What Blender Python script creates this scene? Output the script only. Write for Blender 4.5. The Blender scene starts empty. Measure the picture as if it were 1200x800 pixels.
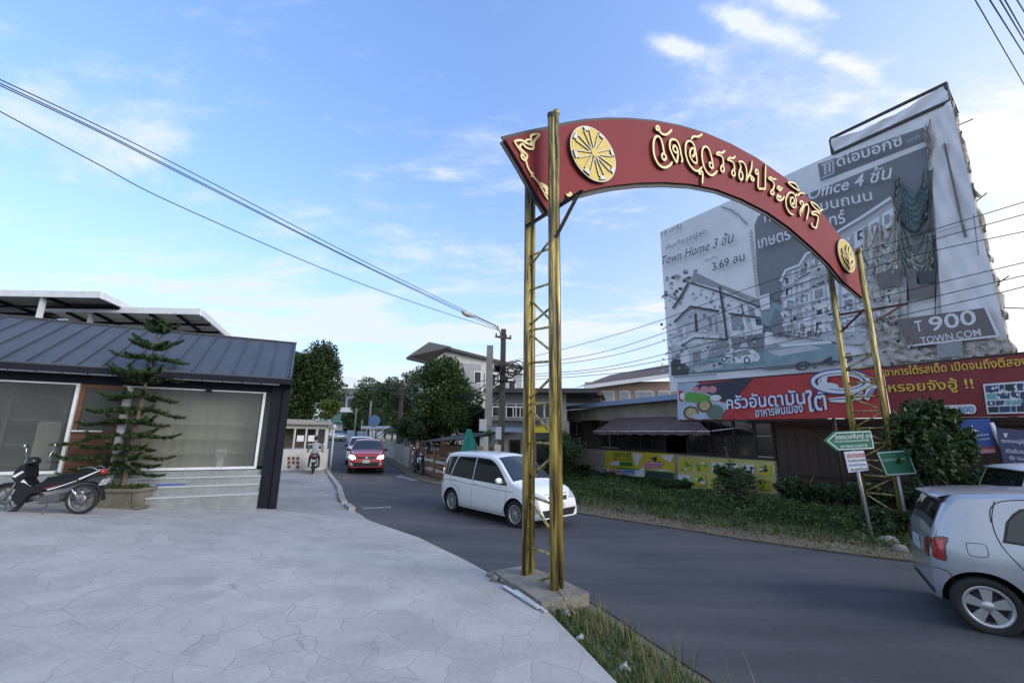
import bpy, bmesh, math, random
import numpy as np
from math import sin, cos, pi, radians, sqrt, atan2, hypot
from mathutils import Vector, Matrix

S = bpy.context.scene
COL = S.collection
random.seed(7)

# ------------------------------------------------------------------ camera, sky, sun, exposure
FOC = 503.0; PITCH = radians(12.12); ROLL = radians(0.8)
CAMP = np.array([0.0, 0.0, 1.6])
_f = np.array([0, cos(PITCH), sin(PITCH)]); _r0 = np.array([1.0, 0, 0]); _u0 = np.array([0, -sin(PITCH), cos(PITCH)])
_r = cos(ROLL)*_r0 + sin(ROLL)*_u0; _u = cos(ROLL)*_u0 - sin(ROLL)*_r0
cd = bpy.data.cameras.new('camera'); cam = bpy.data.objects.new('camera', cd); COL.objects.link(cam)
cd.sensor_width = 36.0; cd.sensor_fit = 'HORIZONTAL'; cd.lens = FOC/1200*36.0
cd.clip_start = 0.05; cd.clip_end = 6000
cam.matrix_world = Matrix(((_r[0], _u[0], -_f[0], CAMP[0]), (_r[1], _u[1], -_f[1], CAMP[1]), (_r[2], _u[2], -_f[2], CAMP[2]), (0, 0, 0, 1)))
S.camera = cam
S.view_settings.view_transform = 'Standard'; S.view_settings.look = 'None'
S.view_settings.exposure = 1.36; S.view_settings.gamma = 1.0
S.view_settings.use_curve_mapping = False

SUN_EL = radians(24); SUN_AZ = radians(118)         # azimuth clockwise from +Y: right, a little behind; veiled
W = bpy.data.worlds.new('World'); S.world = W; W.use_nodes = True
nt = W.node_tree; nt.nodes.clear()
def N(t, tree=None, **k):
    n = (tree or nt).nodes.new(t)
    for a, v in k.items(): setattr(n, a, v)
    return n
sky = N('ShaderNodeTexSky', sky_type='NISHITA', sun_disc=False, sun_elevation=SUN_EL, sun_rotation=SUN_AZ,
        altitude=50, air_density=1.0, dust_density=0.3, ozone_density=3.0)
tc = N('ShaderNodeTexCoord'); sx = N('ShaderNodeSeparateXYZ'); nt.links.new(tc.outputs['Generated'], sx.inputs[0])
def M(op, a, b=None, clamp=False, tree=None):
    t = tree or nt
    n = t.nodes.new('ShaderNodeMath'); n.operation = op; n.use_clamp = clamp
    for i, v in enumerate((a, b)):
        if v is None: continue
        if hasattr(v, 'links'): t.links.new(v, n.inputs[i])
        else: n.inputs[i].default_value = v
    return n.outputs[0]
zz = M('MAXIMUM', sx.outputs[2], 0.0)
den = M('ADD', zz, 0.16)
cx = M('DIVIDE', sx.outputs[0], den); cy = M('DIVIDE', sx.outputs[1], den)
cb = N('ShaderNodeCombineXYZ'); nt.links.new(cx, cb.inputs[0]); nt.links.new(cy, cb.inputs[1])
mp = N('ShaderNodeMapping'); mp.inputs['Scale'].default_value = (0.8, 1.5, 1); mp.inputs['Location'].default_value = (3.35, 1.2, 0.4)
mp.inputs['Rotation'].default_value = (0, 0, radians(-18))
nt.links.new(cb.outputs[0], mp.inputs[0])
n1 = N('ShaderNodeTexNoise'); n1.inputs['Scale'].default_value = 1.15; n1.inputs['Detail'].default_value = 9; n1.inputs['Roughness'].default_value = .68; n1.inputs['Distortion'].default_value = .25
nt.links.new(mp.outputs[0], n1.inputs['Vector'])
n2 = N('ShaderNodeTexNoise'); n2.inputs['Scale'].default_value = .45; n2.inputs['Detail'].default_value = 3
nt.links.new(mp.outputs[0], n2.inputs['Vector'])
cm = M('ADD', M('MULTIPLY', n1.outputs[0], .72), M('MULTIPLY', n2.outputs[0], .38))
# a denser cluster of cloud high over the right, a soft streak below it, thin wisps on the left
def cluster(px, py, su, sv, ang, amt):
    d = _f + _r*(px-600)/FOC - _u*(py-400)/FOC; d = d/np.linalg.norm(d); u0, v0 = d[0]/(d[2]+.16), d[1]/(d[2]+.16)
    du, dv = M('SUBTRACT', cx, float(u0)), M('SUBTRACT', cy, float(v0)); c, s_ = cos(ang), sin(ang)
    a = M('MULTIPLY', M('ADD', M('MULTIPLY', du, c), M('MULTIPLY', dv, s_)), 1/su); b = M('MULTIPLY', M('SUBTRACT', M('MULTIPLY', dv, c), M('MULTIPLY', du, s_)), 1/sv)
    r2 = M('ADD', M('MULTIPLY', a, a), M('MULTIPLY', b, b)); return M('MULTIPLY', M('EXPONENT', M('MULTIPLY', r2, -1.0)), amt)
n5 = N('ShaderNodeTexNoise'); n5.inputs['Scale'].default_value = 7; n5.inputs['Detail'].default_value = 7; n5.inputs['Roughness'].default_value = .62
nt.links.new(cb.outputs[0], n5.inputs['Vector'])
for q in ((795, 55, .085, .020, .25, .24), (868, 28, .075, .020, .30, .24), (940, 4, .08, .02, .3, .24), (965, 62, .16, .022, .3, .12), (150, 170, .3, .06, -.3, .05), (480, 205, .22, .05, .0, .10), (440, 385, .6, .2, 0, .12), (1165, 200, .3, .2, .2, .10)):
    w_ = cluster(*q); cm = M('ADD', cm, M('MULTIPLY', w_, M('MULTIPLY', M('SUBTRACT', n5.outputs[0], .30), 2.6)))
rp = N('ShaderNodeMapRange', interpolation_type='SMOOTHSTEP'); rp.inputs['From Min'].default_value = .50; rp.inputs['From Max'].default_value = .66
nt.links.new(cm, rp.inputs['Value'])
# thin veil of high cloud everywhere, denser low down and towards the sun
vd = N('ShaderNodeVectorMath', operation='DOT_PRODUCT'); nt.links.new(tc.outputs['Generated'], vd.inputs[0])
vd.inputs[1].default_value = (sin(radians(62))*.98, cos(radians(62))*.98, .2)   # bright cloud bank low on the right
sunw = M('POWER', M('MAXIMUM', vd.outputs['Value'], 0.0), 5.0)
low = M('POWER', M('SUBTRACT', 1.0, zz, True), 3.2)
veil = M('ADD', M('MULTIPLY', low, .82), M('MULTIPLY', sunw, .50))
fac = M('MINIMUM', M('ADD', veil, M('ADD', M('MULTIPLY', rp.outputs[0], .80), .10)), .93)
cc = N('ShaderNodeMixRGB'); cc.inputs[1].default_value = (2.62, 2.85, 3.2, 1); cc.inputs[2].default_value = (3.5, 3.4, 3.2, 1)
nt.links.new(sunw, cc.inputs[0])
mx = N('ShaderNodeMixRGB'); nt.links.new(fac, mx.inputs[0])
SKYGAIN = N('ShaderNodeMixRGB', blend_type='MULTIPLY'); SKYGAIN.inputs[0].default_value = 1; SKYGAIN.inputs[2].default_value = (0.83, 1.03, 1.26, 1)
nt.links.new(sky.outputs[0], SKYGAIN.inputs[1])
sg_ = N('ShaderNodeVectorMath', operation='SCALE'); nt.links.new(SKYGAIN.outputs[0], sg_.inputs[0]); nt.links.new(M('ADD', .72, M('MULTIPLY', zz, .48)), sg_.inputs[3])
nt.links.new(sg_.outputs[0], mx.inputs[1]); nt.links.new(cc.outputs[0], mx.inputs[2])
bg = N('ShaderNodeBackground'); bg.inputs[1].default_value = 0.128
nt.links.new(mx.outputs[0], bg.inputs[0])
wo = N('ShaderNodeOutputWorld'); nt.links.new(bg.outputs[0], wo.inputs[0])

sd = bpy.data.lights.new('sun', 'SUN'); sd.energy = 1.2; sd.angle = radians(40); sd.color = (1.0, .93, .84)
sun = bpy.data.objects.new('sun', sd); COL.objects.link(sun)
_sv = Vector((sin(SUN_AZ)*cos(SUN_EL), cos(SUN_AZ)*cos(SUN_EL), sin(SUN_EL)))
sun.rotation_euler = _sv.to_track_quat('Z', 'Y').to_euler()

# ------------------------------------------------------------------ survey: pixel bearings and the terrain surface
def ray(px, py):
    d = _f + _r*(px-600)/FOC - _u*(py-400)/FOC
    return d/d[1]
def at(px, py, Y): return CAMP + ray(px, py)*Y
def onpl(px, py, p, n):
    d = ray(px, py); p = np.array(p, float); n = np.array(n, float)
    return CAMP + d*(np.dot(p-CAMP, n)/np.dot(d, n))
CP = np.array([(0,0,0),(-7.2,6.9,.15),(-5.3,10,-.2),(-10,4,.3),(.3,4.7,-.2),(0,11,-.62),(1.2,10,-.6),(-1.5,12.5,-.62),(-6.8,20,-.45),(-24,60,.35),(5,5,-.30),(6.9,8.5,-.42),(4,0,-.3),(3.4,25,-.6),(8,13.3,-.4),(11,5,-.3),(-4.5,15,-.42),(-16,40,-.1),
(-8,-8,.2),(8,-8,-.3),(-20,10,.3),(25,15,-.4),(15,35,-.5),(-20,25,-.1),(-40,-30,.2),(40,-30,-.3),(60,60,0),(-80,60,.4),(0,120,.4),(150,150,.4),(-150,150,.4),(-150,-100,.3),(150,-100,0)])
def _phi(d): return np.sqrt(d*d+1.0)
def _fit():
    n = len(CP); D = _phi(np.linalg.norm(CP[:,None,:2]-CP[None,:,:2],axis=2))-.05*np.eye(n)
    A = np.zeros((n+1,n+1)); A[:n,:n]=D; A[:n,n]=1; A[n,:n]=1
    b = np.zeros(n+1); b[:n]=CP[:,2]
    return np.linalg.solve(A,b)
HW = _fit()
def H(x, y):
    if abs(x) > 150 or abs(y) > 150: return .2
    return float(HW[:-1] @ _phi(np.hypot(x-CP[:,0], y-CP[:,1])) + HW[-1])
def G(px, py, off=0.0):
    d = ray(px, py); t = 1.0; tp = .5
    while t < 400:
        q = CAMP+d*t
        if q[2]-H(q[0],q[1])-off < 0:
            a, b = tp, t
            for k in range(30):
                m = (a+b)/2; q = CAMP+d*m
                if q[2]-H(q[0],q[1])-off < 0: b = m
                else: a = m
            return CAMP+d*a
        tp = t; t *= 1.01
    return CAMP+d*400

# ------------------------------------------------------------------ materials
MAT = {}
def mat(name, col, rough=.6, metal=0.0, var=.12, scale=2.0, bump=0.0, bscale=30.0, spec=.5, coat=0.0, dirt=None, dscale=.8, damt=.5, dr=(.46,.68), fine=.5, emit=None, estr=0, alpha=None, trans=0.0, stretch=None):
    if name in MAT: return MAT[name]
    m = bpy.data.materials.new(name); m.use_nodes = True; t = m.node_tree; t.nodes.clear()
    out = t.nodes.new('ShaderNodeOutputMaterial'); b = t.nodes.new('ShaderNodeBsdfPrincipled')
    t.links.new(b.outputs[0], out.inputs[0])
    b.inputs['Roughness'].default_value = rough; b.inputs['Metallic'].default_value = metal
    b.inputs['Specular IOR Level'].default_value = spec; b.inputs['Coat Weight'].default_value = coat
    b.inputs['Coat Roughness'].default_value = .05
    if trans: b.inputs['Transmission Weight'].default_value = trans
    tcn = t.nodes.new('ShaderNodeTexCoord'); vec = tcn.outputs['Object']
    if stretch:
        mpn = t.nodes.new('ShaderNodeMapping'); mpn.inputs['Scale'].default_value = stretch; t.links.new(vec, mpn.inputs[0]); vec = mpn.outputs[0]
    def noise(sc, det=5, ro=.6):
        n = t.nodes.new('ShaderNodeTexNoise'); n.inputs['Scale'].default_value = sc; n.inputs['Detail'].default_value = det; n.inputs['Roughness'].default_value = ro
        t.links.new(vec, n.inputs['Vector']); return n.outputs[0]
    cur = None
    c = tuple(col)+(1,)
    if var > 0:
        v = M('ADD', M('MULTIPLY', noise(scale), 1-fine, tree=t), M('MULTIPLY', noise(scale*9, 3), fine, tree=t), tree=t)
        mr = t.nodes.new('ShaderNodeMapRange'); t.links.new(v, mr.inputs[0]); mr.inputs[1].default_value=.3; mr.inputs[2].default_value=.7
        mixn = t.nodes.new('ShaderNodeMixRGB'); t.links.new(mr.outputs[0], mixn.inputs[0])
        mixn.inputs[1].default_value = tuple(max(0,x*(1-var)) for x in col)+(1,); mixn.inputs[2].default_value = tuple(min(1,x*(1+var)) for x in col)+(1,)
        cur = mixn.outputs[0]
    if dirt is not None:
        mr = t.nodes.new('ShaderNodeMapRange'); t.links.new(noise(dscale, 8, .7), mr.inputs[0]); mr.inputs[1].default_value=dr[0]; mr.inputs[2].default_value=dr[1]; mr.inputs[4].default_value = damt
        mixn = t.nodes.new('ShaderNodeMixRGB'); t.links.new(mr.outputs[0], mixn.inputs[0])
        if cur is not None: t.links.new(cur, mixn.inputs[1])
        else: mixn.inputs[1].default_value = c
        mixn.inputs[2].default_value = tuple(dirt)+(1,)
        cur = mixn.outputs[0]
    if cur is not None: t.links.new(cur, b.inputs['Base Color'])
    else: b.inputs['Base Color'].default_value = c
    if bump > 0:
        bp = t.nodes.new('ShaderNodeBump'); bp.inputs['Strength'].default_value = bump; bp.inputs['Distance'].default_value = .02
        t.links.new(noise(bscale, 4), bp.inputs['Height']); t.links.new(bp.outputs[0], b.inputs['Normal'])
    if emit: b.inputs['Emission Color'].default_value = tuple(emit)+(1,); b.inputs['Emission Strength'].default_value = estr
    MAT[name] = m; return m

def leafmat(name, c1, c2, scale=.9):
    if name in MAT: return MAT[name]
    m = bpy.data.materials.new(name); m.use_nodes = True; t = m.node_tree; t.nodes.clear()
    out = t.nodes.new('ShaderNodeOutputMaterial'); b = t.nodes.new('ShaderNodeBsdfPrincipled'); tr = t.nodes.new('ShaderNodeBsdfTranslucent'); mxs = t.nodes.new('ShaderNodeMixShader')
    g = t.nodes.new('ShaderNodeNewGeometry'); tcn = t.nodes.new('ShaderNodeTexCoord')
    n = t.nodes.new('ShaderNodeTexNoise'); n.inputs['Scale'].default_value = scale; n.inputs['Detail'].default_value = 3; t.links.new(tcn.outputs['Object'], n.inputs['Vector'])
    v = M('ADD', M('MULTIPLY', n.outputs[0], .55, tree=t), M('MULTIPLY', g.outputs['Random Per Island'], .45, tree=t), tree=t)
    mr = t.nodes.new('ShaderNodeMapRange'); t.links.new(v, mr.inputs[0]); mr.inputs[1].default_value=.2; mr.inputs[2].default_value=.8
    mixn = t.nodes.new('ShaderNodeMixRGB'); t.links.new(mr.outputs[0], mixn.inputs[0]); mixn.inputs[1].default_value=tuple(c1)+(1,); mixn.inputs[2].default_value=tuple(c2)+(1,)
    t.links.new(mixn.outputs[0], b.inputs['Base Color']); t.links.new(mixn.outputs[0], tr.inputs[0])
    b.inputs['Roughness'].default_value=.5; b.inputs['Specular IOR Level'].default_value=.3
    mxs.inputs[0].default_value=.25; t.links.new(b.outputs[0], mxs.inputs[1]); t.links.new(tr.outputs[0], mxs.inputs[2]); t.links.new(mxs.outputs[0], out.inputs[0])
    MAT[name]=m; return m

# ------------------------------------------------------------------ mesh builder
def V(*a): return Vector(a)
class MB:
    def __init__(s): s.v=[]; s.f=[]; s.m=[]; s.sm=[]
    def add(s, vs, fs, mi=0, smooth=False):
        b=len(s.v); s.v.extend([tuple(x) for x in vs]); s.f.extend([tuple(i+b for i in f) for f in fs]); s.m.extend([mi]*len(fs)); s.sm.extend([smooth]*len(fs)); return s
    def box(s, c, size, rz=0.0, mi=0, R=None):
        hx,hy,hz=[q/2 for q in size]; R = R or Matrix.Rotation(rz,3,'Z'); c=Vector(c)
        vs=[c+R@Vector((x*hx,y*hy,z*hz)) for x in(-1,1) for y in(-1,1) for z in(-1,1)]
        return s.add(vs,[(0,1,3,2),(4,6,7,5),(0,4,5,1),(2,3,7,6),(0,2,6,4),(1,5,7,3)],mi)
    def bar(s,p,q,w,h,mi=0,up=(0,0,1)):
        p=Vector(p);q=Vector(q);d=(q-p);L=d.length;d.normalize();up=Vector(up)
        if abs(d.dot(up))>.98: up=Vector((0,1,0))
        y=up.cross(d).normalized();z=d.cross(y)
        R=Matrix((d,y,z)).transposed()
        return s.box((p+q)/2,(L,w,h),R=R,mi=mi)
    def tube(s,pts,r,n=8,mi=0,cap=True,smooth=True):
        pts=[Vector(p) for p in pts]; rs=r if isinstance(r,(list,tuple)) else [r]*len(pts)
        vs=[];fs=[];prev=None
        for i,p in enumerate(pts):
            d=(pts[min(i+1,len(pts)-1)]-pts[max(i-1,0)]).normalized()
            if prev is None:
                a=Vector((0,0,1)) if abs(d.z)<.9 else Vector((1,0,0)); x=a.cross(d).normalized()
            else:
                x=(prev-d*prev.dot(d)); x=x.normalized() if x.length>1e-6 else prev
            prev=x;y=d.cross(x)
            for k in range(n):
                a=2*pi*k/n; vs.append(p+(x*cos(a)+y*sin(a))*rs[i])
        for i in range(len(pts)-1):
            for k in range(n):
                fs.append((i*n+k,i*n+(k+1)%n,(i+1)*n+(k+1)%n,(i+1)*n+k))
        s.add(vs,fs,mi,smooth)
        if cap:
            b=len(s.v)-len(vs)
            s.f.append(tuple(b+k for k in reversed(range(n)))); s.f.append(tuple(b+(len(pts)-1)*n+k for k in range(n))); s.m+= [mi,mi]; s.sm+=[False,False]
        return s
    def lathe(s,prof,c,axis=(0,0,1),n=24,mi=0,smooth=True):
        ax=Vector(axis).normalized();a=Vector((0,0,1)) if abs(ax.z)<.9 else Vector((1,0,0));x=a.cross(ax).normalized();y=ax.cross(x);c=Vector(c)
        vs=[];fs=[]
        for (r,h) in prof:
            for k in range(n):
                t=2*pi*k/n; vs.append(c+ax*h+(x*cos(t)+y*sin(t))*r)
        for i in range(len(prof)-1):
            for k in range(n): fs.append((i*n+k,i*n+(k+1)%n,(i+1)*n+(k+1)%n,(i+1)*n+k))
        return s.add(vs,fs,mi,smooth)
    def prism(s,poly,o,ax,ay,az,t0,t1,mi=0,mside=None,back=True):
        """polygon in (ax,ay) about o, thickness from t0 to t1 along az"""
        o=Vector(o);ax=Vector(ax);ay=Vector(ay);az=Vector(az);n=len(poly);mside=mi if mside is None else mside
        A=[o+ax*p[0]+ay*p[1]+az*t0 for p in poly];B=[o+ax*p[0]+ay*p[1]+az*t1 for p in poly]
        b=len(s.v); s.v.extend([tuple(q) for q in A+B])
        from mathutils.geometry import tessellate_polygon
        tris=tessellate_polygon([[Vector((p[0],p[1],0)) for p in poly]])
        for t in tris:
            s.f.append(tuple(b+n+i for i in t)); s.m.append(mi); s.sm.append(False)
            if back: s.f.append(tuple(b+i for i in reversed(t))); s.m.append(mside); s.sm.append(False)
        for i in range(n):
            j=(i+1)%n; s.f.append((b+i,b+j,b+n+j,b+n+i)); s.m.append(mside); s.sm.append(False)
        return s
    def ell(s,c,r,n=12,m=8,mi=0,R=None):
        c=Vector(c);vs=[];fs=[];R=R or Matrix.Identity(3)
        for j in range(m+1):
            b=pi*j/m
            for k in range(n):
                a=2*pi*k/n; vs.append(c+R@Vector((r[0]*sin(b)*cos(a),r[1]*sin(b)*sin(a),r[2]*cos(b))))
        for j in range(m):
            for k in range(n): fs.append((j*n+k,(j+1)*n+k,(j+1)*n+(k+1)%n,j*n+(k+1)%n))
        return s.add(vs,fs,mi,True)
    def quad(s,a,b,c,d,mi=0): return s.add([a,b,c,d],[(0,1,2,3)],mi)
    def grid(s,P,mi=0,smooth=True):
        nr=len(P);nc=len(P[0]);vs=[p for row in P for p in row]
        fs=[(i*nc+j,i*nc+j+1,(i+1)*nc+j+1,(i+1)*nc+j) for i in range(nr-1) for j in range(nc-1)]
        return s.add(vs,fs,mi,smooth)
    def mesh(s,name,mats,off=None):
        me=bpy.data.meshes.new(name)
        vv=s.v if off is None else [tuple(off@Vector(q)) for q in s.v]
        me.from_pydata(vv,[],s.f)
        for m in (mats if isinstance(mats,(list,tuple)) else [mats]): me.materials.append(m)
        if len(s.f)==len(me.polygons):
            me.polygons.foreach_set('material_index',s.m); me.polygons.foreach_set('use_smooth',s.sm)
        me.validate(); me.update(); return me
    def fixn(s,me):
        bm=bmesh.new();bm.from_mesh(me);bmesh.ops.recalc_face_normals(bm,faces=bm.faces);bm.to_mesh(me);bm.free()
    def build(s,name,mats,parent=None,world=True,base=None,recalc=True,label=None):
        """parent: a thing or a part (world coordinates are brought into it); base: origin of a single-mesh thing"""
        off=None; o=None
        if parent is not None:
            if world: off=WM(parent).inverted()
        elif base is not None: off=Matrix.Translation(-Vector(base))
        me=s.mesh(name,mats,off)
        if recalc: s.fixn(me)
        o=bpy.data.objects.new(name,me); COL.objects.link(o)
        if parent is not None: o.parent=parent
        elif base is not None: o.location=base
        if label: o['label']=label
        return o
def WM(o):
    m=Matrix.Translation(o.location)@o.rotation_euler.to_matrix().to_4x4()@Matrix.Diagonal((*o.scale,1))
    return WM(o.parent)@m if o.parent else m
def tag(o,label,cat,group=None):
    o['label']=label;o['category']=cat
    if group:o['group']=group
    return o
def thing(name,label,cat,loc,rz=0.0,group=None):
    o=bpy.data.objects.new(name,None);COL.objects.link(o);o.location=Vector(loc);o.rotation_euler=(0,0,rz);o.empty_display_size=.2
    return tag(o,label,cat,group)
def kind(o,k): o['kind']=k; return o
def dup(o,parent=None,loc=None,rz=None,label=None,group=None):
    c=o.copy();COL.objects.link(c)
    if parent is not None:c.parent=parent
    if loc is not None:c.location=Vector(loc)
    if rz is not None:c.rotation_euler=(0,0,rz)
    if label:c['label']=label
    if group:c['group']=group
    for ch in list(o.children):dup(ch,c)
    return c
def smooth(pts,k=5,closed=False):
    P=[np.array(p,float) for p in pts];n=len(P);out=[]
    for i in range(n if closed else n-1):
        if closed:p0,p1,p2,p3=P[(i-1)%n],P[i],P[(i+1)%n],P[(i+2)%n]
        else:p0,p1,p2,p3=P[max(i-1,0)],P[i],P[i+1],P[min(i+2,n-1)]
        for j in range(k):
            t=j/k;out.append(.5*((2*p1)+(-p0+p2)*t+(2*p0-5*p1+4*p2-p3)*t*t+(-p0+3*p1-3*p2+p3)*t**3))
    if not closed:out.append(P[-1])
    return out
def resample(pts,n):
    P=np.array([p[:2] for p in pts],float);d=np.r_[0,np.cumsum(np.linalg.norm(np.diff(P,axis=0),axis=1))]
    t=np.linspace(0,d[-1],n);return np.c_[np.interp(t,d,P[:,0]),np.interp(t,d,P[:,1])]
def ribbon(mb,pts,w,o,ax,ay,az,t0,t1,mi=0,mside=1,taper=True):
    """extruded stroke: pts in (ax,ay) plane coordinates, width w"""
    P=np.array(pts,float);n=len(P)
    T=np.gradient(P,axis=0);T/=np.maximum(np.linalg.norm(T,axis=1,keepdims=True),1e-9);Nn=np.c_[-T[:,1],T[:,0]]
    ws=np.full(n,w/2)
    if taper: ws=ws*np.clip(np.minimum(np.arange(n),np.arange(n)[::-1])/2.5+.45,0,1)
    o=Vector(o);ax=Vector(ax);ay=Vector(ay);az=Vector(az)
    def q(p,t): return o+ax*p[0]+ay*p[1]+az*t
    vs=[];fs=[];ms=[]
    for i in range(n):
        a=P[i]+Nn[i]*ws[i];b=P[i]-Nn[i]*ws[i];vs+=[q(a,t1),q(b,t1),q(a,t0),q(b,t0)]
    b0=len(mb.v);mb.v.extend([tuple(x) for x in vs])
    for i in range(n-1):
        k=b0+4*i
        for f,m_ in (((k,k+1,k+5,k+4),mi),((k,k+4,k+6,k+2),mside),((k+1,k+3,k+7,k+5),mside)):
            mb.f.append(f);mb.m.append(m_);mb.sm.append(False)
    for k in (b0,b0+4*(n-1)):
        mb.f.append((k,k+2,k+3,k+1));mb.m.append(mside);mb.sm.append(False)
    return mb
_TX={}
def textmesh(body,size=1.0,bold=0.0,extrude=0.0,shear=0.0,space=1.0):
    key=(body,size,bold,extrude,shear,space)
    if key in _TX:return _TX[key]
    c=bpy.data.curves.new('lettering','FONT');c.body=body;c.size=size;c.offset=bold;c.extrude=extrude;c.shear=shear;c.space_character=space;c.resolution_u=3
    o=bpy.data.objects.new('lettering',c);COL.objects.link(o);dg=bpy.context.evaluated_depsgraph_get();me=bpy.data.meshes.new_from_object(o.evaluated_get(dg))
    vs=[v.co.copy() for v in me.vertices];fs=[tuple(p.vertices) for p in me.polygons]
    bpy.data.objects.remove(o);bpy.data.curves.remove(c);bpy.data.meshes.remove(me)
    _TX[key]=(vs,fs);return vs,fs
def text(mb,body,o,ax,ay,az,width=None,height=None,mi=0,bold=0.0,shear=0.0,t=.003,anchor='l'):
    """flat lettering fitted to width/height, lower-left corner at o"""
    vs,fs=textmesh(body,1.0,bold,0,shear)
    if not vs:return mb
    x0=min(v.x for v in vs);x1=max(v.x for v in vs);y0=min(v.y for v in vs);y1=max(v.y for v in vs)
    sy=height/(y1-y0) if height else None;sx=width/(x1-x0) if width else sy
    if sy is None:sy=sx
    o=Vector(o);ax=Vector(ax);ay=Vector(ay);az=Vector(az)
    return mb.add([o+ax*((v.x-x0)*sx)+ay*((v.y-y0)*sy)+az*t for v in vs],fs,mi)
def leaves(mb,c,r,n,size,rng,mi=0,shell=.35,droop=.2,asp=.45,up=.3):
    """n leaf-sized faces through an ellipsoid clump"""
    c=np.array(c,float);r=np.array(r,float)
    d=rng.normal(size=(n,3));d/=np.linalg.norm(d,axis=1,keepdims=True)
    rad=(shell+(1-shell)*rng.random(n))**.6
    P=c+d*r*rad[:,None]
    a=d*.6+rng.normal(size=(n,3))*.7;a[:,2]-=droop;a/=np.linalg.norm(a,axis=1,keepdims=True)
    b=np.cross(a,rng.normal(size=(n,3))+np.array([0,0,up]));b/=np.maximum(np.linalg.norm(b,axis=1,keepdims=True),1e-6)
    s=size*(.6+.8*rng.random(n))[:,None]
    A=P-a*s*.5;B=P+b*s*asp*.5;Cc=P+a*s*.5;D=P-b*s*asp*.5
    base=len(mb.v);allv=np.stack([A,B,Cc,D],1).reshape(-1,3)
    mb.v.extend(map(tuple,allv));mb.f.extend([(base+4*i,base+4*i+1,base+4*i+2,base+4*i+3) for i in range(n)]);mb.m.extend([mi]*n);mb.sm.extend([False]*n)
    return mb
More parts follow.
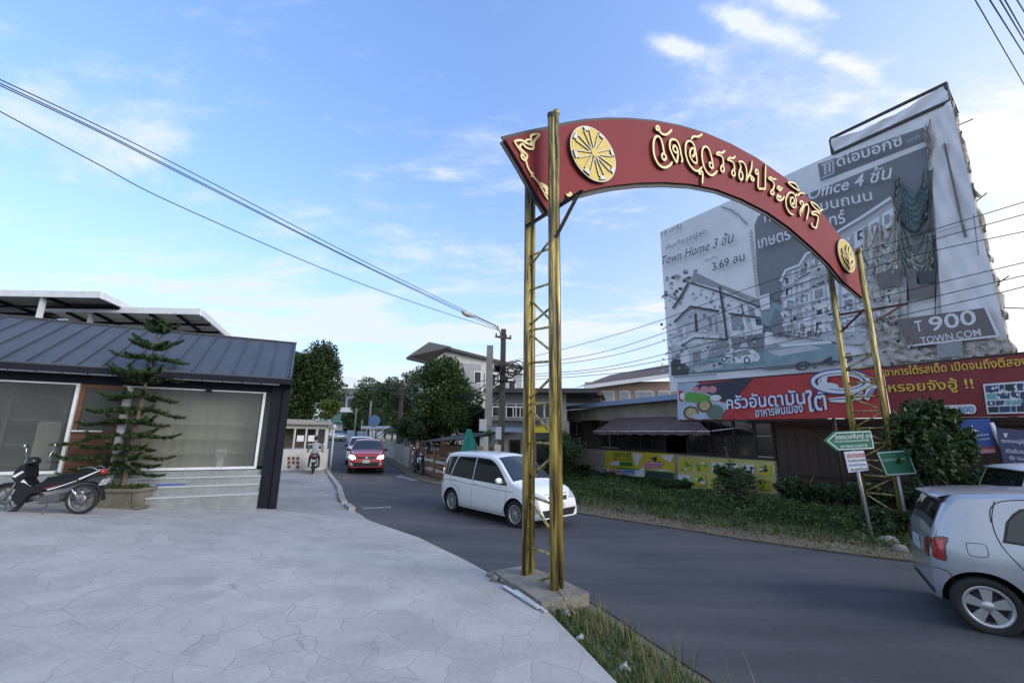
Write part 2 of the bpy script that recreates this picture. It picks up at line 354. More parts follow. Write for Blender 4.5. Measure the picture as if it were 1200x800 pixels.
# ------------------------------------------------------------------ terrain, plaza, road
def concrete_stamped():
    m=bpy.data.materials.new('stamped concrete');m.use_nodes=True;t=m.node_tree;b=t.nodes['Principled BSDF']
    tcn=t.nodes.new('ShaderNodeTexCoord')
    ns=t.nodes.new('ShaderNodeTexNoise');ns.inputs['Scale'].default_value=2.2;ns.inputs['Detail'].default_value=4;t.links.new(tcn.outputs['Object'],ns.inputs['Vector'])
    vm=t.nodes.new('ShaderNodeVectorMath');vm.operation='SCALE';vm.inputs[3].default_value=.22;t.links.new(ns.outputs['Color'],vm.inputs[0])
    va=t.nodes.new('ShaderNodeVectorMath');t.links.new(tcn.outputs['Object'],va.inputs[0]);t.links.new(vm.outputs[0],va.inputs[1])
    fl=t.nodes.new('ShaderNodeMapping');fl.inputs['Scale'].default_value=(1,1,0);t.links.new(va.outputs[0],fl.inputs[0])
    vo=t.nodes.new('ShaderNodeTexVoronoi');vo.feature='DISTANCE_TO_EDGE';vo.inputs['Scale'].default_value=3.1;t.links.new(fl.outputs[0],vo.inputs['Vector'])
    vc=t.nodes.new('ShaderNodeTexVoronoi');vc.inputs['Scale'].default_value=3.1;t.links.new(fl.outputs[0],vc.inputs['Vector'])
    n2=t.nodes.new('ShaderNodeTexNoise');n2.inputs['Scale'].default_value=.55;n2.inputs['Detail'].default_value=8;n2.inputs['Roughness'].default_value=.68;t.links.new(tcn.outputs['Object'],n2.inputs['Vector'])
    n3=t.nodes.new('ShaderNodeTexNoise');n3.inputs['Scale'].default_value=26;n3.inputs['Detail'].default_value=6;n3.inputs['Roughness'].default_value=.7;t.links.new(tcn.outputs['Object'],n3.inputs['Vector'])
    n4=t.nodes.new('ShaderNodeTexNoise');n4.inputs['Scale'].default_value=1.6;n4.inputs['Detail'].default_value=5;t.links.new(tcn.outputs['Object'],n4.inputs['Vector'])
    v=M('ADD',M('ADD',M('MULTIPLY',n2.outputs[0],.55,tree=t),M('MULTIPLY',n3.outputs[0],.33,tree=t),tree=t),M('MULTIPLY',n4.outputs[0],.3,tree=t),tree=t)
    cr=t.nodes.new('ShaderNodeValToRGB');t.links.new(v,cr.inputs[0])
    cr.color_ramp.elements[0].position=.40;cr.color_ramp.elements[0].color=(.27,.262,.25,1);cr.color_ramp.elements[1].position=.76;cr.color_ramp.elements[1].color=(.46,.445,.42,1)
    sep=t.nodes.new('ShaderNodeSeparateColor');t.links.new(vc.outputs['Color'],sep.inputs[0])
    cellv=t.nodes.new('ShaderNodeMapRange');cellv.inputs[3].default_value=.93;cellv.inputs[4].default_value=1.05;t.links.new(sep.outputs[0],cellv.inputs[0])
    mu=t.nodes.new('ShaderNodeMixRGB');mu.blend_type='MULTIPLY';mu.inputs[0].default_value=1;t.links.new(cr.outputs[0],mu.inputs[1]);t.links.new(cellv.outputs[0],mu.inputs[2])
    # joints of uneven depth, some filled with dust
    wd=M('MULTIPLY',n4.outputs[0],.026,tree=t)
    jr=t.nodes.new('ShaderNodeMapRange');jr.inputs[1].default_value=0;t.links.new(vo.outputs[0],jr.inputs[0]);t.links.new(wd,jr.inputs[2]);jr.inputs[3].default_value=.85;jr.inputs[4].default_value=0
    jm=M('MULTIPLY',jr.outputs[0],M('MULTIPLY',M('MULTIPLY',n4.outputs[0],n2.outputs[0],tree=t),1.9,tree=t),True,tree=t)
    mj=t.nodes.new('ShaderNodeMixRGB');t.links.new(jm,mj.inputs[0]);t.links.new(mu.outputs[0],mj.inputs[1]);mj.inputs[2].default_value=(.16,.155,.145,1)
    st=t.nodes.new('ShaderNodeTexNoise');st.inputs['Scale'].default_value=3.4;st.inputs['Detail'].default_value=9;st.inputs['Roughness'].default_value=.75;t.links.new(tcn.outputs['Object'],st.inputs['Vector'])
    sr=t.nodes.new('ShaderNodeMapRange');sr.inputs[1].default_value=.56;sr.inputs[2].default_value=.72;sr.inputs[4].default_value=.38;t.links.new(st.outputs[0],sr.inputs[0])
    ms_=t.nodes.new('ShaderNodeMixRGB');t.links.new(sr.outputs[0],ms_.inputs[0]);t.links.new(mj.outputs[0],ms_.inputs[1]);ms_.inputs[2].default_value=(.19,.185,.175,1)
    mj=ms_
    t.links.new(mj.outputs[0],b.inputs['Base Color']);b.inputs['Roughness'].default_value=.82;b.inputs['Specular IOR Level'].default_value=.3
    hh=M('SUBTRACT',M('MULTIPLY',n3.outputs[0],.25,tree=t),M('MULTIPLY',jr.outputs[0],.8,tree=t),tree=t)
    bp=t.nodes.new('ShaderNodeBump');bp.inputs['Strength'].default_value=.35;bp.inputs['Distance'].default_value=.012;t.links.new(hh,bp.inputs['Height']);t.links.new(bp.outputs[0],b.inputs['Normal'])
    return m
def asphalt():
    m=bpy.data.materials.new('asphalt');m.use_nodes=True;t=m.node_tree;b=t.nodes['Principled BSDF']
    tcn=t.nodes.new('ShaderNodeTexCoord')
    def nz(sc,d,ro,vec=None):
        n=t.nodes.new('ShaderNodeTexNoise');n.inputs['Scale'].default_value=sc;n.inputs['Detail'].default_value=d;n.inputs['Roughness'].default_value=ro;t.links.new(vec or tcn.outputs['Object'],n.inputs['Vector']);return n.outputs[0]
    mp=t.nodes.new('ShaderNodeMapping');mp.inputs['Rotation'].default_value=(0,0,radians(-44));mp.inputs['Scale'].default_value=(1,1,1)
    t.links.new(tcn.outputs['Object'],mp.inputs[0])
    ms=t.nodes.new('ShaderNodeMapping');ms.inputs['Rotation'].default_value=(0,0,radians(43));ms.inputs['Scale'].default_value=(.18,1.9,1);t.links.new(tcn.outputs['Object'],ms.inputs[0])
    v=M('ADD',M('ADD',M('MULTIPLY',nz(.35,6,.65),.42,tree=t),M('MULTIPLY',nz(1.0,6,.65,ms.outputs[0]),.42,tree=t),tree=t),M('MULTIPLY',nz(30,5,.9),.34,tree=t),tree=t)
    cr=t.nodes.new('ShaderNodeValToRGB');t.links.new(v,cr.inputs[0]);cr.color_ramp.elements[0].position=.42;cr.color_ramp.elements[0].color=(.024,.028,.032,1);cr.color_ramp.elements[1].position=.72;cr.color_ramp.elements[1].color=(.09,.086,.09,1)
    t.links.new(cr.outputs[0],b.inputs['Base Color']);b.inputs['Roughness'].default_value=.78;b.inputs['Specular IOR Level'].default_value=.4
    bp=t.nodes.new('ShaderNodeBump');bp.inputs['Strength'].default_value=.5;bp.inputs['Distance'].default_value=.008;t.links.new(nz(140,3,.7),bp.inputs['Height']);t.links.new(bp.outputs[0],b.inputs['Normal'])
    return m
MAT['plaza']=concrete_stamped();MAT['asphalt']=asphalt()
soil=mat('soil',(.13,.105,.075),.95,var=.45,scale=1.2,bump=.6,bscale=25,dirt=(.06,.075,.03),dscale=.7,damt=.8)
drive_m=mat('smooth concrete',(.30,.295,.285),.85,var=.22,scale=.8,bump=.25,bscale=60,dirt=(.16,.15,.14),dscale=.5,damt=.7)
kerb_m=mat('kerb concrete',(.33,.32,.30),.85,var=.2,scale=2,bump=.3,dirt=(.14,.13,.12),dscale=2,damt=.8)

def sheet(name,rows,zoff,m,skirt=0):
    mb=MB();P=[[(x,y,H(x,y)+zoff) for (x,y) in row] for row in rows]
    mb.grid(P)
    if skirt:
        for edge in ([r[0] for r in P],[r[-1] for r in P],P[0],P[-1]):
            mb.grid([edge,[(x,y,z-skirt) for x,y,z in edge]],smooth=False)
    o=mb.build(name,m,recalc=False)
    return kind(o,'structure')
def loft(L,R,n,k):
    A=resample(L,n);B=resample(R,n)
    return [[tuple(A[i]*(1-t)+B[i]*t) for t in np.linspace(0,1,k)] for i in range(n)]

xs=np.r_[-2500,-900,-400,-200,np.arange(-120,-40,8),np.arange(-40,40,1.0),np.arange(40,121,8),200,400,900,2500]
ys=np.r_[-1500,-500,-200,np.arange(-80,-16,8),np.arange(-16,70,1.0),np.arange(70,151,8),250,500,1200,3500]
sheet('ground',[[(x,y) for x in xs] for y in ys],-.12,soil)

EDGE=[(9,-15),(4.2,-5),(1.95,0),(1.25,2),(.74,3.61),(.66,3.92),(.42,4.8),(.04,5.76),(-.74,7.14),(-1.73,8.74),(-3.23,10.36)]
_ey=[e[1] for e in EDGE];_ex=[e[0] for e in EDGE]
rows=[]
for y in np.linspace(-15,10.36,128):
    xr=float(np.interp(y,_ey,_ex));rows.append([(xr-(xr+45)*(1-t)**1.6,y) for t in np.linspace(0,1,70)])
sheet('plaza',rows,.05,MAT['plaza'],.25)
KERB=[(-3.23,10.36),(-3.95,11.6),(-4.7,12.9),(-6,15.96),(-9.38,23),(-13.6,32.5),(-23.2,54.75)]
_ky=[e[1] for e in KERB];_kx=[e[0] for e in KERB]
rows=[]
for y in np.linspace(10.37,54,120):
    xr=float(np.interp(y,_ky,_kx))+.03-.17*min(1,max(0,(y-11.2)/.7));rows.append([(xr-(24)*(1-t),y) for t in np.linspace(0,1,30)])
sheet('driveway',rows,.035,drive_m,.2)
RL=[(20,-18),(8.6,-5),(4.6,0),(2.6,2.2),(1.62,3.5),(1.32,4.3),(1.12,5.0),(.75,5.9),(.1,6.2),(-.72,7.16),(-1.7,8.76),(-3.2,10.4)]+KERB[1:]+[(-36,80),(-60,110)]
RR=[(33,-14),(19,-1),(13.5,3),(9,6.2),(6.54,7.85),(5.15,9.18),(4.07,10.76),(2.25,12.94),(-.6,16.2),(-3.47,19.33),(-5.04,22.28),(-9.4,32.86),(-20.88,56.42),(-33,78),(-57,108)]
sheet('road',loft(RL,RR,260,16),0,MAT['asphalt'],.1)
# left verge between plaza edge and road; right verge between road and restaurant
sheet('verge',loft([(e[0]-.02,e[1]) for e in EDGE[:9]],[(r_[0]+.35,r_[1]+.1) for r_ in RL[:10]],80,8),-.012,soil)
RO=[(36,-10),(24,4),(19,9),(15,12),(13,14),(12,15),(11,17),(9.5,20),(6.5,25),(3,30),(0,34),(-4,42),(-16,62),(-28,82),(-52,112)]
sheet('roadside',loft([(r_[0]-.05,r_[1]) for r_ in RR],RO,160,10),.035,soil,.1)
# kerb along the driveway
kb=MB();K=resample(KERB[1:],130)
kr=random.Random(3)
for i in range(len(K)-1):
    if kr.random()<.05: continue
    a,b=K[i],K[i+1];d=(b-a)/np.linalg.norm(b-a);nn=np.array([-d[1],d[0]]);c=(a+b)/2+nn*.06
    kb.box((c[0],c[1],H(*c)+.02+kr.uniform(-.012,.012)),(float(np.linalg.norm(b-a))-.006,.16,.16),rz=atan2(d[1],d[0])+kr.uniform(-.02,.02))
kind(kb.build('kerb',kerb_m),'structure')
# worn paint on the road and patches
paint=mat('worn road paint',(.20,.20,.205),.8,var=.35,scale=6,dirt=(.07,.07,.075),dscale=4,damt=.95)
def groundpatch(name,poly_px,off,m,label=None,n=6):
    q=[G(*p) for p in poly_px];mb=MB()
    P=[[tuple((q[0]*(1-s)+q[1]*s)*(1-t)+(q[3]*(1-s)+q[2]*s)*t) for s in np.linspace(0,1,n)] for t in np.linspace(0,1,n)]
    P=[[(x,y,H(x,y)+off) for x,y,z in r_] for r_ in P]
    mb.grid(P);return kind(mb.build(name,m,recalc=False),'structure')
groundpatch('road_marking',[(425,594.6),(458,593.2),(458,595),(425,596.6)],.006,paint)
groundpatch('road_marking',[(463,558),(470,556.5),(492,562.5),(484,563.5)],.006,paint)
# ------------------------------------------------------------------ welcome arch
gold=mat('weathered gold paint',(.50,.385,.11),.42,metal=.3,var=.4,scale=26,stretch=(1,1,.05),dirt=(.05,.038,.022),dscale=20,damt=.95,dr=(.42,.56),bump=.15,bscale=40)
gold2=mat('pale gold paint',(.52,.42,.14),.42,metal=.35,var=.25,scale=6,stretch=(1,1,.2),dirt=(.10,.075,.03),dscale=14,damt=.9,dr=(.44,.58))
maroon=mat('maroon sheet metal',(.20,.016,.020),.60,var=.10,scale=1.2,fine=.2,dirt=(.155,.014,.018),dscale=.7,damt=.6,stretch=(1,1,.5),spec=.2)
dark_edge=mat('dark edge strip',(.025,.018,.022),.6,var=.2)
cream=mat('gold leaf cream',(.66,.51,.23),.45,metal=.1,var=.12,scale=12)
letter_side=mat('letter side',(.10,.055,.02),.6,var=.2)
medal=mat('medallion gold',(.40,.30,.045),.5,metal=.25,var=.15,scale=12,dirt=(.30,.22,.035),dscale=8,damt=.5)
medal_rim=mat('medallion rim',(.55,.48,.30),.5,var=.12,scale=10)
silverp=mat('medallion plates',(.55,.55,.53),.5,var=.12,scale=12)
iron=mat('black angle iron',(.03,.028,.025),.55,metal=.3,var=.3,scale=8,dirt=(.09,.055,.03),dscale=6,damt=.6)
rustiron=mat('rusty angle iron',(.11,.045,.03),.7,metal=.2,var=.3,scale=8)
pad_m=mat('old concrete footing',(.22,.205,.18),.9,var=.35,scale=4,bump=.7,bscale=30,dirt=(.09,.082,.065),dscale=3,damt=.8)

A0=np.array([.405,5.70,0.]);AT=np.array([.863,.505,0.]);AN=np.array([.505,-.863,0.])   # AN points towards the camera side
def AB(px,py,off=0.0):
    q=onpl(px,py,A0+AN*off,AN);d=q-A0
    return (float(d@AT),float(q[2]))
def ATU():return Vector(AT),Vector((0,0,1)),Vector(AN),Vector((A0[0],A0[1],0))
ax,ay,az,ao=ATU()
arch=thing('gateway_arch','maroon temple gateway arch with gold lettering on four gold posts over the road','gateway',(A0[0],A0[1],H(.4,5.7)),0)
ob=-.055
top=[(592,163),(618,156.5),(645,151),(668,145.5),(690,142),(715,140.2),(740,140.3),(770,143),(800,148.5),(830,157.5),(860,170.5),(890,187),(920,208),(946,231),(970,257),(992,288),(1006,316),(1011.5,349)]
bot=[(988,329),(972,309),(952,289.5),(925,266),(900,248.5),(870,233),(840,221.5),(810,215.5),(780,213.5),(750,214),(720,217),(700,220.5),(680,225.5),(663,230.5),(643,249),(630,229),(610,193)]
poly=[AB(x,y,.06) for x,y in top]+[AB(x,y,.06) for x,y in bot]
mb=MB();mb.prism(poly,ao,ax,ay,az,-.055,.06,0,1)
board=mb.build('sign_board',[maroon,dark_edge],arch)
# dark edging strip along the outline, thin seams in the sheet metal
mb=MB();pp=poly+[poly[0]]
for i in range(len(poly)):
    a=poly[i];b=pp[i+1]
    mb.bar(ao+ax*a[0]+ay*a[1]+az*.004,ao+ax*b[0]+ay*b[1]+az*.004,.135,.022,0,up=az)
mb.build('edge_strip',dark_edge,board)
mb=MB()
for pts in ([(779,201),(778.5,172)],[(868,232),(876,205)],[(690,222),(688,200)],[(930,268),(942,240)]):
    a,b=[AB(*p,.06) for p in pts];mb=MB();mb.bar(ao+ax*a[0]+ay*a[1]+az*.0605,ao+ax*b[0]+ay*b[1]+az*.0605,.006,.004,0,up=az);mb.build('panel_seam',letter_side,board)
pass
# lettering, one mesh for each character
def z2(p):return AB(755+p[0]/8.888,135+p[1]/8.888,.11)
def z3(p):return AB(850+p[0]/8,180+p[1]/8,.11)
L2=[
 [[(203,398),(183,415),(188,452),(206,468),(224,455),(222,425),(206,396),(190,310),(165,238),(127,221),(99,268),(95,360),(113,450),(158,523),(212,547),(262,525),(292,488)]],
 [[(152,142),(140,158),(124,145),(130,120),(150,121),(156,145),(162,175),(192,200),(230,203),(262,180),(287,151)]],
 [[(337,502),(300,430),(266,345),(268,275),(300,253),(345,278),(372,350),(385,420),(396,465),(386,492)],[(337,502),(350,420),(345,365),(322,320),(302,330),(302,365),(325,390),(342,385)]],
 [[(603,538),(560,580),(515,568),(465,505),(432,410),(430,315),(455,272),(495,280),(522,330),(540,420),(550,492)],[(550,492),(528,500),(500,475),(475,420),(478,370),(500,345),(522,365),(520,410),(505,435),(500,412)]],
 [[(484,252),(515,224),(560,226),(604,197)]],
 [[(592,607),(575,612),(568,592),(585,582),(604,594),(608,640),(603,717)]],
 [[(702,505),(680,495),(680,530),(698,553),(714,545),(712,510),(695,425),(668,350),(632,328),(603,365),(602,450),(622,540),(665,610),(712,625),(763,579)]],
 [[(745,410),(775,388),(805,396),(842,370)],[(750,412),(790,420),(816,448),(822,510),(800,540),(797,575),(815,592),(830,575),(826,540),(812,520)]],
 [[(862,470),(890,444),(918,452),(950,428)],[(868,470),(905,478),(930,505),(938,560),(915,585),(912,615),(928,634),(943,620),(940,585),(926,570)]],
]
L3=[
 [[(122,82),(150,75),(180,98),(197,150),(200,215),(192,262)],[(132,95),(145,125),(130,175),(130,225),(148,248),(162,225),(158,185),(140,165)],[(192,262),(222,200),(243,140),(250,68)],[(222,205),(245,215),(268,240),(256,254),(240,240),(250,222)]],
 [[(304,186),(288,192),(280,172),(290,152),(305,165),(308,220),(308,322),(345,330),(372,324),(374,220),(378,98)]],
 [[(400,236),(425,224),(448,240),(478,240)],[(405,238),(440,258),(456,290),(450,330),(428,352),(426,376),(445,383),(454,365),(445,348)]],
 [[(484,335),(492,312),(508,310),(512,328),(498,340),(512,345),(536,318)],[(500,385),(484,405),(488,430),(512,440),(540,425),(552,395)],[(500,420),(508,400),(520,405),(516,420)]],
 [[(640,577),(600,553),(570,490),(570,415),(598,370),(636,372),(658,412),(662,470),(660,508)],[(655,508),(630,500),(610,470),(612,425),(632,412),(645,435),(642,470),(628,475),(626,455)]],
 [[(583,268),(640,275),(672,305),(690,346),(650,325),(610,295),(583,268)],[(640,385),(680,390),(705,370),(742,378)]],
 [[(712,480),(698,462),(712,447),(730,460),(726,490),(700,540),(706,590)],[(712,560),(740,490),(768,476),(780,510),(775,560),(758,624)]],
 [[(888,568),(850,545),(812,552),(815,570),(850,575),(870,600),(862,650),(850,695),(820,685),(806,665),(812,650)]],
 [[(798,450),(850,478),(882,515),(890,545),(845,515),(810,475),(798,450)],[(866,545),(890,540),(914,522)]],
]
for grp,cv,w in ((L2,z2,.044),(L3,z3,.047)):
    for ch in grp:
        mb=MB()
        for st in ch:
            pts=smooth([cv(p) for p in st],4)
            ribbon(mb,pts,w,ao,ax,ay,az,.061,.115,0,1)
        mb.build('letter',[cream,letter_side],board,recalc=False)
# medallions
def disc(mb,c,r,t0,t1,mi,ms,n=48):mb.prism([(c[0]+r*cos(2*pi*k/n),c[1]+r*sin(2*pi*k/n)) for k in range(n)],ao,ax,ay,az,t0,t1,mi,ms)
cL=AB(694.9,181.2,.1);RM=.475
mb=MB();disc(mb,cL,RM,.06,.12,0,1);disc(mb,cL,RM-.03,.12,.124,2,2)
med=mb.build('medallion',[medal_rim,dark_edge,medal],board)
for k in range(8):
    a=radians(22+45*k);mb=MB();u=(cos(a),sin(a));v=(-sin(a),cos(a))
    for sgn in(-1,1):
        ribbon(mb,[(cL[0]+u[0]*r_+v[0]*sgn*(.012+.062*(r_/RM)),cL[1]+u[1]*r_+v[1]*sgn*(.012+.062*(r_/RM))) for r_ in np.linspace(.07,.80*RM,8)],.022,ao,ax,ay,az,.124,.142,0,1,taper=False)
    q=[(.80*RM,-.045),(.925*RM,-.065),(.925*RM,.065),(.80*RM,.045)]
    mb.prism([(cL[0]+u[0]*r_+v[0]*s_,cL[1]+u[1]*r_+v[1]*s_) for r_,s_ in q],ao,ax,ay,az,.124,.146,2,1)
    mb.build('spoke',[medal_rim,letter_side,silverp],med)
mb=MB();disc(mb,cL,.075,.124,.15,0,1,20);mb.build('hub',[medal,letter_side],med)
cR=AB(991.3,300,.1);RR_=.455
mb=MB();disc(mb,cR,RR_,.06,.12,0,1);disc(mb,cR,RR_-.035,.12,.124,2,2)
med2=mb.build('medallion',[medal_rim,dark_edge,medal],board)
mb=MB();rr=random.Random(5)
for k in range(13):
    a=radians(18+k*12);L=rr.uniform(.22,.36);b=rr.uniform(-.08,.08)
    pts=[(cR[0]+cos(a)*s_*L+b*s_*s_*sin(a),cR[1]-.16+sin(a)*s_*L*1.35) for s_ in np.linspace(0.05,1,8)]
    ribbon(mb,pts,.034,ao,ax,ay,az,.124,.15,0,1)
for k in (-1,1):ribbon(mb,smooth([(cR[0],cR[1]-.36),(cR[0]+k*.1,cR[1]-.24),(cR[0]+k*.2,cR[1]-.2),(cR[0]+k*.3,cR[1]-.05)],4),.045,ao,ax,ay,az,.124,.15,0,1)
ribbon(mb,[(cR[0]-.01,cR[1]-.38),(cR[0],cR[1]-.2),(cR[0]+.01,cR[1]+.05)],.06,ao,ax,ay,az,.124,.155,0,1)
mb.build('emblem',[cream,letter_side],med2)
# corner ornament
def z1(p):return AB(580+p[0]/5.717,120+p[1]/5.717,.08)
mb=MB()
for st,w in (([(128,262),(160,310),(188,350),(205,385),(222,440),(255,495),(292,540),(322,592),(356,655)],.03),
  ([(128,262),(175,255),(212,275),(250,285),(240,225),(298,215),(262,262),(255,312),(212,305),(185,275)],.035),
  ([(185,275),(165,300),(190,330),(215,355),(210,385)],.03),([(200,262),(225,250),(245,262),(228,290)],.03),([(160,300),(180,345),(170,320)],.025),
  ([(185,330),(178,370),(210,400)],.03),([(285,540),(320,550),(350,575),(352,625)],.035),([(300,575),(325,565),(345,600),(330,625)],.03),([(236,462),(255,480),(240,500)],.022),
  ([(475,612),(490,622),(505,605),(512,625),(480,625)],.025)):
    ribbon(mb,smooth([z1(p) for p in st],4),w,ao,ax,ay,az,.06,.085,0,1)
mb.build('corner_ornament',[cream,letter_side],board,recalc=False)
# posts: tower legs either side of the board, each a pair of pipes
def tower(T,near_xy,far_xy,ztn,ztf,r1,r2):
    out=[]
    for (x,y),zt,nm in ((near_xy,ztn,'n'),(far_xy,ztf,'f')):
        zb=H(x,y)-.1
        m1=MB();p0=Vector((x,y,0))-Vector(AT)*r2
        m1.tube([(p0.x,p0.y,zb),(p0.x,p0.y,zt)],r1,12)
        p1=Vector((x,y,0))+Vector(AT)*(r1)+Vector(AN)*(-.01)
        m1.tube([(p1.x,p1.y,zb),(p1.x,p1.y,zt+(.06 if nm=='n' else -.1))],r2,12)
        po=m1.build('post',gold,arch)
        if nm=='n':
            c=MB();c.lathe([(r1+.004,-.05),(r1+.006,.012),(r1-.012,.014),(r1-.02,-.03)],(p0.x,p0.y,zt));c.build('rim',iron,po)
            c=MB();c.ell((p1.x,p1.y,zt+.08),(r2*1.35,r2*1.35,r2*1.5));c.build('ball_finial',gold,po)
        out.append(po)
    return out
n1=(.56,5.43);f1=(.25,5.96)
tower(1,n1,f1,at(645,136,n1[1])[2],at(622,205,f1[1])[2],.052,.042)
n2_=(8.78,10.17);f2_=(8.44,10.76)
tower(2,n2_,f2_,at(1008,296,n2_[1])[2],at(968,296,f2_[1])[2],.055,.05)
def brace(fxy,nxy,fz,nz,r=.018,nm='brace',m=gold2,e=0):
    mb=MB();a=Vector((fxy[0],fxy[1],fz));b=Vector((nxy[0],nxy[1],nz));mb.tube([a,b],r,8);return mb.build(nm,m,arch)
for (x0,y0),(x1,y1) in (((627,387),(646,382)),((626,425),(646,423)),((626,473),(646,472)),((626,518),(646,520)),((627,381),(644,356)),((627,391),(647,415)),((646,437),(626,468)),((626,478),(645,514)),((646,531),(625,560)),((623,580),(647,592)),((623,584),(645,630)),((624,640),(647,652)),((636,684),(646,673)),((626,340),(645,330)),((626,300),(645,289)),((626,351),(645,380)),((626,312),(645,275))):
    if x0<x1:za,zb=at(x0,y0,f1[1])[2],at(x1,y1,n1[1])[2]
    else:za,zb=at(x1,y1,f1[1])[2],at(x0,y0,n1[1])[2]
    brace(f1,n1,za,zb,.017)
zs=[-.1,.35,.75,1.1,1.5,1.85,2.25,2.6,2.95,3.3,3.62]
for i,z in enumerate(zs):
    brace(f2_,n2_,z,z,.022)
    if i<len(zs)-1:
        if i%2:brace(f2_,n2_,z,zs[i+1],.02)
        else:brace(n2_,f2_,z,zs[i+1],.02)
def iron_bar(a,b,m=iron,w=.05,h=.012):
    mb=MB();mb.bar(a,b,w,h,up=(0,0,1));mb.bar(Vector(a)+Vector((0,0,-.02)),Vector(b)+Vector((0,0,-.02)),.012,.05);mb.build('bracket',m,arch)
iron_bar(at(616,265,5.9),at(683,223,5.25));iron_bar(at(651,277,5.33),at(676,229,5.27))
iron_bar(at(983,368,10.8),at(1064,355,9.9),rustiron);iron_bar(at(1027,375,10.12),at(1057,357,9.95),rustiron);iron_bar(at(986,388,10.7),at(1012,362,10.2),rustiron)
# footing
mb=MB();c=Vector((.37,5.66,H(.4,5.6)+.02));ang=atan2(AN[1],AN[0])
bm_poly=[(-.66,-.27),(-.45,-.31),(.1,-.30),(.55,-.34),(.58,.02),(.56,.30),(-.1,.30),(-.64,.2)]
mb.prism(bm_poly,c,Vector((cos(ang),sin(ang),0)),Vector((-sin(ang),cos(ang),0)),Vector((0,0,1)),-.25,.10)
pad=mb.build('concrete_footing',pad_m,None,base=c);tag(pad,'rough grey concrete footing under the near gold gateway posts','footing')
mb=MB();rr=random.Random(9)
for k in range(7):
    p=Vector((.0+rr.uniform(-.22,.12),5.95+rr.uniform(-.2,.25),0));p.z=H(p.x,p.y)+.07
    mb=MB();mb.ell(p,(rr.uniform(.06,.11),rr.uniform(.05,.09),rr.uniform(.04,.06)),9,6)
    mb.v=[tuple(np.array(q)+np.array([rr.uniform(-.012,.012) for _ in range(3)])) for q in mb.v]
    tag(mb.build('rubble_stone',pad_m,None,base=p),'rough grey lump of broken concrete heaped against the footing of the near gateway posts','stone','broken concrete lumps by the footing')
# loose strips of metal on the plaza rim, a rag and a crumpled cup in the weeds
for pts,w,lab in (([(590,686),(632,712)],.05,'longer pale metal strip lying on the plaza rim left of the footing'),([(604,691),(640,716)],.035,'shorter grey metal strip lying on the plaza rim against the footing')):
    a,b=[G(*p,.07) for p in pts];mb=MB();mb.bar(a,b,w,.012);tag(mb.build('metal_strip',mat('bare metal',(.55,.56,.58),.4,metal=.4,var=.15),None,base=tuple(a)),lab,'metal strip')
mb=MB();a=at(643,672,5.75);b=G(661,700,.1);c_=G(674,719,.06)
mb.tube(smooth([a,at(652,682,5.5),b,c_],5),.009,6);tag(mb.build('yellow_pipe',gold2,None,base=tuple(c_)),'thin yellow rod leaning across the footing of the near posts','rod')
# ------------------------------------------------------------------ dark shop on the left
SP=np.array([-5.59,10.69,0.]);SD=np.array([.89,.45,0.]);SD/=np.linalg.norm(SD);SN=np.array([SD[1],-SD[0],0.])
def SF(s,off,z):return Vector(SP+SD*s+SN*off+np.array([0,0,z]))
def sbox(mb,s0,s1,o0,o1,z0,z1,mi=0):
    R=Matrix((Vector(SD),Vector(-SN),Vector((0,0,1)))).transposed()
    return mb.box(SF((s0+s1)/2,(o0+o1)/2,(z0+z1)/2),(s1-s0,abs(o1-o0),z1-z0),R=R,mi=mi)
roofm=mat('charcoal standing seam',(.060,.066,.076),.48,metal=.1,var=.18,scale=1.0,dirt=(.09,.094,.10),dscale=1.5,damt=.5,spec=.5)
blackm=mat('black cladding',(.010,.011,.018),.7,var=.25,scale=3,spec=.2)
whitem=mat('white painted steel',(.68,.69,.70),.5,var=.08,scale=4,dirt=(.42,.42,.41),dscale=3,damt=.5)
shopwall=mat('bare grey render',(.25,.27,.27),.85,var=.18,scale=1.5,bump=.2,dirt=(.15,.16,.16),dscale=1.2,damt=.7)
woodm=mat('brown timber slats',(.14,.055,.025),.6,var=.35,scale=2,stretch=(.4,.4,9))
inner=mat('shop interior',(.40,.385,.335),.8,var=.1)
inner2=mat('dark shop interior',(.15,.155,.16),.8,var=.15)
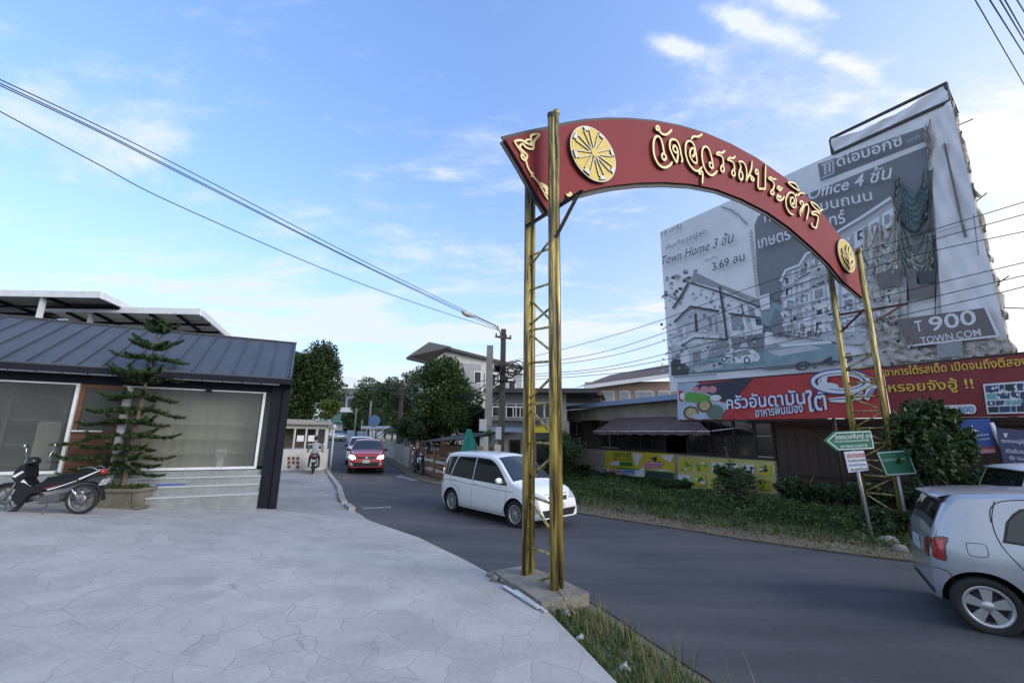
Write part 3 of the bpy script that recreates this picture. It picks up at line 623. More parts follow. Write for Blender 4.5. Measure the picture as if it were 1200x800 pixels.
def glassm(name,tint,refl=.12,film=None,filmamt=0):
    m=bpy.data.materials.new(name);m.use_nodes=True;t=m.node_tree;t.nodes.clear();out=t.nodes.new('ShaderNodeOutputMaterial')
    tr=t.nodes.new('ShaderNodeBsdfTransparent');tr.inputs[0].default_value=tuple(tint)+(1,);gl=t.nodes.new('ShaderNodeBsdfGlossy');gl.inputs['Roughness'].default_value=.03;gl.inputs[0].default_value=(.9,.93,.95,1)
    lw=t.nodes.new('ShaderNodeLayerWeight');lw.inputs[0].default_value=refl
    mxs=t.nodes.new('ShaderNodeMixShader');t.links.new(lw.outputs['Fresnel'],mxs.inputs[0]);t.links.new(tr.outputs[0],mxs.inputs[1]);t.links.new(gl.outputs[0],mxs.inputs[2]);t.links.new(mxs.outputs[0],out.inputs[0])
    if film:   # dusty tinted film on the pane
        df=t.nodes.new('ShaderNodeBsdfDiffuse');df.inputs[0].default_value=tuple(film)+(1,);m2=t.nodes.new('ShaderNodeMixShader')
        tcn=t.nodes.new('ShaderNodeTexCoord');nz=t.nodes.new('ShaderNodeTexNoise');nz.inputs['Scale'].default_value=1.3;nz.inputs['Detail'].default_value=5;t.links.new(tcn.outputs['Object'],nz.inputs['Vector'])
        t.links.new(M('MULTIPLY',M('ADD',nz.outputs[0],.5,tree=t),filmamt,tree=t),m2.inputs[0]);t.links.new(mxs.outputs[0],m2.inputs[1]);t.links.new(df.outputs[0],m2.inputs[2]);t.links.new(m2.outputs[0],out.inputs[0])
    MAT[name]=m;return m
shopglass=glassm('shop glass',(.80,.82,.80),.24,film=(.30,.31,.28),filmamt=.17)
shop=thing('shop_building','low dark shop with charcoal standing seam roof, black corner post and wide glass front','shop',SF(-3,-2,-.1),0)
mb=MB()   # walls: plinth under windows, left part, side and back walls
sbox(mb,-9,-.25,-.14,.02,-.4,.70);sbox(mb,-.2,.06,-4.5,-.4,-.4,3.2);sbox(mb,-9,-.2,-4.6,-4.45,-.3,3.2)
mb.build('wall',shopwall,shop)
mb=MB();sbox(mb,-9,-.25,-.14,.02,2.5,2.75);mb.build('lintel',blackm,shop)
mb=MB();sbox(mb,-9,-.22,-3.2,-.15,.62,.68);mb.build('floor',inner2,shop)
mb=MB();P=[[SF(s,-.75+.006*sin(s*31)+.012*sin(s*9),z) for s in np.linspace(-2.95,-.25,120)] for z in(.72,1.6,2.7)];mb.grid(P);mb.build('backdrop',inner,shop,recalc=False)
mb=MB()
for z in(1.05,1.38,1.72):sbox(mb,-2.6,-.5,-.55,-.50,z,z+.03)
mb.build('reflection_bars',inner,shop)  # bars added behind the glass in place of horizontal street reflections
mb=MB()
for k in range(5):sbox(mb,-8.4+k*.95,-8.33+k*.95,-1.9,-1.8,.7,2.6)
for z in(1.2,1.75,2.25):sbox(mb,-8.4,-4.2,-1.95,-1.75,z,z+.04)
mb.build('reflection_grid',inner2,shop)  # uprights and shelves added to stand in for reflected buildings
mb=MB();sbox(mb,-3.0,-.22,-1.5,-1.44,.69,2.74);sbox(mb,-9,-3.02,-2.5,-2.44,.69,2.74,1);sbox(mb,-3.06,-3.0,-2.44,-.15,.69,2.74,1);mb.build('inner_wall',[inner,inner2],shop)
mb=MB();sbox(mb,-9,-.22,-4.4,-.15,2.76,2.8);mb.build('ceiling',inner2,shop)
# a few things behind the glass
for (s0,s1,o,z0,z1,m_,nm,lab) in ((-1.35,-1.12,-.7,.95,1.1,whitem,'cardboard_carton','small pale carton behind the right shop window'),(-4.9,-4.5,-1.6,.95,1.7,inner,'display_board','pale notice panel standing behind the left shop window')):
    mb=MB();sbox(mb,s0,s1,o,o-.12,z0,z1);sbox(mb,s0+.03,s1-.03,o+.01,o-.1,z1,z1+.03);sbox(mb,s0+.05,s1-.05,o-.03,o-.08,.68,z0)
    tag(mb.build(nm,m_,None,base=SF(s0,o,.69)),lab,nm.split('_')[1])
def swindow(s0,s1,z0,z1,fw=.055):
    f=MB();sbox(f,s0,s0+fw,-.06,.04,z0,z1);sbox(f,s1-fw,s1,-.06,.04,z0,z1);sbox(f,s0+fw,s1-fw,-.06,.05,z0,z0+fw);sbox(f,s0+fw,s1-fw,-.06,.03,z1-.03,z1)
    w=f.build('window',whitem,shop)
    g=MB();R=[SF(s0+fw,-.02,z0+fw),SF(s1-fw,-.02,z0+fw),SF(s1-fw,-.02,z1-.03),SF(s0+fw,-.02,z1-.03)];g.quad(*R);g.build('pane',shopglass,w);return w
swindow(-8.8,-6.6,.70,2.5);swindow(-6.6,-3.8,.70,2.5);swindow(-3.0,-.42,.72,2.5)
# timber door bay
mb=MB();sbox(mb,-3.79,-3.08,-.10,-.04,.70,1.5)
for k in range(13):sbox(mb,-3.76,-3.1,-.04,-.015,.73+k*.059,.775+k*.059)
d=mb.build('door',woodm,shop)
mb=MB();sbox(mb,-3.79,-3.72,-.1,-.02,1.5,2.5);sbox(mb,-3.15,-3.08,-.1,-.02,1.5,2.5);sbox(mb,-3.72,-3.15,-.1,-.02,2.42,2.5);sbox(mb,-3.72,-3.15,-.1,-.02,1.5,1.55);f_=mb.build('frame',woodm,d)
mb=MB();mb.quad(SF(-3.72,-.06,1.55),SF(-3.15,-.06,1.55),SF(-3.15,-.06,2.42),SF(-3.72,-.06,2.42));mb.build('pane',shopglass,d)
mb=MB();sbox(mb,-3.78,-3.3,0,.05,1.52,1.55);mb.build('handle',whitem,d)
mb=MB();sbox(mb,-3.07,-2.97,-.1,.06,.5,2.5);mb.build('door_post',whitem,shop)
mb=MB();sbox(mb,-.30,-.06,-.35,.10,-.35,2.80);mb.build('corner_post',blackm,shop)
mb=MB();sbox(mb,-.055,.10,-.35,.14,-.35,2.78);mb.build('corner_post',blackm,shop)
# roof: front slope with raised seams, back slope, fascia, soffit lights
E0=(.5,2.83);E1=(-2.0,4.13)
def slope(t):return E0[0]+(E1[0]-E0[0])*t,E0[1]+(E1[1]-E0[1])*t
mb=MB();P=[]
for s in (-9.2,.08):
    P.append((SF(s,*E0),SF(s,*E1),SF(s,-4.8,2.9)))
for i in (0,1):
    a,b=P[0][i],P[0][i+1];c,d_=P[1][i+1],P[1][i]
    dn=Vector((0,0,-.06));mb.add([a,b,c,d_,a+dn,b+dn,c+dn,d_+dn],[(0,1,2,3),(7,6,5,4),(0,4,5,1),(1,5,6,2),(2,6,7,3),(3,7,4,0)])
roof=mb.build('roof',roofm,shop)
mb=MB();k=0
s=-9.0
while s<.05:
    a=SF(s,*slope(.0));b=SF(s,*slope(1.0));up=Vector((0,0,.018));mb.bar(a+up,b+up,.022,.036);s+=.375
mb.bar(SF(.07,*slope(0))+Vector((0,0,.02)),SF(.07,*slope(1))+Vector((0,0,.02)),.05,.05)
mb.bar(SF(-9.2,E1[0]-.05,E1[1]+.02),SF(.1,E1[0]-.05,E1[1]+.02),.16,.03);mb.build('seams',roofm,roof)
mb=MB();sbox(mb,-9.2,.10,.46,.52,2.68,2.80);sbox(mb,-9.2,.1,.02,.46,2.74,2.765);mb.add([SF(.085,.5,2.8),SF(.085,-2.0,4.1),SF(.085,-4.7,2.9),SF(.085,-4.7,2.6),SF(.085,.3,2.6)],[(0,1,2,3,4)]);mb.build('fascia',blackm,shop)
mb=MB();s=-8.6
while s<-.4:
    sbox(mb,s,s+.36,.30,.40,2.66,2.685);s+=.385
mb.build('soffit_strip',whitem,shop)
mb=MB();sbox(mb,-9.2,-.28,.05,.44,2.69,2.73);mb.build('soffit',blackm,shop)
mb=MB();sbox(mb,-1.62,-1.52,.03,.12,2.44,2.54);mb.build('camera_box',blackm,shop)
# stepped concrete ledges in front
mb=MB()
mb2=[(-2.9,-.30,.02,.20,.56),(-2.2,-.31,.20,.42,.40),(-2.25,-.29,.42,.66,.22)]
for s0,s1,o0,o1,z in mb2:
    mb=MB();sbox(mb,s0,s1,o0,o1+.001,-.5,z);sbox(mb,s0-.01,s1+.005,o0,o1+.02,z,z+.022,1);mb.build('step',[shopwall,mat('skylit step edge',(.44,.45,.44),.8,var=.15)],shop)  # whitish lip colour paints in the sky light caught by the step tops
mb=MB();sbox(mb,-3.3,-2.2,.2,.34,-.2,.47);sbox(mb,-2.75,-1.7,.205,.213,.41,.455,1);mb.build('ledge',[shopwall,mat('blue brush writing',(.04,.08,.35),.7,var=.5,scale=14)],shop)
# metal canopies of the yard behind
canm=mat('canopy underside',(.16,.15,.135),.7,var=.25,scale=1.5,dirt=(.09,.08,.07),dscale=1,damt=.6)
can2=mat('cream ceiling board',(.42,.40,.35),.8,var=.1)
def canopy(lab,fx0,fx1,fy,z,bdx,by,posts,under,drop=0.0):
    t=thing('yard_canopy',lab,'canopy',(fx1-1,fy+1,H(fx1-1,fy+1)))
    a=Vector((fx0,fy,z));b=Vector((fx1,fy,z-.05));c=Vector((fx1+bdx,by,z-drop));d=Vector((fx0+bdx,by,z-drop))
    mb=MB();up=Vector((0,0,.07));mb.add([a,b,c,d,a+up,b+up,c+up,d+up],[(3,2,1,0),(4,5,6,7),(0,1,5,4),(1,2,6,5),(2,3,7,6),(3,0,4,7)]);mb.build('roof_sheet',under,t)
    mb=MB();mb.bar(a+Vector((0,-.02,.05)),b+Vector((0,-.02,.05)),.07,.22);mb.bar(b+Vector((.03,0,.02)),c+Vector((.03,0,.02)),.07,.22);mb.build('fascia',whitem,t)
    mb=MB()
    for u in (.12,.3,.48,.66,.84):mb.bar(a.lerp(b,u)+Vector((0,.1,-.06)),d.lerp(c,u)+Vector((0,0,-.06)),.07,.09)
    for v in (.3,.62,.93):mb.bar(a.lerp(d,v)+Vector((0,0,-.13)),b.lerp(c,v)+Vector((0,0,-.13)),.07,.09)
    mb.build('beams',blackm,t)
    for (x,y) in posts:
        mb=MB();mb.box((x,y,(z+H(x,y))/2-.04),(.12,.12,z-H(x,y)-.02));mb.build('post',whitem,t)
    return t
canopy('larger flat metal canopy with white fascia and dark beams above the shop roof',-26,-13.98,14,6.02,-.95,17.4,[(-16.1,14.15),(-14.75,16.6),(-21,14.15)],canm)
canopy('smaller flat canopy with cream ceiling right of the larger canopy above the shop roof',-17,-11.35,15.1,5.78,-1.6,19.2,[(-12.85,18.6),(-15.6,15.4)],can2,.05)
mb=MB();mb.box((-20,20.5,2.2),(14,.2,5.4));mb.box((-20,20.5,4.95),(14.2,.35,.12),mi=1)
tag(mb.build('yard_wall',[mat('cream rear wall',(.42,.40,.36),.85,var=.15,dirt=(.25,.24,.22),dscale=.6,damt=.6),whitem],None,base=(-20,20.5,0)),'cream rear wall of the yard under the metal canopies behind the shop','wall')

# ------------------------------------------------------------------ norfolk pine in a planter
rng=np.random.default_rng(4)
TY=9.1
tpts=[at(141,583,TY),at(150,540,TY),at(160,495,TY),at(168,460,TY),at(178,420,TY),at(187,378,TY)]
pine=thing('norfolk_pine','young norfolk pine with tiered drooping branches leaning in a stone planter before the shop','tree',tpts[0])
mb=MB();mb.tube(smooth(tpts,4),[.055-.045*i/20 for i in range(21)],8);trk=mb.build('trunk',mat('pine bark',(.16,.11,.075),.9,var=.3,scale=8,bump=.5),pine)
lv=[((290,100),.34,5),((284,72),.20,5),((265,165),.56,6),((257,198),.62,6),((236,262),.76,6),((226,300),.6,5),((213,345),.86,6),((191,398),.94,6),((172,448),.98,6),((160,500),1.0,6),((145,545),.8,5),((132,580),1.05,6),((120,612),.85,5),((112,640),.9,6)]
pm=leafmat('pine needles',(.022,.048,.022),(.11,.155,.06),3)
bark=MAT['pine bark']
def needles(mb,pts,n,ln,rad):
    P=np.array(pts);k=rng.integers(0,len(P)-1,n);u=rng.random(n)[:,None];p=P[k]*(1-u)+P[k+1]*u;d=P[k+1]-P[k];d/=np.maximum(np.linalg.norm(d,axis=1,keepdims=True),1e-6)
    r=rng.normal(size=(n,3));r-=d*(r*d).sum(1)[:,None];r/=np.linalg.norm(r,axis=1,keepdims=True);tt=(k+u[:,0])/(len(P)-1)
    a=d*.75+r*.65+np.array([0,0,.12]);a/=np.linalg.norm(a,axis=1,keepdims=True);L=ln*(.6+.7*rng.random(n))*(1.1-.45*tt)
    q=p+r*(rad*(1-.7*tt)*rng.random(n))[:,None];w=np.cross(a,r)*.007
    A=q-w;B=q+w;C_=q+a*L[:,None];b0=len(mb.v);mb.v.extend(map(tuple,np.stack([A,B,C_],1).reshape(-1,3)));mb.f.extend([(b0+3*i,b0+3*i+1,b0+3*i+2) for i in range(n)]);mb.m.extend([0]*n);mb.sm.extend([False]*n)
ph=0
for (zx,zy),R_,nb in lv:
    px_,py_=100+zx/3.333,360+zy/3.333
    c=at(px_,py_,TY);ph+=.55
    for k in range(nb):
        a=ph+2*pi*k/nb+rng.normal()*.22;L=R_*rng.uniform(.72,1.15)
        if sin(a)>0:L=min(L,.42/max(sin(a),.2))
        dk=rng.uniform(.6,1.35);sw=rng.normal()*.12;pts=[]
        for t in np.linspace(0,1,10):
            z=(dk*(.16*t-.78*t*t)+.66*t**3)*L if R_>.6 else (.50*t-.12*t*t+.10*t**3)*L*dk
            pts.append((c[0]+cos(a+sw*t)*L*t,c[1]+sin(a+sw*t)*L*t,c[2]+z))
        mb=MB();mb.tube(pts,[.012*(1-.75*t) for t in np.linspace(0,1,10)],5,mi=1)
        needles(mb,pts[1:],int(430+520*R_),.088,.024)
        if R_>.3:
            for sgn in(-1,1):
                for t in(.25,.4,.55,.7,.85):
                    if rng.random()<.2:continue
                    i=int(t*9);bq=a+sgn*rng.uniform(.45,.85);q=pts[i];l2=L*rng.uniform(.18,.34)*(1.15-t)
                    tw=[(q[0]+cos(bq)*l2*u,q[1]+sin(bq)*l2*u,q[2]-.22*l2*u+.25*l2*u*u) for u in np.linspace(0,1,5)];needles(mb,tw,110,.072,.018)
        mb.build('branch',[pm,bark],pine,recalc=False)
mb=MB();tp=tpts[-1]
needles(mb,[(tp[0]-.02,tp[1],tp[2]-.25),(tp[0],tp[1],tp[2]-.05),(tp[0]+.01,tp[1],tp[2]+.08)],420,.085,.02)
mb.build('leader',pm,pine,recalc=False)
pc=Vector((-7.72,9.02,H(-7.72,9.02)+.05));plz=radians(6)
stone=mat('mossy planter stone',(.17,.155,.125),.9,var=.3,scale=3,bump=.5,dirt=(.07,.08,.035),dscale=3,damt=.8)
R3=Matrix.Rotation(plz,3,'Z')
mb=MB()
def plb(c,s,mi=0):mb.box(pc+R3@Vector(c),s,R=R3,mi=mi)
plb((0,0,.015),(1.05,.62,.03));plb((0,-.2,.17),(.78,.045,.28));plb((0,.2,.17),(.78,.045,.28));plb((-.41,0,.17),(.045,.44,.28));plb((.41,0,.17),(.045,.44,.28))
plb((0,-.235,.335),(.94,.07,.055));plb((0,.235,.335),(.94,.07,.055));plb((-.44,0,.335),(.07,.40,.055));plb((.44,0,.335),(.07,.40,.055))
for x in(-.40,.40):plb((x,-.238,.17),(.055,.03,.25))
plb((0,-.228,.05),(.74,.02,.04));plb((0,0,.27),(.78,.36,.03),1)
pl=mb.build('stone_planter',[stone,soil],None,base=pc);tag(pl,'low weathered stone planter box at the foot of the norfolk pine','planter')
mb=MB()
for k in range(5):leaves(mb,pc+R3@Vector((-.3+.15*k,rng.uniform(-.1,.1),.36)),(.12,.12,.07),120,.07,rng,0,asp=.3)
tag(mb.build('low_plant',leafmat('planter weeds',(.03,.05,.015),(.09,.12,.03),4),None,base=pc+Vector((0,0,.3)),recalc=False),'low straggly plants filling the stone planter under the norfolk pine','plant')

# ------------------------------------------------------------------ motorcycles
rubber=mat('rubber',(.018,.018,.018),.85,var=.2,scale=10)
bikeblack=mat('black gloss plastic',(.010,.011,.013),.3,var=.1,coat=.15,spec=.35)
seatm=mat('black vinyl seat',(.010,.011,.015),.6,var=.15,spec=.25)
alloy=mat('cast alloy',(.20,.205,.21),.4,metal=.6,var=.12,scale=10)
chrome=mat('chrome',(.7,.7,.72),.15,metal=1,var=.05)
engm=mat('engine grey',(.12,.12,.12),.5,metal=.5,var=.25,scale=10)
white_st=mat('white decal',(.72,.73,.76),.35,var=.05)
red_st=mat('red decal',(.4,.05,.04),.4,var=.05)
lampglass=mat('lamp lens',(.55,.58,.62),.08,var=.03,coat=.6)
tailred=mat('tail lamp red',(.35,.012,.015),.12,var=.08,coat=.6)
plate_w=mat('number plate',(.55,.56,.57),.5,var=.1,scale=14,dirt=(.08,.08,.09),dscale=38,damt=.8)
def motorcycle(lab,loc,rz,bodym,group=None,cat='motorcycle',basket=False):
    t=thing('motorcycle',lab,cat,loc,rz,group)
    Y=Vector((0,1,0));X=Vector((1,0,0));Z=Vector((0,0,1));O=Vector((0,0,0))
    def part(nm,mb,m,par=None):
        o=mb.build(nm,m,par or t,world=False);return o
    def slab(mb,poly,w,mi=0,y=0.0):mb.prism(poly,Vector((0,y,0)),X,Z,-Y,-w,w,mi)
    for cx in(0,1.24):
        mb=MB();mb.lathe([(.225,-.035),(.25,-.046),(.272,-.034),(.284,-.012),(.284,.012),(.272,.034),(.25,.046),(.225,.035),(.225,-.035)],(cx,0,.284),(0,1,0),32)
        w=part('wheel',mb,rubber)
        mb=MB();mb.lathe([(.228,-.03),(.205,-.026),(.200,0),(.205,.026),(.228,.03)],(cx,0,.284),(0,1,0),32);mb.lathe([(.0,-.05),(.05,-.05),(.055,0),(.05,.05),(0,.05)],(cx,0,.284),(0,1,0),16)
        for k in range(8):
            a=2*pi*k/8+.2*(k%2);mb.bar((cx+.04*cos(a),0,.284+.04*sin(a)),(cx+.205*cos(a+.12),0,.284+.205*sin(a+.12)),.022,.02,up=(0,1,0))
        mb.lathe([(.03,.055),(.10,.055),(.10,.06),(.03,.06)],(cx,0,.284),(0,1,0),20);part('rim',mb,alloy,w)
    mb=MB();slab(mb,[(.64,.62),(.58,.70),(.40,.735),(.23,.765),(-.10,.86),(-.26,.875),(-.24,.84),(.0,.75),(.25,.69),(.45,.64)],.115);part('seat',mb,seatm)
    mb=MB();slab(mb,[(.66,.62),(.45,.645),(.25,.69),(.0,.75),(-.26,.85),(-.27,.80),(-.02,.66),(.2,.55),(.37,.47),(.62,.45),(.78,.46),(.80,.53)],.10);part('rear_cowl',mb,bodym)
    mb=MB();slab(mb,[(1.08,.63),(.95,.66),(.86,.56),(.77,.51),(.60,.48),(.62,.42),(.80,.40),(.92,.22),(1.0,.20),(1.07,.30),(1.03,.45)],.13);slab(mb,[(1.13,.80),(1.05,.93),(.98,.93),(.93,.70),(1.0,.60),(1.10,.62),(1.16,.70)],.14);part('leg_shield',mb,bodym)
    for sgn in(-1,1):
        mb=MB()
        mb.prism([(.07,.672),(-.27,.845),(-.265,.82),(.05,.648)],Vector((0,sgn*.1,0)),X,Z,Y*sgn,0,.006);mb.prism([(.56,.475),(.40,.52),(.08,.645),(.10,.625),(.40,.50),(.54,.455)],Vector((0,sgn*.1,0)),X,Z,Y*sgn,0,.006)
        mb.prism([(1.08,.615),(.95,.655),(.86,.56),(.80,.53),(.93,.60)],Vector((0,sgn*.13,0)),X,Z,Y*sgn,0,.006);mb.prism([(1.15,.72),(1.0,.82),(.97,.80),(1.10,.69)],Vector((0,sgn*.14,0)),X,Z,Y*sgn,0,.006)
        part('decal',mb,white_st)
        mb=MB();mb.prism([(.60,.49),(.42,.54),(.30,.585),(.42,.53),(.6,.475)],Vector((0,sgn*.1,0)),X,Z,Y*sgn,.004,.010);part('decal',mb,red_st)
        mb=MB();mb.tube([(.0,sgn*.075,.284),(.17,sgn*.09,.50)],.013,8);mb.tube([(.05,sgn*.08,.34),(.15,sgn*.088,.48)],.024,10,mi=0);part('shock_absorber',mb,chrome)
        mb=MB();mb.tube([(1.24,sgn*.06,.284),(1.10,sgn*.06,.66)],.019,8);part('fork_leg',mb,alloy)
        mb=MB();mb.tube([(.93,0,.97),(.90,sgn*.18,.98),(.84,sgn*.32,.95)],.012,8);part('handlebar',mb,engm)
        mb=MB();mb.tube([(.86,sgn*.27,.96),(.82,sgn*.37,.945)],.018,8);part('grip',mb,rubber)
        mb=MB();mb.tube([(.90,sgn*.2,.98),(.91,sgn*.26,1.12),(.89,sgn*.31,1.25)],.006,6);mb.ell((.89,sgn*.32,1.29),(.016,.055,.04),12,8);part('mirror',mb,chrome)
    mb=MB();mb.ell((.97,0,.99),(.10,.12,.085),14,9);part('handlebar_cowl',mb,bodym)
    mb=MB();mb.ell((1.035,0,.99),(.05,.085,.06),14,9);part('headlight',mb,lampglass)
    mb=MB();pf=[(1.24+.33*cos(a),.284+.31*sin(a)) for a in np.linspace(radians(20),radians(165),12)];mb.grid([[(x,-.06,z-.03),(x,-.045,z),(x,.045,z),(x,.06,z-.03)] for x,z in pf]);part('front_mudguard',mb,bodym)
    mb=MB();pr=[(.33*cos(a),.284+.33*sin(a)) for a in np.linspace(radians(75),radians(185),11)];mb.grid([[(x-.02,-.06,z-.02),(x-.02,-.05,z),(x-.02,.05,z),(x-.02,.06,z-.02)] for x,z in pr]);part('rear_mudguard',mb,seatm)
    mb=MB();mb.box((-.315,0,.60),(.012,.19,.13),R=Matrix.Rotation(radians(-28),3,'Y'));part('number_plate',mb,plate_w)
    mb=MB();mb.ell((-.26,0,.80),(.05,.08,.055),12,8);part('tail_light',mb,tailred)
    mb=MB();mb.tube([(-.24,-.12,.84),(-.10,-.13,.90),(.1,-.13,.84)],.012,6);mb.tube([(-.24,.12,.84),(-.10,.13,.90),(.1,.13,.84)],.012,6);mb.tube([(-.24,-.12,.84),(-.27,0,.85),(-.24,.12,.84)],.012,6);part('grab_rail',mb,alloy)
    mb=MB();mb.prism([(.58,.36),(.35,.40),(.30,.30),(.36,.22),(.62,.20),(.72,.28)],O,X,Z,-Y,-.12,.12);mb.tube([(.70,.0,.33),(.88,0,.30)],.06,12);part('engine',mb,engm)
    mb=MB();mb.prism([(.42,.34),(.0,.335),(-.05,.284),(.0,.235),(.42,.25)],Vector((0,-.085,0)),X,Z,-Y,0,.03);mb.v=[(x,-y if False else y,z) for x,y,z in mb.v];part('swing_arm',mb,alloy)
    mb=MB();mb.tube(smooth([(.8,-.1,.26),(.6,-.13,.22),(.3,-.14,.26),(.05,-.15,.32),(-.22,-.16,.42)],4),[.02]*5+[.03]*4+[.042]*8,10);part('exhaust',mb,engm)
    mb=MB();mb.tube([(.5,.1,.2),(.46,.22,.01)],.012,6);mb.tube([(.62,-.24,.24),(.62,.24,.24)],.014,6);mb.tube([(.3,.14,.27),(.25,.2,.27)],.012,6);part('side_stand',mb,engm)
    if basket:
        mb=MB();mb.box((1.28,0,.86),(.26,.32,.2));part('basket',mb,engm)
    return t
bb=G(93,602,.05);mbk=motorcycle('parked black underbone motorcycle with white stripes before the left shop window',(bb[0],bb[1],H(bb[0],bb[1])+.05),pi+radians(7),bikeblack);mbk.scale=(.92,.88,.88)
# ------------------------------------------------------------------ frames for upright planes
class Plane:
    def __init__(s,p0,p1):
        s.p0=np.array([p0[0],p0[1],0.]);d=np.array([p1[0]-p0[0],p1[1]-p0[1],0.]);s.L=float(np.linalg.norm(d));s.d=d/s.L;s.n=np.array([s.d[1],-s.d[0],0.])
        s.ax=Vector(s.d);s.az=Vector(s.n);s.ay=Vector((0,0,1));s.o=Vector(s.p0);s.R=Matrix((s.ax,-s.az,s.ay)).transposed()
    def px(s,x,y,off=0.0):
        q=onpl(x,y,s.p0+s.n*off,s.n);return (float((q-s.p0)@s.d),float(q[2]))
    def P(s,u,z,off=0.0):return s.o+s.ax*u+s.az*off+Vector((0,0,z))
    def box(s,mb,u0,u1,o0,o1,z0,z1,mi=0):return mb.box(s.P((u0+u1)/2,(z0+z1)/2,(o0+o1)/2),(abs(u1-u0),abs(o1-o0),abs(z1-z0)),R=s.R,mi=mi)
    def poly(s,mb,pts,t,mi=0,off=0.0,th=.003):
        q=[s.px(x,y,off) for x,y in pts];return mb.prism(q,s.o,s.ax,s.ay,s.az,off+t-th,off+t,mi,back=False)
    def stroke(s,mb,pts,w,t,mi=0,off=0.0,k=4):
        q=[s.px(x,y,off) for x,y in pts]
        if k>1 and len(q)>2:q=smooth(q,k)
        return ribbon(mb,q,w,s.o,s.ax,s.ay,s.az,off+t-.003,off+t,mi,mi,taper=False)
    def txt(s,mb,body,a,b,hpx,mi=0,t=.01,off=0.0,bold=0.0,shear=0.0):
        """lettering whose baseline runs between two points of the plane"""
        A=s.px(*a,off);B=s.px(*b,off);C_=s.px(a[0],a[1]-hpx,off)
        dx=B[0]-A[0];dz=B[1]-A[1];L=hypot(dx,dz);h=C_[1]-A[1]
        axx=(s.ax*dx+s.ay*dz)/L;ayy=s.ay
        return text(mb,body,s.P(A[0],A[1],off),axx,ayy,s.az,width=L,height=h,mi=mi,bold=bold,shear=shear,t=t)
    def cloth(s,mb,quad,nu,nv,fn,mi=0,off=0.0):
        """quad TL,TR,BR,BL in (u,z); fn(a,b)->(du,dz,doff)"""
        P=[]
        for j in range(nv+1):
            b=j/nv;row=[]
            for i in range(nu+1):
                a=i/nu
                u=(quad[0][0]*(1-a)+quad[1][0]*a)*(1-b)+(quad[3][0]*(1-a)+quad[2][0]*a)*b
                z=(quad[0][1]*(1-a)+quad[1][1]*a)*(1-b)+(quad[3][1]*(1-a)+quad[2][1]*a)*b
                e=fn(a,b);row.append(s.P(u+e[0],z+e[1],off+e[2]))
            P.append(row)
        return mb.grid(P,mi)

# ------------------------------------------------------------------ long timber restaurant
RP=Plane((3.78,28),(9.0,14.9))
cream_b=mat('weathered cream board',(.30,.27,.225),.8,var=.2,scale=1.5,dirt=(.15,.13,.10),dscale=.9,damt=.75)
corr=mat('grey corrugated sheet',(.30,.285,.265),.7,var=.15,scale=2,dirt=(.17,.15,.125),dscale=.8,damt=.7)
darkwood=mat('dark timber',(.035,.026,.020),.75,var=.3,scale=3,bump=.3)
brownwall=mat('dark brown boards',(.048,.032,.022),.75,var=.35,scale=1.2,stretch=(1,1,.25),bump=.3)
bluem=mat('blue roof edge',(.22,.30,.42),.5,metal=.2,var=.12)
dimglass=mat('dim window glass',(.018,.018,.018),.12,var=.4,scale=.8,spec=.5)
awnm=mat('faded awning cloth',(.13,.085,.085),.85,var=.2,scale=1.5,dirt=(.07,.05,.05),dscale=1,damt=.6)
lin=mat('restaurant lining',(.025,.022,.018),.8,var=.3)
rest=thing('restaurant_building','long low timber restaurant with blue roof edge, dark windows and cream panels along the verge','restaurant',RP.P(7,H(5,20),-4))
mb=MB();RP.box(mb,0,14,-.10,0,-1.0,.84,0)
for k in range(46):RP.box(mb,.02+k*.085,.05+k*.085,0,.012,-.9,.83,0)
RP.box(mb,-.02,14.02,-.16,.05,.84,.90,1);mb.build('wall_panel',[corr,darkwood],rest)
mb=MB();RP.box(mb,-.4,14,-.12,-.02,2.44,3.12);RP.box(mb,-.1,-.0,-6,0,-1,3.1);mb.build('fascia_board',cream_b,rest)
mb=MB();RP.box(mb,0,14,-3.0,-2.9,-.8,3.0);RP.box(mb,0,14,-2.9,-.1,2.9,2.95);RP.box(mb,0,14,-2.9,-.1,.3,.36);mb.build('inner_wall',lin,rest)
# roof: sheet rising gently to the back, blue edge
mb=MB();a=RP.P(-.75,3.24,.45);b=RP.P(14.2,3.24,.45);c=RP.P(14.2,3.7,-7);d=RP.P(-.75,3.7,-7);dn=Vector((0,0,-.05))
mb.add([a,b,c,d,a+dn,b+dn,c+dn,d+dn],[(0,1,2,3),(7,6,5,4),(0,4,5,1),(1,5,6,2),(2,6,7,3),(3,7,4,0)]);ro=mb.build('roof',roofm,rest)
mb=MB();RP.box(mb,-.78,14.2,.46,.50,3.13,3.36);mb.build('roof_edge',bluem,ro)
# posts, windows with sashes
ws=[0,.12,1.48,3.45,5.13,6.95,8.6,10.0,11.2,12.39,13.26,13.98]
mb=MB()
for u in ws[1:]:
    mb=MB();RP.box(mb,u-.045,u+.045,-.09,-.01,.90,2.44);mb.build('window_post',darkwood,rest)
for i in range(1,len(ws)-1):
    if i in(2,6):continue
    u0,u1=ws[i]+.047,ws[i+1]-.047
    w=MB();RP.box(w,u0,u1,-.07,-.03,.91,.96);RP.box(w,u0,u1,-.07,-.03,2.38,2.43)
    n_=2 if u1-u0>1.0 else 1
    for k in range(1,n_):RP.box(w,u0+(u1-u0)*k/n_-.025,u0+(u1-u0)*k/n_+.025,-.07,-.03,.96,2.38)
    RP.box(w,u0,u1,-.068,-.034,1.62,1.665);wo_=w.build('window',cream_b if i in(1,3,10) else darkwood,rest)
    g=MB();g.quad(RP.P(u0,.96,-.05),RP.P(u1,.96,-.05),RP.P(u1,2.38,-.05),RP.P(u0,2.38,-.05));g.build('pane',dimglass,wo_)
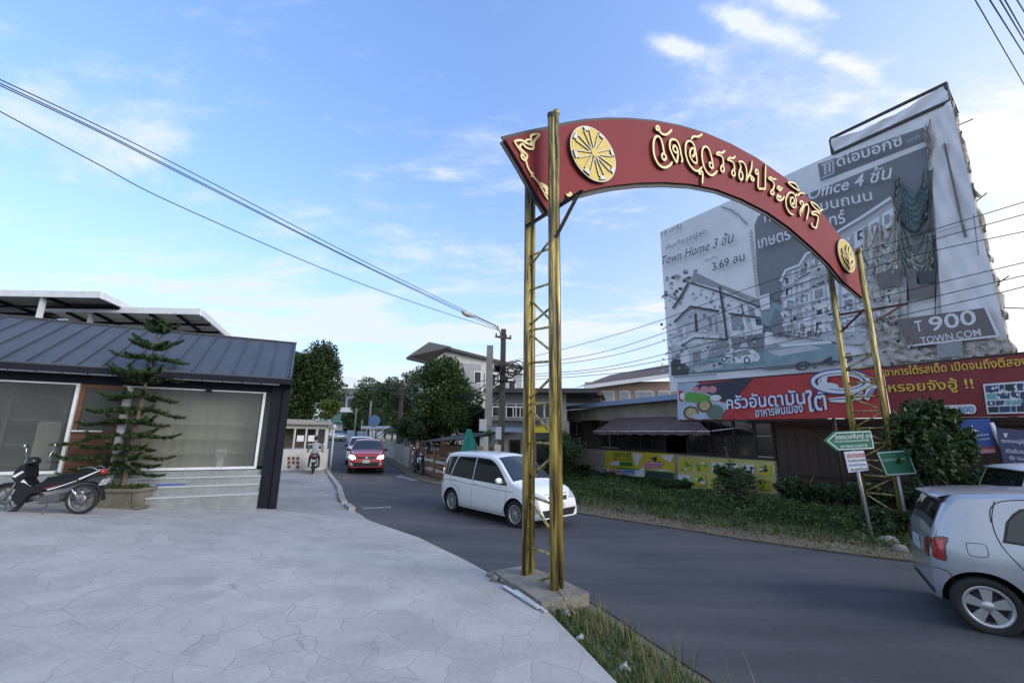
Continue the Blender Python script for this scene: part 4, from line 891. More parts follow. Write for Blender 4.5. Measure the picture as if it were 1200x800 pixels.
# awning
mb=MB()
RP.cloth(mb,[(5.0,2.52),(10.6,2.42),(12.3,1.80),(4.42,1.80)],30,6,lambda a,b:(0,.02*sin(a*44)*b-.05*sin(pi*b),1.05*b+.02))
RP.cloth(mb,[(4.42,1.80),(12.3,1.80),(12.3,1.64),(4.42,1.64)],40,2,lambda a,b:(0,.03*sin(a*60)*b,1.07+.01*sin(a*50)))
aw=mb.build('awning',awnm,rest,recalc=False)
mb=MB();mb.tube([RP.P(4.42,1.79,1.06),RP.P(12.3,1.79,1.06)],.02,8);mb.build('awning_bar',whitem,aw)
mb=MB();mb.tube([RP.P(12.9,1.95,.06),RP.P(12.4,1.80,1.06)],.018,6);mb.build('awning_arm',whitem,aw)
# side door wall continuing to the right: dark brown boards
BW=Plane((9.0,14.9),(12.2,11.8))
bw=thing('board_fence','dark brown board wall closing the yard behind the right gateway posts','board wall',BW.P(1.5,H(10.5,13.4)))
mb=MB();BW.box(mb,0,6.2,-.08,0,-.9,2.2);mb.build('boards',brownwall,bw)
mb=MB()
for k in range(22):BW.box(mb,.28*k,.28*k+.02,.001,.012,-.9,2.2)
BW.box(mb,0,6.2,.013,.05,1.98,2.08);BW.box(mb,0,6.2,.013,.05,.4,.48);mb.build('batten',darkwood,bw)
for u in(0,2.0,4.1,6.2):
    mb=MB();BW.box(mb,u-.07,u+.07,-.2,-.085,-.9,2.5);mb.build('post',darkwood,bw)
# two food banners on the panel
yel=mat('banner yellow',(.55,.43,.03),.55,var=.12,scale=4);yel2=mat('banner pale yellow',(.50,.47,.15),.6,var=.15,scale=3)
grn=mat('banner green',(.02,.17,.05),.55,var=.15,scale=3);wht=mat('print white',(.62,.64,.66),.6,var=.06,scale=5)
redp=mat('print red',(.40,.025,.03),.55,var=.12);blup=mat('print blue',(.06,.17,.42),.55,var=.12);drk=mat('print dark',(.03,.035,.045),.6,var=.3);pinkp=mat('print pink',(.5,.22,.25),.55);grnl=mat('print leaf green',(.10,.30,.05),.55,var=.2)
def Zb(x,y):return 700+x/5.581,515+y/5.581
B1=thing('food_banner','yellow and green restaurant banner with sun rays on the grey panel below the awning','banner',RP.P(6.5,-.65,.03))
mb=MB();RP.cloth(mb,[(3.89,.78),(9.24,.84),(9.2,-.57),(3.88,-.66)],30,6,lambda a,b:(0,0,.02+.012*sin(a*23+b*4)));mb.build('sheet',yel,B1,recalc=False)
def art(pl,par,name,mats,items,off,cv):
    mb=MB()
    for i,(mi,pts) in enumerate(items):pl.poly(mb,[cv(*p) for p in pts],.004+.0015*i,mi,off)
    return mb.build(name,mats,par)
it=[(0,[(55,195),(150,180),(330,200),(505,215),(505,305),(300,275),(55,240)]),(1,[(60,190),(290,200),(310,245),(150,232),(70,222)]),(1,[(230,85),(300,95),(255,180)]),(1,[(400,100),(505,100),(480,150)]),(2,[(80,195),(155,200),(155,220),(85,212)]),(3,[(160,200),(245,200),(245,228),(160,222)]),(4,[(330,205),(490,222),(500,255),(315,240)]),(1,[(250,215),(310,170),(310,245)]),(5,[(150,145),(230,148),(230,172),(150,168)]),(1,[(80,150),(140,135),(145,168),(85,165)]),(6,[(300,165),(340,140),(440,150),(410,190),(310,185)]),(4,[(350,120),(390,110),(385,150),(415,140),(400,165)]),(1,[(335,190),(440,195),(500,208),(430,205)]),(1,[(340,150),(430,160),(390,150)])]
art(RP,B1,'picture',[grn,wht,redp,blup,drk,grn,pinkp],it,.035,Zb)
mb=MB();RP.txt(mb,'ครัวบ้านใต้',Zb(110,112),Zb(220,108),5.5,0,.012,.03,bold=.01);RP.txt(mb,'อาหารตามสั่ง',Zb(105,138),Zb(225,138),5,0,.012,.03);mb.build('lettering',grn,B1)
mb=MB();RP.txt(mb,'กับข้าว',Zb(92,212),Zb(150,216),3,0,.022,.03);RP.txt(mb,'ข้าวแกง',Zb(168,220),Zb(240,224),3,0,.022,.03);mb.build('lettering',wht,B1)
B2=thing('menu_banner','pale yellow banner of pictured dishes right of the green and yellow one','banner',RP.P(11.5,-.5,.03))
mb=MB();RP.cloth(mb,[(9.42,.76),(13.98,.82),(13.93,-.25),(9.4,-.6)],24,6,lambda a,b:(0,0,.02+.01*sin(a*19+b*5)));mb.build('sheet',yel2,B2,recalc=False)
rr=random.Random(11);it=[]
for r_ in range(2):
    for c_ in range(6):
        x0=535+c_*104+rr.uniform(-8,8);y0=135+c_*6+r_*92
        it.append((0 if rr.random()<.4 else 4,[(x0,y0),(x0+80,y0+4),(x0+80,y0+70),(x0,y0+66)]))
        for k in range(5):
            cx_,cy_=x0+rr.uniform(15,65),y0+rr.uniform(12,56);n_=7;it.append((rr.choice([1,1,2,0,3,3]),[(cx_+rr.uniform(6,22)*cos(2*pi*j/n_),cy_+rr.uniform(5,17)*sin(2*pi*j/n_)) for j in range(n_)]))
mb=MB()
for i,(mi,pts) in enumerate(it):RP.poly(mb,[Zb(*p) for p in pts],.004+.0004*i,mi,.035,th=.0003)
mb.build('picture',[wht,grn,drk,grnl,yel],B2)

# ------------------------------------------------------------------ big advertising billboard
GB=Plane(tuple(at(780,350,27)[:2]),tuple(at(1152,254,15)[:2]))
canv=mat('billboard canvas',(.73,.745,.77),.6,var=.07,scale=.5,bump=.35,bscale=1.6,fine=.25,dirt=(.56,.58,.62),dscale=.35,damt=.6)
canv2=mat('blank white canvas',(.73,.735,.77),.6,bump=.4,bscale=1.3,var=.06,scale=.6,fine=.2,dirt=(.60,.61,.65),dscale=.5,damt=.6)
gry=mat('print slate grey',(.175,.19,.21),.6,bump=.35,bscale=1.6,var=.10,scale=.5,fine=.2,dirt=(.18,.195,.215),dscale=.4,damt=.5)
lgry=mat('print pale grey',(.46,.48,.51),.6,var=.15,scale=1.5);mgry=mat('print mid grey',(.27,.285,.31),.6,var=.2,scale=2);ink=mat('print ink',(.055,.06,.07),.6,var=.2)
teal=mat('print dull teal',(.20,.30,.33),.6,var=.25,scale=1.2);brn=mat('print brown grey',(.17,.145,.145),.6,var=.12,scale=1.5,dirt=(.12,.10,.10),dscale=1);pwht=mat('print bright',(.66,.68,.72),.6,var=.06,scale=2)
tealc=mat('torn teal cloth',(.12,.19,.21),.75,var=.25,scale=1.5);grc=mat('torn grey green cloth',(.19,.225,.22),.75,var=.2,scale=1.5);torn=mat('torn pale cloth',(.50,.49,.47),.75,var=.25,scale=1.2,dirt=(.30,.26,.20),dscale=1.3,damt=.8)
bb_=thing('advertising_billboard','huge torn grey housing billboard standing behind the restaurant, above the red banner','billboard',GB.P(7,H(13,21),-.5))
W0,W1,Z0,Z1=-.1,14.2,4.3,15.2
mb=MB();GB.box(mb,W0,W1,-.3,0,Z0,Z1);mb.build('canvas',[canv],bb_)
def r1(x,y):return 765+x/4.207,260+y/4.207
def r2(x,y):return 880+x/4.211,260+y/4.211
def r3(x,y):return 1040+x/4.706,90+y/4.706
def r4(x,y):return 1020+x/4.211,240+y/4.211
def r7(x,y):return 860+x/4.8,170+y/4.8
idp=lambda x,y:(x,y)
LAY=[0.003]
def bart(name,mats,items,cv):
    mb=MB()
    for mi,pts in items:
        LAY[0]+=.0004;GB.poly(mb,[cv(*p) for p in pts],LAY[0],mi,0,th=.0003)
    return mb.build(name,mats,bb_)
def bline(mb,pts,w,mi,cv):
    LAY[0]+=.0012;GB.stroke(mb,[cv(*p) for p in pts],w,LAY[0],mi,0,k=1)
# big colour fields
bart('print_field',[gry,canv2,lgry,canv],[(0,[(884,264),(888,254),(897,247),(1087,171),(1096,330),(1000,398),(892,388)]),  (0,[(958,192.5),(1083,149),(1087,165),(962,213)]),(3,[(962,213),(1087,165.5),(1087.5,171),(962,219)])],idp)
mb=MB();q=[GB.px(*p) for p in ((1088,142),(1114.5,119),(1184,409),(1108,416))]
GB.cloth(mb,q,26,60,lambda a,b:(0,0,.115+.028*sin(9*a+26*b+3*sin(7*b))+.020*sin(17*a-31*b)+.012*sin(41*b+5*a)));mb.build('blank_sheet',canv2,bb_,recalc=False)
# left town house picture
mats_=[pwht,lgry,mgry,ink,teal,gry]
rr=random.Random(21);items=[]
for k in range(46):   # tree beside the house: leaf clusters
    cx_,cy_=rr.uniform(62,215),rr.uniform(240,420);
    if cy_>260+ (cx_-60)*.2+150-(cx_-60)*.6:continue
    n_=7;items.append((rr.choice([2,3,2,1]),[(cx_+rr.uniform(5,17)*cos(2*pi*j/n_),cy_+rr.uniform(4,14)*sin(2*pi*j/n_)) for j in range(n_)]))
items+=[(2,[(205,245),(335,308),(525,383),(532,415),(345,332),(185,292)]),(0,[(185,300),(340,347),(370,570),(200,552),(112,600),(85,600),(80,470),(108,440),(140,372)]),(1,[(190,425),(330,447),(360,565),(210,548),(120,590),(115,500)]),
 (0,[(345,347),(530,420),(548,548),(382,545)]),(2,[(385,455),(442,465),(452,532),(392,538)]),(3,[(205,455),(218,450),(225,540),(210,545)]),(1,[(225,490),(250,490),(252,545),(228,540)]),(2,[(275,470),(290,470),(296,540),(280,540)]),(2,[(305,470),(318,468),(326,545),(312,545)]),(5,[(432,400),(442,404),(455,460),(443,460)]),
 (1,[(455,468),(480,470),(495,535),(470,530)]),(3,[(505,478),(535,480),(540,508),(512,510)]),(4,[(390,510),(450,505),(455,530),(395,535)]),(2,[(465,410),(500,425),(510,470),(480,465)]),
 (0,[(140,592),(210,553),(362,563),(370,578),(150,612)]),(1,[(90,610),(300,590),(290,680),(100,730)]),(2,[(300,592),(372,578),(385,652),(265,678)]),(5,[(385,570),(550,548),(552,640),(402,645)]),(1,[(430,620),(450,560),(472,615)]),
 (4,[(95,752),(92,735),(265,680),(400,650),(560,640),(586,716),(340,738)]),(1,[(190,720),(330,690),(350,715),(220,740)]),
 (3,[(93,757),(90,690),(112,672),(140,680),(182,722),(176,752)]),(2,[(195,640),(240,630),(235,670),(255,700),(200,700)]),
 (0,[(338,668),(368,645),(428,630),(490,624),(520,648),(532,668),(520,686),(400,698),(345,690)]),(2,[(385,655),(430,636),(470,634),(490,652),(400,666)]),
 (3,[(447+16*cos(2*pi*j/12)+18,682+19*sin(2*pi*j/12)) for j in range(12)]),(0,[(447+9*cos(2*pi*j/10)+18,682+11*sin(2*pi*j/10)) for j in range(10)]),(3,[(354+13*cos(2*pi*j/12),675+15*sin(2*pi*j/12)) for j in range(12)]),(0,[(354+7*cos(2*pi*j/10),675+8*sin(2*pi*j/10)) for j in range(10)]),
 (1,[(478,42),(490,38),(535,390),(512,382)]),(0,[(140,640),(180,630),(180,690),(140,700)]),(0,[(150,515),(163,510),(165,570),(152,575)])]
for x0,y0 in ((232,350),(260,365),(285,380),(300,410)):items.append((2,[(x0,y0),(x0+14,y0+5),(x0+10,y0+18),(x0+2,y0+12)]))
for k in range(230):   # fine mottled detail of the printed photograph
    x,y=rr.uniform(45,560),rr.uniform(330,740)
    if y<300+abs(x-190)*.28:continue
    n_=rr.choice([4,5,6]);w_=rr.uniform(3,11);h_=rr.uniform(2,9);items.append((rr.choice([0,1,1,2,2,3,4,5]),[(x+w_*cos(2*pi*j/n_+.6)*rr.uniform(.6,1.3),y+h_*sin(2*pi*j/n_+.6)*rr.uniform(.6,1.3)) for j in range(n_)]))
pic=bart('house_picture',mats_,items,r1)
mb=MB()
for pts,w in (([(110,495),(190,418),(330,442)],.14),([(104,428),(150,360),(182,298)],.16),([(335,320),(372,580)],.13),([(380,452),(536,474)],.1),([(185,300),(345,350),(530,420)],.1),([(145,612),(210,572),(372,580)],.08),([(100,755),(586,716)],.05)):bline(mb,pts,w,0,r1)
for k in range(18):
    t=k/18;x=479+t*38;y=60+t*315;bline(mb,[(x,y),(x+13,y-3)],.03,1,r1)
bline(mb,[(847,243),(858,247),(868,254),(877,264)],.09,2,idp)
mb.build('picture_lines',[ink,mgry,mgry],bb_)
# row of shop houses in the middle
items=[(1,[(918,392),(918,331),(924,319),(940,312),(948,300),(961,295),(987,273),(1014,257),(1047,234),(1054,240),(1064,330),(1064,402),(1000,404)]),(4,[(896,380),(893,366),(905,352),(918,358),(918,392)])]
Q=((919,326),(1050,240),(1058,392),(919,392));rr=random.Random(4)
def qd(a,b):
    return ((Q[0][0]*(1-a)+Q[1][0]*a)*(1-b)+(Q[3][0]*(1-a)+Q[2][0]*a)*b,(Q[0][1]*(1-a)+Q[1][1]*a)*(1-b)+(Q[3][1]*(1-a)+Q[2][1]*a)*b)
for i in range(8):
    for j in range(5):
        a0,a1=i/8+.012,(i+1)/8-.012;b0,b1=j/5+.02,(j+1)/5-.02
        items.append((rr.choice([0,0,1]),[qd(a0,b0),qd(a1,b0),qd(a1,b1),qd(a0,b1)]))
        u0=a0+.01+rr.uniform(0,.02);u1=a1-rr.uniform(.01,.05);v0=b0+rr.uniform(.01,.03);v1=b1-rr.uniform(.02,.08)
        items.append((rr.choice([3,2,2,5,4]),[qd(u0,v0),qd(u1,v0+.01),qd(u1,v1),qd(u0,v1)]))
        if rr.random()<.5:items.append((0,[qd(u0+.02,v0+.03),qd(u0+.05,v0+.03),qd(u0+.05,v1-.01),qd(u0+.02,v1-.01)]))
        if rr.random()<.4:items.append((3,[qd(a0,b1-.02),qd(a1,b1-.025),qd(a1,b1),qd(a0,b1)]))
items+=[(0,[r2(*p) for p in q]) for q in ([(155,450),(195,435),(205,510),(165,520)],[(255,410),(305,395),(318,480),(268,495)],[(330,400),(380,385),(390,420),(335,440)])]
items+=[(4,[r2(*p) for p in [(70,660),(78,610),(400,585),(440,640),(440,690),(80,730)]]),(0,[r2(*p) for p in [(78,612),(400,588),(410,600),(80,626)]]),(1,[r2(*p) for p in [(90,640),(300,612),(360,625),(150,665)]]),(5,[r2(*p) for p in [(105,500),(130,430),(165,470),(165,560),(120,570)]]),(0,[r2(*p) for p in [(50,370),(100,355),(105,430),(60,440)]]),(2,[r2(*p) for p in [(80,620),(140,605),(165,615),(90,635)]])]
for k in range(260):
    a_,b_=rr.random(),rr.uniform(0,1.05);x,y=qd(a_,b_);n_=rr.choice([4,5,6]);w_=rr.uniform(.8,3);h_=rr.uniform(.6,3);items.append((rr.choice([0,0,1,1,2,3,4,5]),[(x+w_*cos(2*pi*j/n_+.6)*rr.uniform(.6,1.3),y+h_*sin(2*pi*j/n_+.6)*rr.uniform(.6,1.3)) for j in range(n_)]))
bart('terrace_picture',mats_,items,idp)
mb=MB()
for pts in ([(918,331),(924,318),(940,312),(948,299),(961,294)],[(961,294),(987,272),(1014,256),(1047,234)]):bline(mb,pts,.13,0,idp)
for k in range(22):
    x,y=r2(130+rr.uniform(0,260),585-rr.uniform(0,40));bline(mb,[(x,y),(x+.3,y-rr.uniform(2,5))],.06,1,idp)
for x0,y0,x1,y1 in ((165,330,560,240),(160,440,400,380),(165,480,330,440)):bline(mb,[r2(x0,y0),r2(x1,y1)],.06,2,idp)
bline(mb,[r2(0,722),r2(560,668)],.12,2,idp);bline(mb,[r1(120,768),r1(330,752)],.10,2,idp)
mb.build('picture_lines',[pwht,ink,mgry],bb_)
# lettering
def blet(mats,*lines):
    mb=MB()
    for l in lines:LAY[0]+=.0012;GB.txt(mb,l[0],l[1],l[2],l[3],0,LAY[0],0,*l[4:])
    return mb.build('lettering',mats,bb_)
blet(ink,('10 เทรี)',(779,280),(803,270),7));blet(ink,('คันเดียวอยู่สุด',(785,296),(832,277),8));blet(ink,('Town Home 3 ชั้น',(780,312),(865,285),12,0,.35));blet(ink,('เริ่มต้น',(830,309),(844,304),4));blet(ink,('3.69 ลบ',(839,319),(877,306.5),9.5,.006))
blet(pwht,('ดีไอบอกซ์',(985,199),(1062,173),14,.012));blet(lgry,('แนะนำ',(1066,171),(1081,165),5))
blet(pwht,('Home Office 4 ชั้น',(902,250),(1051,211),15,.008,.3));blet(pwht,('ทำเลแถว บนถนน',(900,263),(1026,237),12,.004));blet(pwht,('เกษตร-นวมินทร์',(893,293),(995,263),14,.008))
blet(ink,('0.45',(936,436),(1004,425),10.5,.01))
mb=MB();LAY[0]+=.002
for q in ([(965,196),(980,190),(980,192),(967,197.5)],[(969,196.5),(972,195.5),(972.5,207),(969.5,208)],[(974,195),(977,194),(977.5,204),(974.5,205.5)],[(979,192.5),(981,192),(981.5,205),(979.5,206)],[(967,210.5),(981,204.5),(981,206.5),(967,212)]):GB.poly(mb,q,LAY[0],0)
mb.build('logo',lgry,bb_)
# torn right part: under-layers, lower title, hanging cloth
items=[(0,[r4(*p) for p in q]) for q in ([(40,350),(160,320),(160,405),(60,422)],[(190,320),(240,325),(245,400),(330,398),(330,450),(208,480)])]
items+=[(1,[r4(*p) for p in [(140,572),(580,515),(642,652),(200,702)]]),(2,[r4(*p) for p in [(340,690),(465,680),(470,750),(345,760)]]),(3,[r4(*p) for p in [(240,335),(325,335),(325,390),(260,405)]])]
bart('under_layer',[brn,brn,mgry,ink],items,idp)
blet(pwht,('T',r4(240,635),r4(275,628),13,.01),('900',r4(310,632),r4(540,595),17,.012));blet(pwht,('TOWN.COM',r4(265,692),r4(560,652),8,.006))
mb=MB();LAY[0]+=.002
for pts in ([(580,515),(642,652)],[(642,652),(200,702)]):GB.stroke(mb,[r4(*p) for p in pts],.07,LAY[0],0,0,k=1)
for pts in ([(450,0),(470,110)],[(470,110),(300,160)],[(520,60),(545,260)],[(0,0),(0,1)]):GB.stroke(mb,[r4(*p) for p in pts],.035,LAY[0]+.002,1,0,k=1)
mb.build('picture_lines',[pwht,mgry],bb_)
rg=np.random.default_rng(8)
def drape(name,quad,m,sag,nf,depth,ph):
    q=[GB.px(*p) for p in quad];mb=MB()
    GB.cloth(mb,q,22,18,lambda a,b:(.05*sin(b*9+a*3),-sag*4*a*(1-a)*(1-.55*b)+.12*sin(a*9+ph)*(b>.9),.10+depth*(.5+.5*sin(nf*(b*(1.1)-1.3*a*(1-a)*2)+ph))+.06*sin(a*7+ph)*b))
    return mb.build(name,m,bb_,recalc=False)
drape('torn_cloth',[(1049,207),(1085,199),(1090,254),(1057,262)],tealc,1.0,34,.18,.4)
drape('torn_cloth',[(1048,212),(1056,208),(1060,262),(1052,258)],brn,.1,9,.15,1.4)
drape('torn_cloth',[(1054,262),(1091,254),(1096,318),(1058,322)],grc,.7,20,.22,2.0)
drape('torn_cloth',[(1068,296),(1092,288),(1095,318),(1066,314)],torn,.4,14,.18,.9)
drape('torn_cloth',[(1030,262),(1052,246),(1056,318),(1024,322)],torn,.5,17,.25,2.2)
drape('torn_cloth',[(1014,270),(1032,262),(1028,330),(1010,318)],torn,.3,15,.2,.2)
drape('torn_cloth',[(1084,147),(1092,141),(1094,200),(1088,180)],torn,.3,18,.2,1.0)
drape('torn_cloth',[(1087,200),(1094,198),(1101,405),(1095,330)],grc,.1,30,.08,1.7)
def crumple(quad,m,nu,nv,amp,ph):
    q=[GB.px(*p) for p in quad];R=rg.normal(size=(nv+2,nu+2));mb=MB()
    GB.cloth(mb,q,nu,nv,lambda a,b:(R[int(b*nv),int(a*nu)]*.05,R[int(b*nv)+1,int(a*nu)]*.05,.12+amp*abs(R[int(b*nv),int(a*nu)+1])));return mb.build('crumpled_cloth',m,bb_,recalc=False)
crumple([(1018,372),(1052,376),(1078,408),(1012,416)],torn,14,10,.16,1);crumple([(1020,395),(1072,402),(1112,420),(1012,430)],torn,18,7,.13,2);crumple([(1054,377),(1075,382),(1095,406),(1076,410)],brn,8,6,.12,3);crumple([(1020,330),(1046,322),(1060,372),(1022,378)],torn,10,12,.14,4);crumple([(1110,402),(1178,396),(1185,410),(1110,424)],torn,16,5,.08,5)
# worn right edge: cloth wrapped round the frame, a few torn flaps
edgec=mat('stained edge cloth',(.46,.435,.40),.85,var=.3,scale=1.5,dirt=(.20,.15,.11),dscale=1.1,damt=.85,dr=(.44,.62))
mb=MB();rows=[]
for z in np.linspace(Z0,Z1,70):
    w=.10+.05*sin(z*2.1)+.03*sin(z*5.7+1)+.015*rg.normal();rows.append([GB.P(W1-.16+.02*sin(z*3),z,.03),GB.P(W1+.02,z,.05+.02*sin(z*7)),GB.P(W1+w,z,-.08+.03*sin(z*4.4)),GB.P(W1+w*.8,z,-.40)])
mb.grid(rows);mb.build('edge_cloth',edgec,bb_,recalc=False)
for k in range(9):
    z=4.7+k*1.2+rg.uniform(-.3,.3);L=rg.uniform(.04,.13);h=rg.uniform(.3,.9);q=[(W1+.02,z+h),(W1+.10,z+h*.9),(W1+.10+L,z-h*.1),(W1+.04,z)];mb=MB();ph=rg.uniform(0,6)
    GB.cloth(mb,q,6,8,lambda a,b:(.03*sin(b*7+ph),0,-.06+.09*sin(a*5+b*4+ph)));mb.build('torn_flap',edgec,bb_,recalc=False)
mb=MB();GB.box(mb,W1-.42,W1-.36,0.12,.20,9.3,13.4);mb.build('torn_cloth',brn,bb_)
fr=mat('billboard steel',(.06,.055,.05),.7,metal=.3,var=.3,scale=3)
for u in(.3,3.8,7.3,10.8,13.9):
    p=GB.P(u,0,-.55);mb=MB();mb.tube([(p.x,p.y,H(p.x,p.y)-.1),(p.x,p.y,15.0)],.11,10);mb.build('support_post',fr,bb_)
mb=MB()
for z in(4.6,7.2,9.8,12.4,14.9):mb.bar(GB.P(W0,z,-.37),GB.P(W1,z,-.37),.1,.1)
mb.build('rear_rails',fr,bb_)
for k in range(9):
    z=5+k*1.15;mb=MB();mb.bar(GB.P(W1,z,-.35),GB.P(W1+.25+rg.uniform(0,.3),z+rg.uniform(-.1,.3),-.3),.03,.03)
    if k in(2,5,8):mb.build('strut',fr,bb_)
mb=MB();mb.tube([GB.P(W1+.1,6.4,-.3),GB.P(W1+.8,6.2,-.3),GB.P(W1+1.2,5.4,-.3)],.02,6);mb.build('strut',fr,bb_)
# extra strip on top: pipe frame, sagging cloth, dark bottom bar in place of the shadow gap
mb=MB();ua,ub=10.05,14.2
GB.cloth(mb,[(ua+.05,16.0),(ub,16.02),(ub,15.25),(ua,15.25)],24,6,lambda a,b:(0,-.34*max(0,sin(pi*a))**.8*(1-b)*(1-.35*a),.03+.05*sin(a*17+b*5)+.03*sin(a*41)));st=mb.build('top_strip',canv2,bb_,recalc=False)
mb=MB()
for a,b,r_ in ((GB.P(ua,15.2,0),GB.P(ua,16.02,0),.05),(GB.P(ua,16.05,0),GB.P(ub+.05,16.05,0),.055),(GB.P(ub,16.05,0),GB.P(ub,15.1,0),.05),(GB.P(ua,15.2,.02),GB.P(ub,15.2,.02),.06),(GB.P(ua,16.05,0),GB.P(ua,15.3,-1.2),.04),(GB.P(ub,16.05,0),GB.P(ub,15.2,-1.2),.04)):mb.bar(a,b,r_*1.6,r_*2.2)
mb.build('frame_and_gap_shade',fr,st)

# ------------------------------------------------------------------ red banner, maroon banner, info panel along the roof edge
NB=Plane((6.6,16.4),(11.6,9.8))
redb=mat('red banner cloth',(.42,.028,.032),.5,var=.12,scale=1.2,fine=.15);marb=mat('maroon banner cloth',(.20,.018,.026),.5,var=.14,scale=1.2,fine=.15)
navy=mat('navy print',(.02,.025,.05),.5,var=.2);blue_o=mat('letter outline blue',(.03,.06,.25),.5);ygold=mat('yellow lettering',(.62,.46,.05),.5,var=.08)
skyp=mat('banner pale blue',(.36,.44,.55),.55,var=.15,scale=2);bowl=mat('bowl brown',(.10,.07,.045),.5,var=.3,scale=5);soup=mat('soup',(.42,.33,.16),.5,var=.35,scale=9)
def r5(x,y):return 780+x/4.615,410+y/4.615
def r6(x,y):return 1020+x/6.667,400+y/6.667
rb=thing('restaurant_banner','bright red restaurant banner with bowls of food and white outlined lettering under the billboard','banner',NB.P(3.0,2.1))
US=5.95
def zt_(u):return 3.78-.0*u
mb=MB();NB.cloth(mb,[(-.21,3.57),(US,3.49),(US,2.16),(-.21,2.19)],60,8,lambda a,b:(0,0,.01+.014*sin(a*31+b*6)*sin(a*5)));mb.build('sheet',redb,rb,recalc=False)
L2_=[.035]
def nart(par,name,mats,items,cv):
    mb=MB()
    for mi,pts in items:L2_[0]+=.0012;NB.poly(mb,[cv(*p) for p in pts],L2_[0],mi,0,th=.001)
    return mb.build(name,mats,par)
def circ(x,y,rx,ry,n=18):return [(x+rx*cos(2*pi*k/n),y+ry*sin(2*pi*k/n)) for k in range(n)]
items=[(0,[(66,182),(170,172),(300,280),(345,290),(300,372),(68,376)]),(1,[(165,190),(480,148),(345,300),(300,262),(170,215)]),(5,circ(270,335,48,40)),(2,circ(140,340,42,38)),(3,circ(142,340,30,27)),(2,circ(213,300,42,38)),(3,circ(214,301,29,26)),(4,[(105,250),(125,225),(200,235),(250,250),(240,275),(170,285),(110,280)]),(6,circ(165,212,18,17)),(6,circ(215,215,26,20)),(6,circ(258,214,22,20)),(7,[(75,215),(100,225),(100,280),(78,275)]),(8,circ(275,258,30,16)),(8,circ(95,250,14,20,9)),(0,circ(190,360,45,16)),(4,circ(150,262,20,10)),(4,circ(215,255,26,9))]
nart(rb,'food_picture',[skyp,navy,bowl,soup,grnl,mat('bowl green',(.10,.16,.12),.5,var=.3),pinkp,redp,wht],items,r5)
mb=MB();L2_[0]+=.003
for b_,mi,t in ((.055,0,0),(.012,1,.004)):
    NB.txt(mb,'ครัวอันดามัน',r5(335,322),r5(762,292),16,mi,L2_[0]+t,0,b_);NB.txt(mb,'ใต้',r5(775,338),r5(882,322),26,mi,L2_[0]+t,0,b_);NB.txt(mb,'อาหารพื้นเมือง',r5(492,364),r5(750,336),12,mi,L2_[0]+t,0,b_)
mb.build('lettering',[blue_o,pwht],rb)
mb=MB();L2_[0]+=.006
def ring(c,rx,ry,w,t,mi):NB.stroke(mb,[r5(c[0]+rx*cos(a),c[1]+ry*sin(a)) for a in np.linspace(0,2*pi,33)],w,t,mi,0,k=1)
ring((950,172),150,55,.17,L2_[0],0);ring((950,172),150,55,.09,L2_[0]+.002,1);ring((950,172),118,38,.05,L2_[0]+.002,1)
for pts in ([(820,205),(850,160),(855,140),(880,150),(875,175),(930,185),(945,200),(900,212),(840,212)],[(880,262),(1000,250),(1090,238),(1060,268),(960,285),(895,280)],[(1075,260),(1100,180),(1150,195),(1100,275)],[(1000,240),(1060,215),(1075,232),(1010,250)]):NB.poly(mb,[r5(*p) for p in pts],L2_[0]+.004,1)
for pts in ([(885,270),(1000,262),(1080,245)],[(1085,255),(1125,205)],[(1098,258),(1138,208)]):NB.stroke(mb,[r5(*p) for p in pts],.03,L2_[0]+.006,0,0,k=1)
mb.build('cookpot_drawing',[blue_o,pwht],rb)
mb=MB();mb.bar(NB.P(-.26,3.60,-.05),NB.P(US,3.52,-.05),.05,.05);mb.bar(NB.P(-.26,2.16,-.05),NB.P(US,2.12,-.05),.05,.05);mb.bar(NB.P(-.25,2.13,-.05),NB.P(-.25,3.62,-.05),.05,.05);mb.build('frame',darkwood,rb)
mr=thing('text_banner','dark maroon banner with yellow lettering stretched right of the bright red one','banner',NB.P(8.0,2.1))
mb=MB();NB.cloth(mb,[(US+.01,3.49),(10.6,3.58),(10.6,2.12),(US+.01,2.15)],60,8,lambda a,b:(0,0,.012+.03*sin((a*2.2+b*.5)*9)*(.3+a)+.01*sin(a*40)));mb.build('sheet',marb,mr,recalc=False)
mb=MB();NB.txt(mb,'อาหารใต้รสเด็ด เปิดจนถึงตีสอง',(1038,441),(1206,428),10.5,0,.05,.02,.012);NB.txt(mb,'หรอยจังฮู้ !!',(1043,463),(1143,459),16,0,.05,.02,.012);mb.build('lettering',ygold,mr)
mb=MB();NB.poly(mb,[r6(*p) for p in [(560,500),(800,490),(825,505),(832,530),(825,555),(800,566),(560,560)]],.055,0,.02);NB.txt(mb,'800',r6(690,555),r6(815,550),6.5,1,.06,.02,.01);mb.build('phone_label',[wht,blup],mr)
mb=MB();mb.bar(NB.P(US,3.52,-.06),NB.P(10.7,3.62,-.06),.05,.05);mb.bar(NB.P(US,2.11,-.06),NB.P(10.7,2.08,-.06),.05,.05)
mb.build('frame',darkwood,mr)
for u in(4.6,6.2,8.4,10.4):
    p=NB.P(u,0,-.2);mb=MB();mb.tube([(p.x,p.y,H(p.x,p.y)-.1),(p.x,p.y,3.5)],.045,8);mb.build('post',darkwood,rb if u<6 else mr)
ip=thing('info_panel','white information panel patterned with dark blue blocks fixed on the maroon banner','sign',NB.P(8.0,2.2,.08))
q=[NB.px(*p,.09) for p in ((1152,450),(1206,446),(1206,484),(1157,485))]
mb=MB();mb.prism(q,NB.o,NB.ax,NB.ay,NB.az,.07,.10,0);mb.build('board',wht,ip)
mb=MB();rr=random.Random(2)
def ipq(a,b):return ((1152+ (5*b))*(1-a)+1206*a,(450*(1-a)+446*a)*(1-b)+(485*(1-a)+484*a)*b)
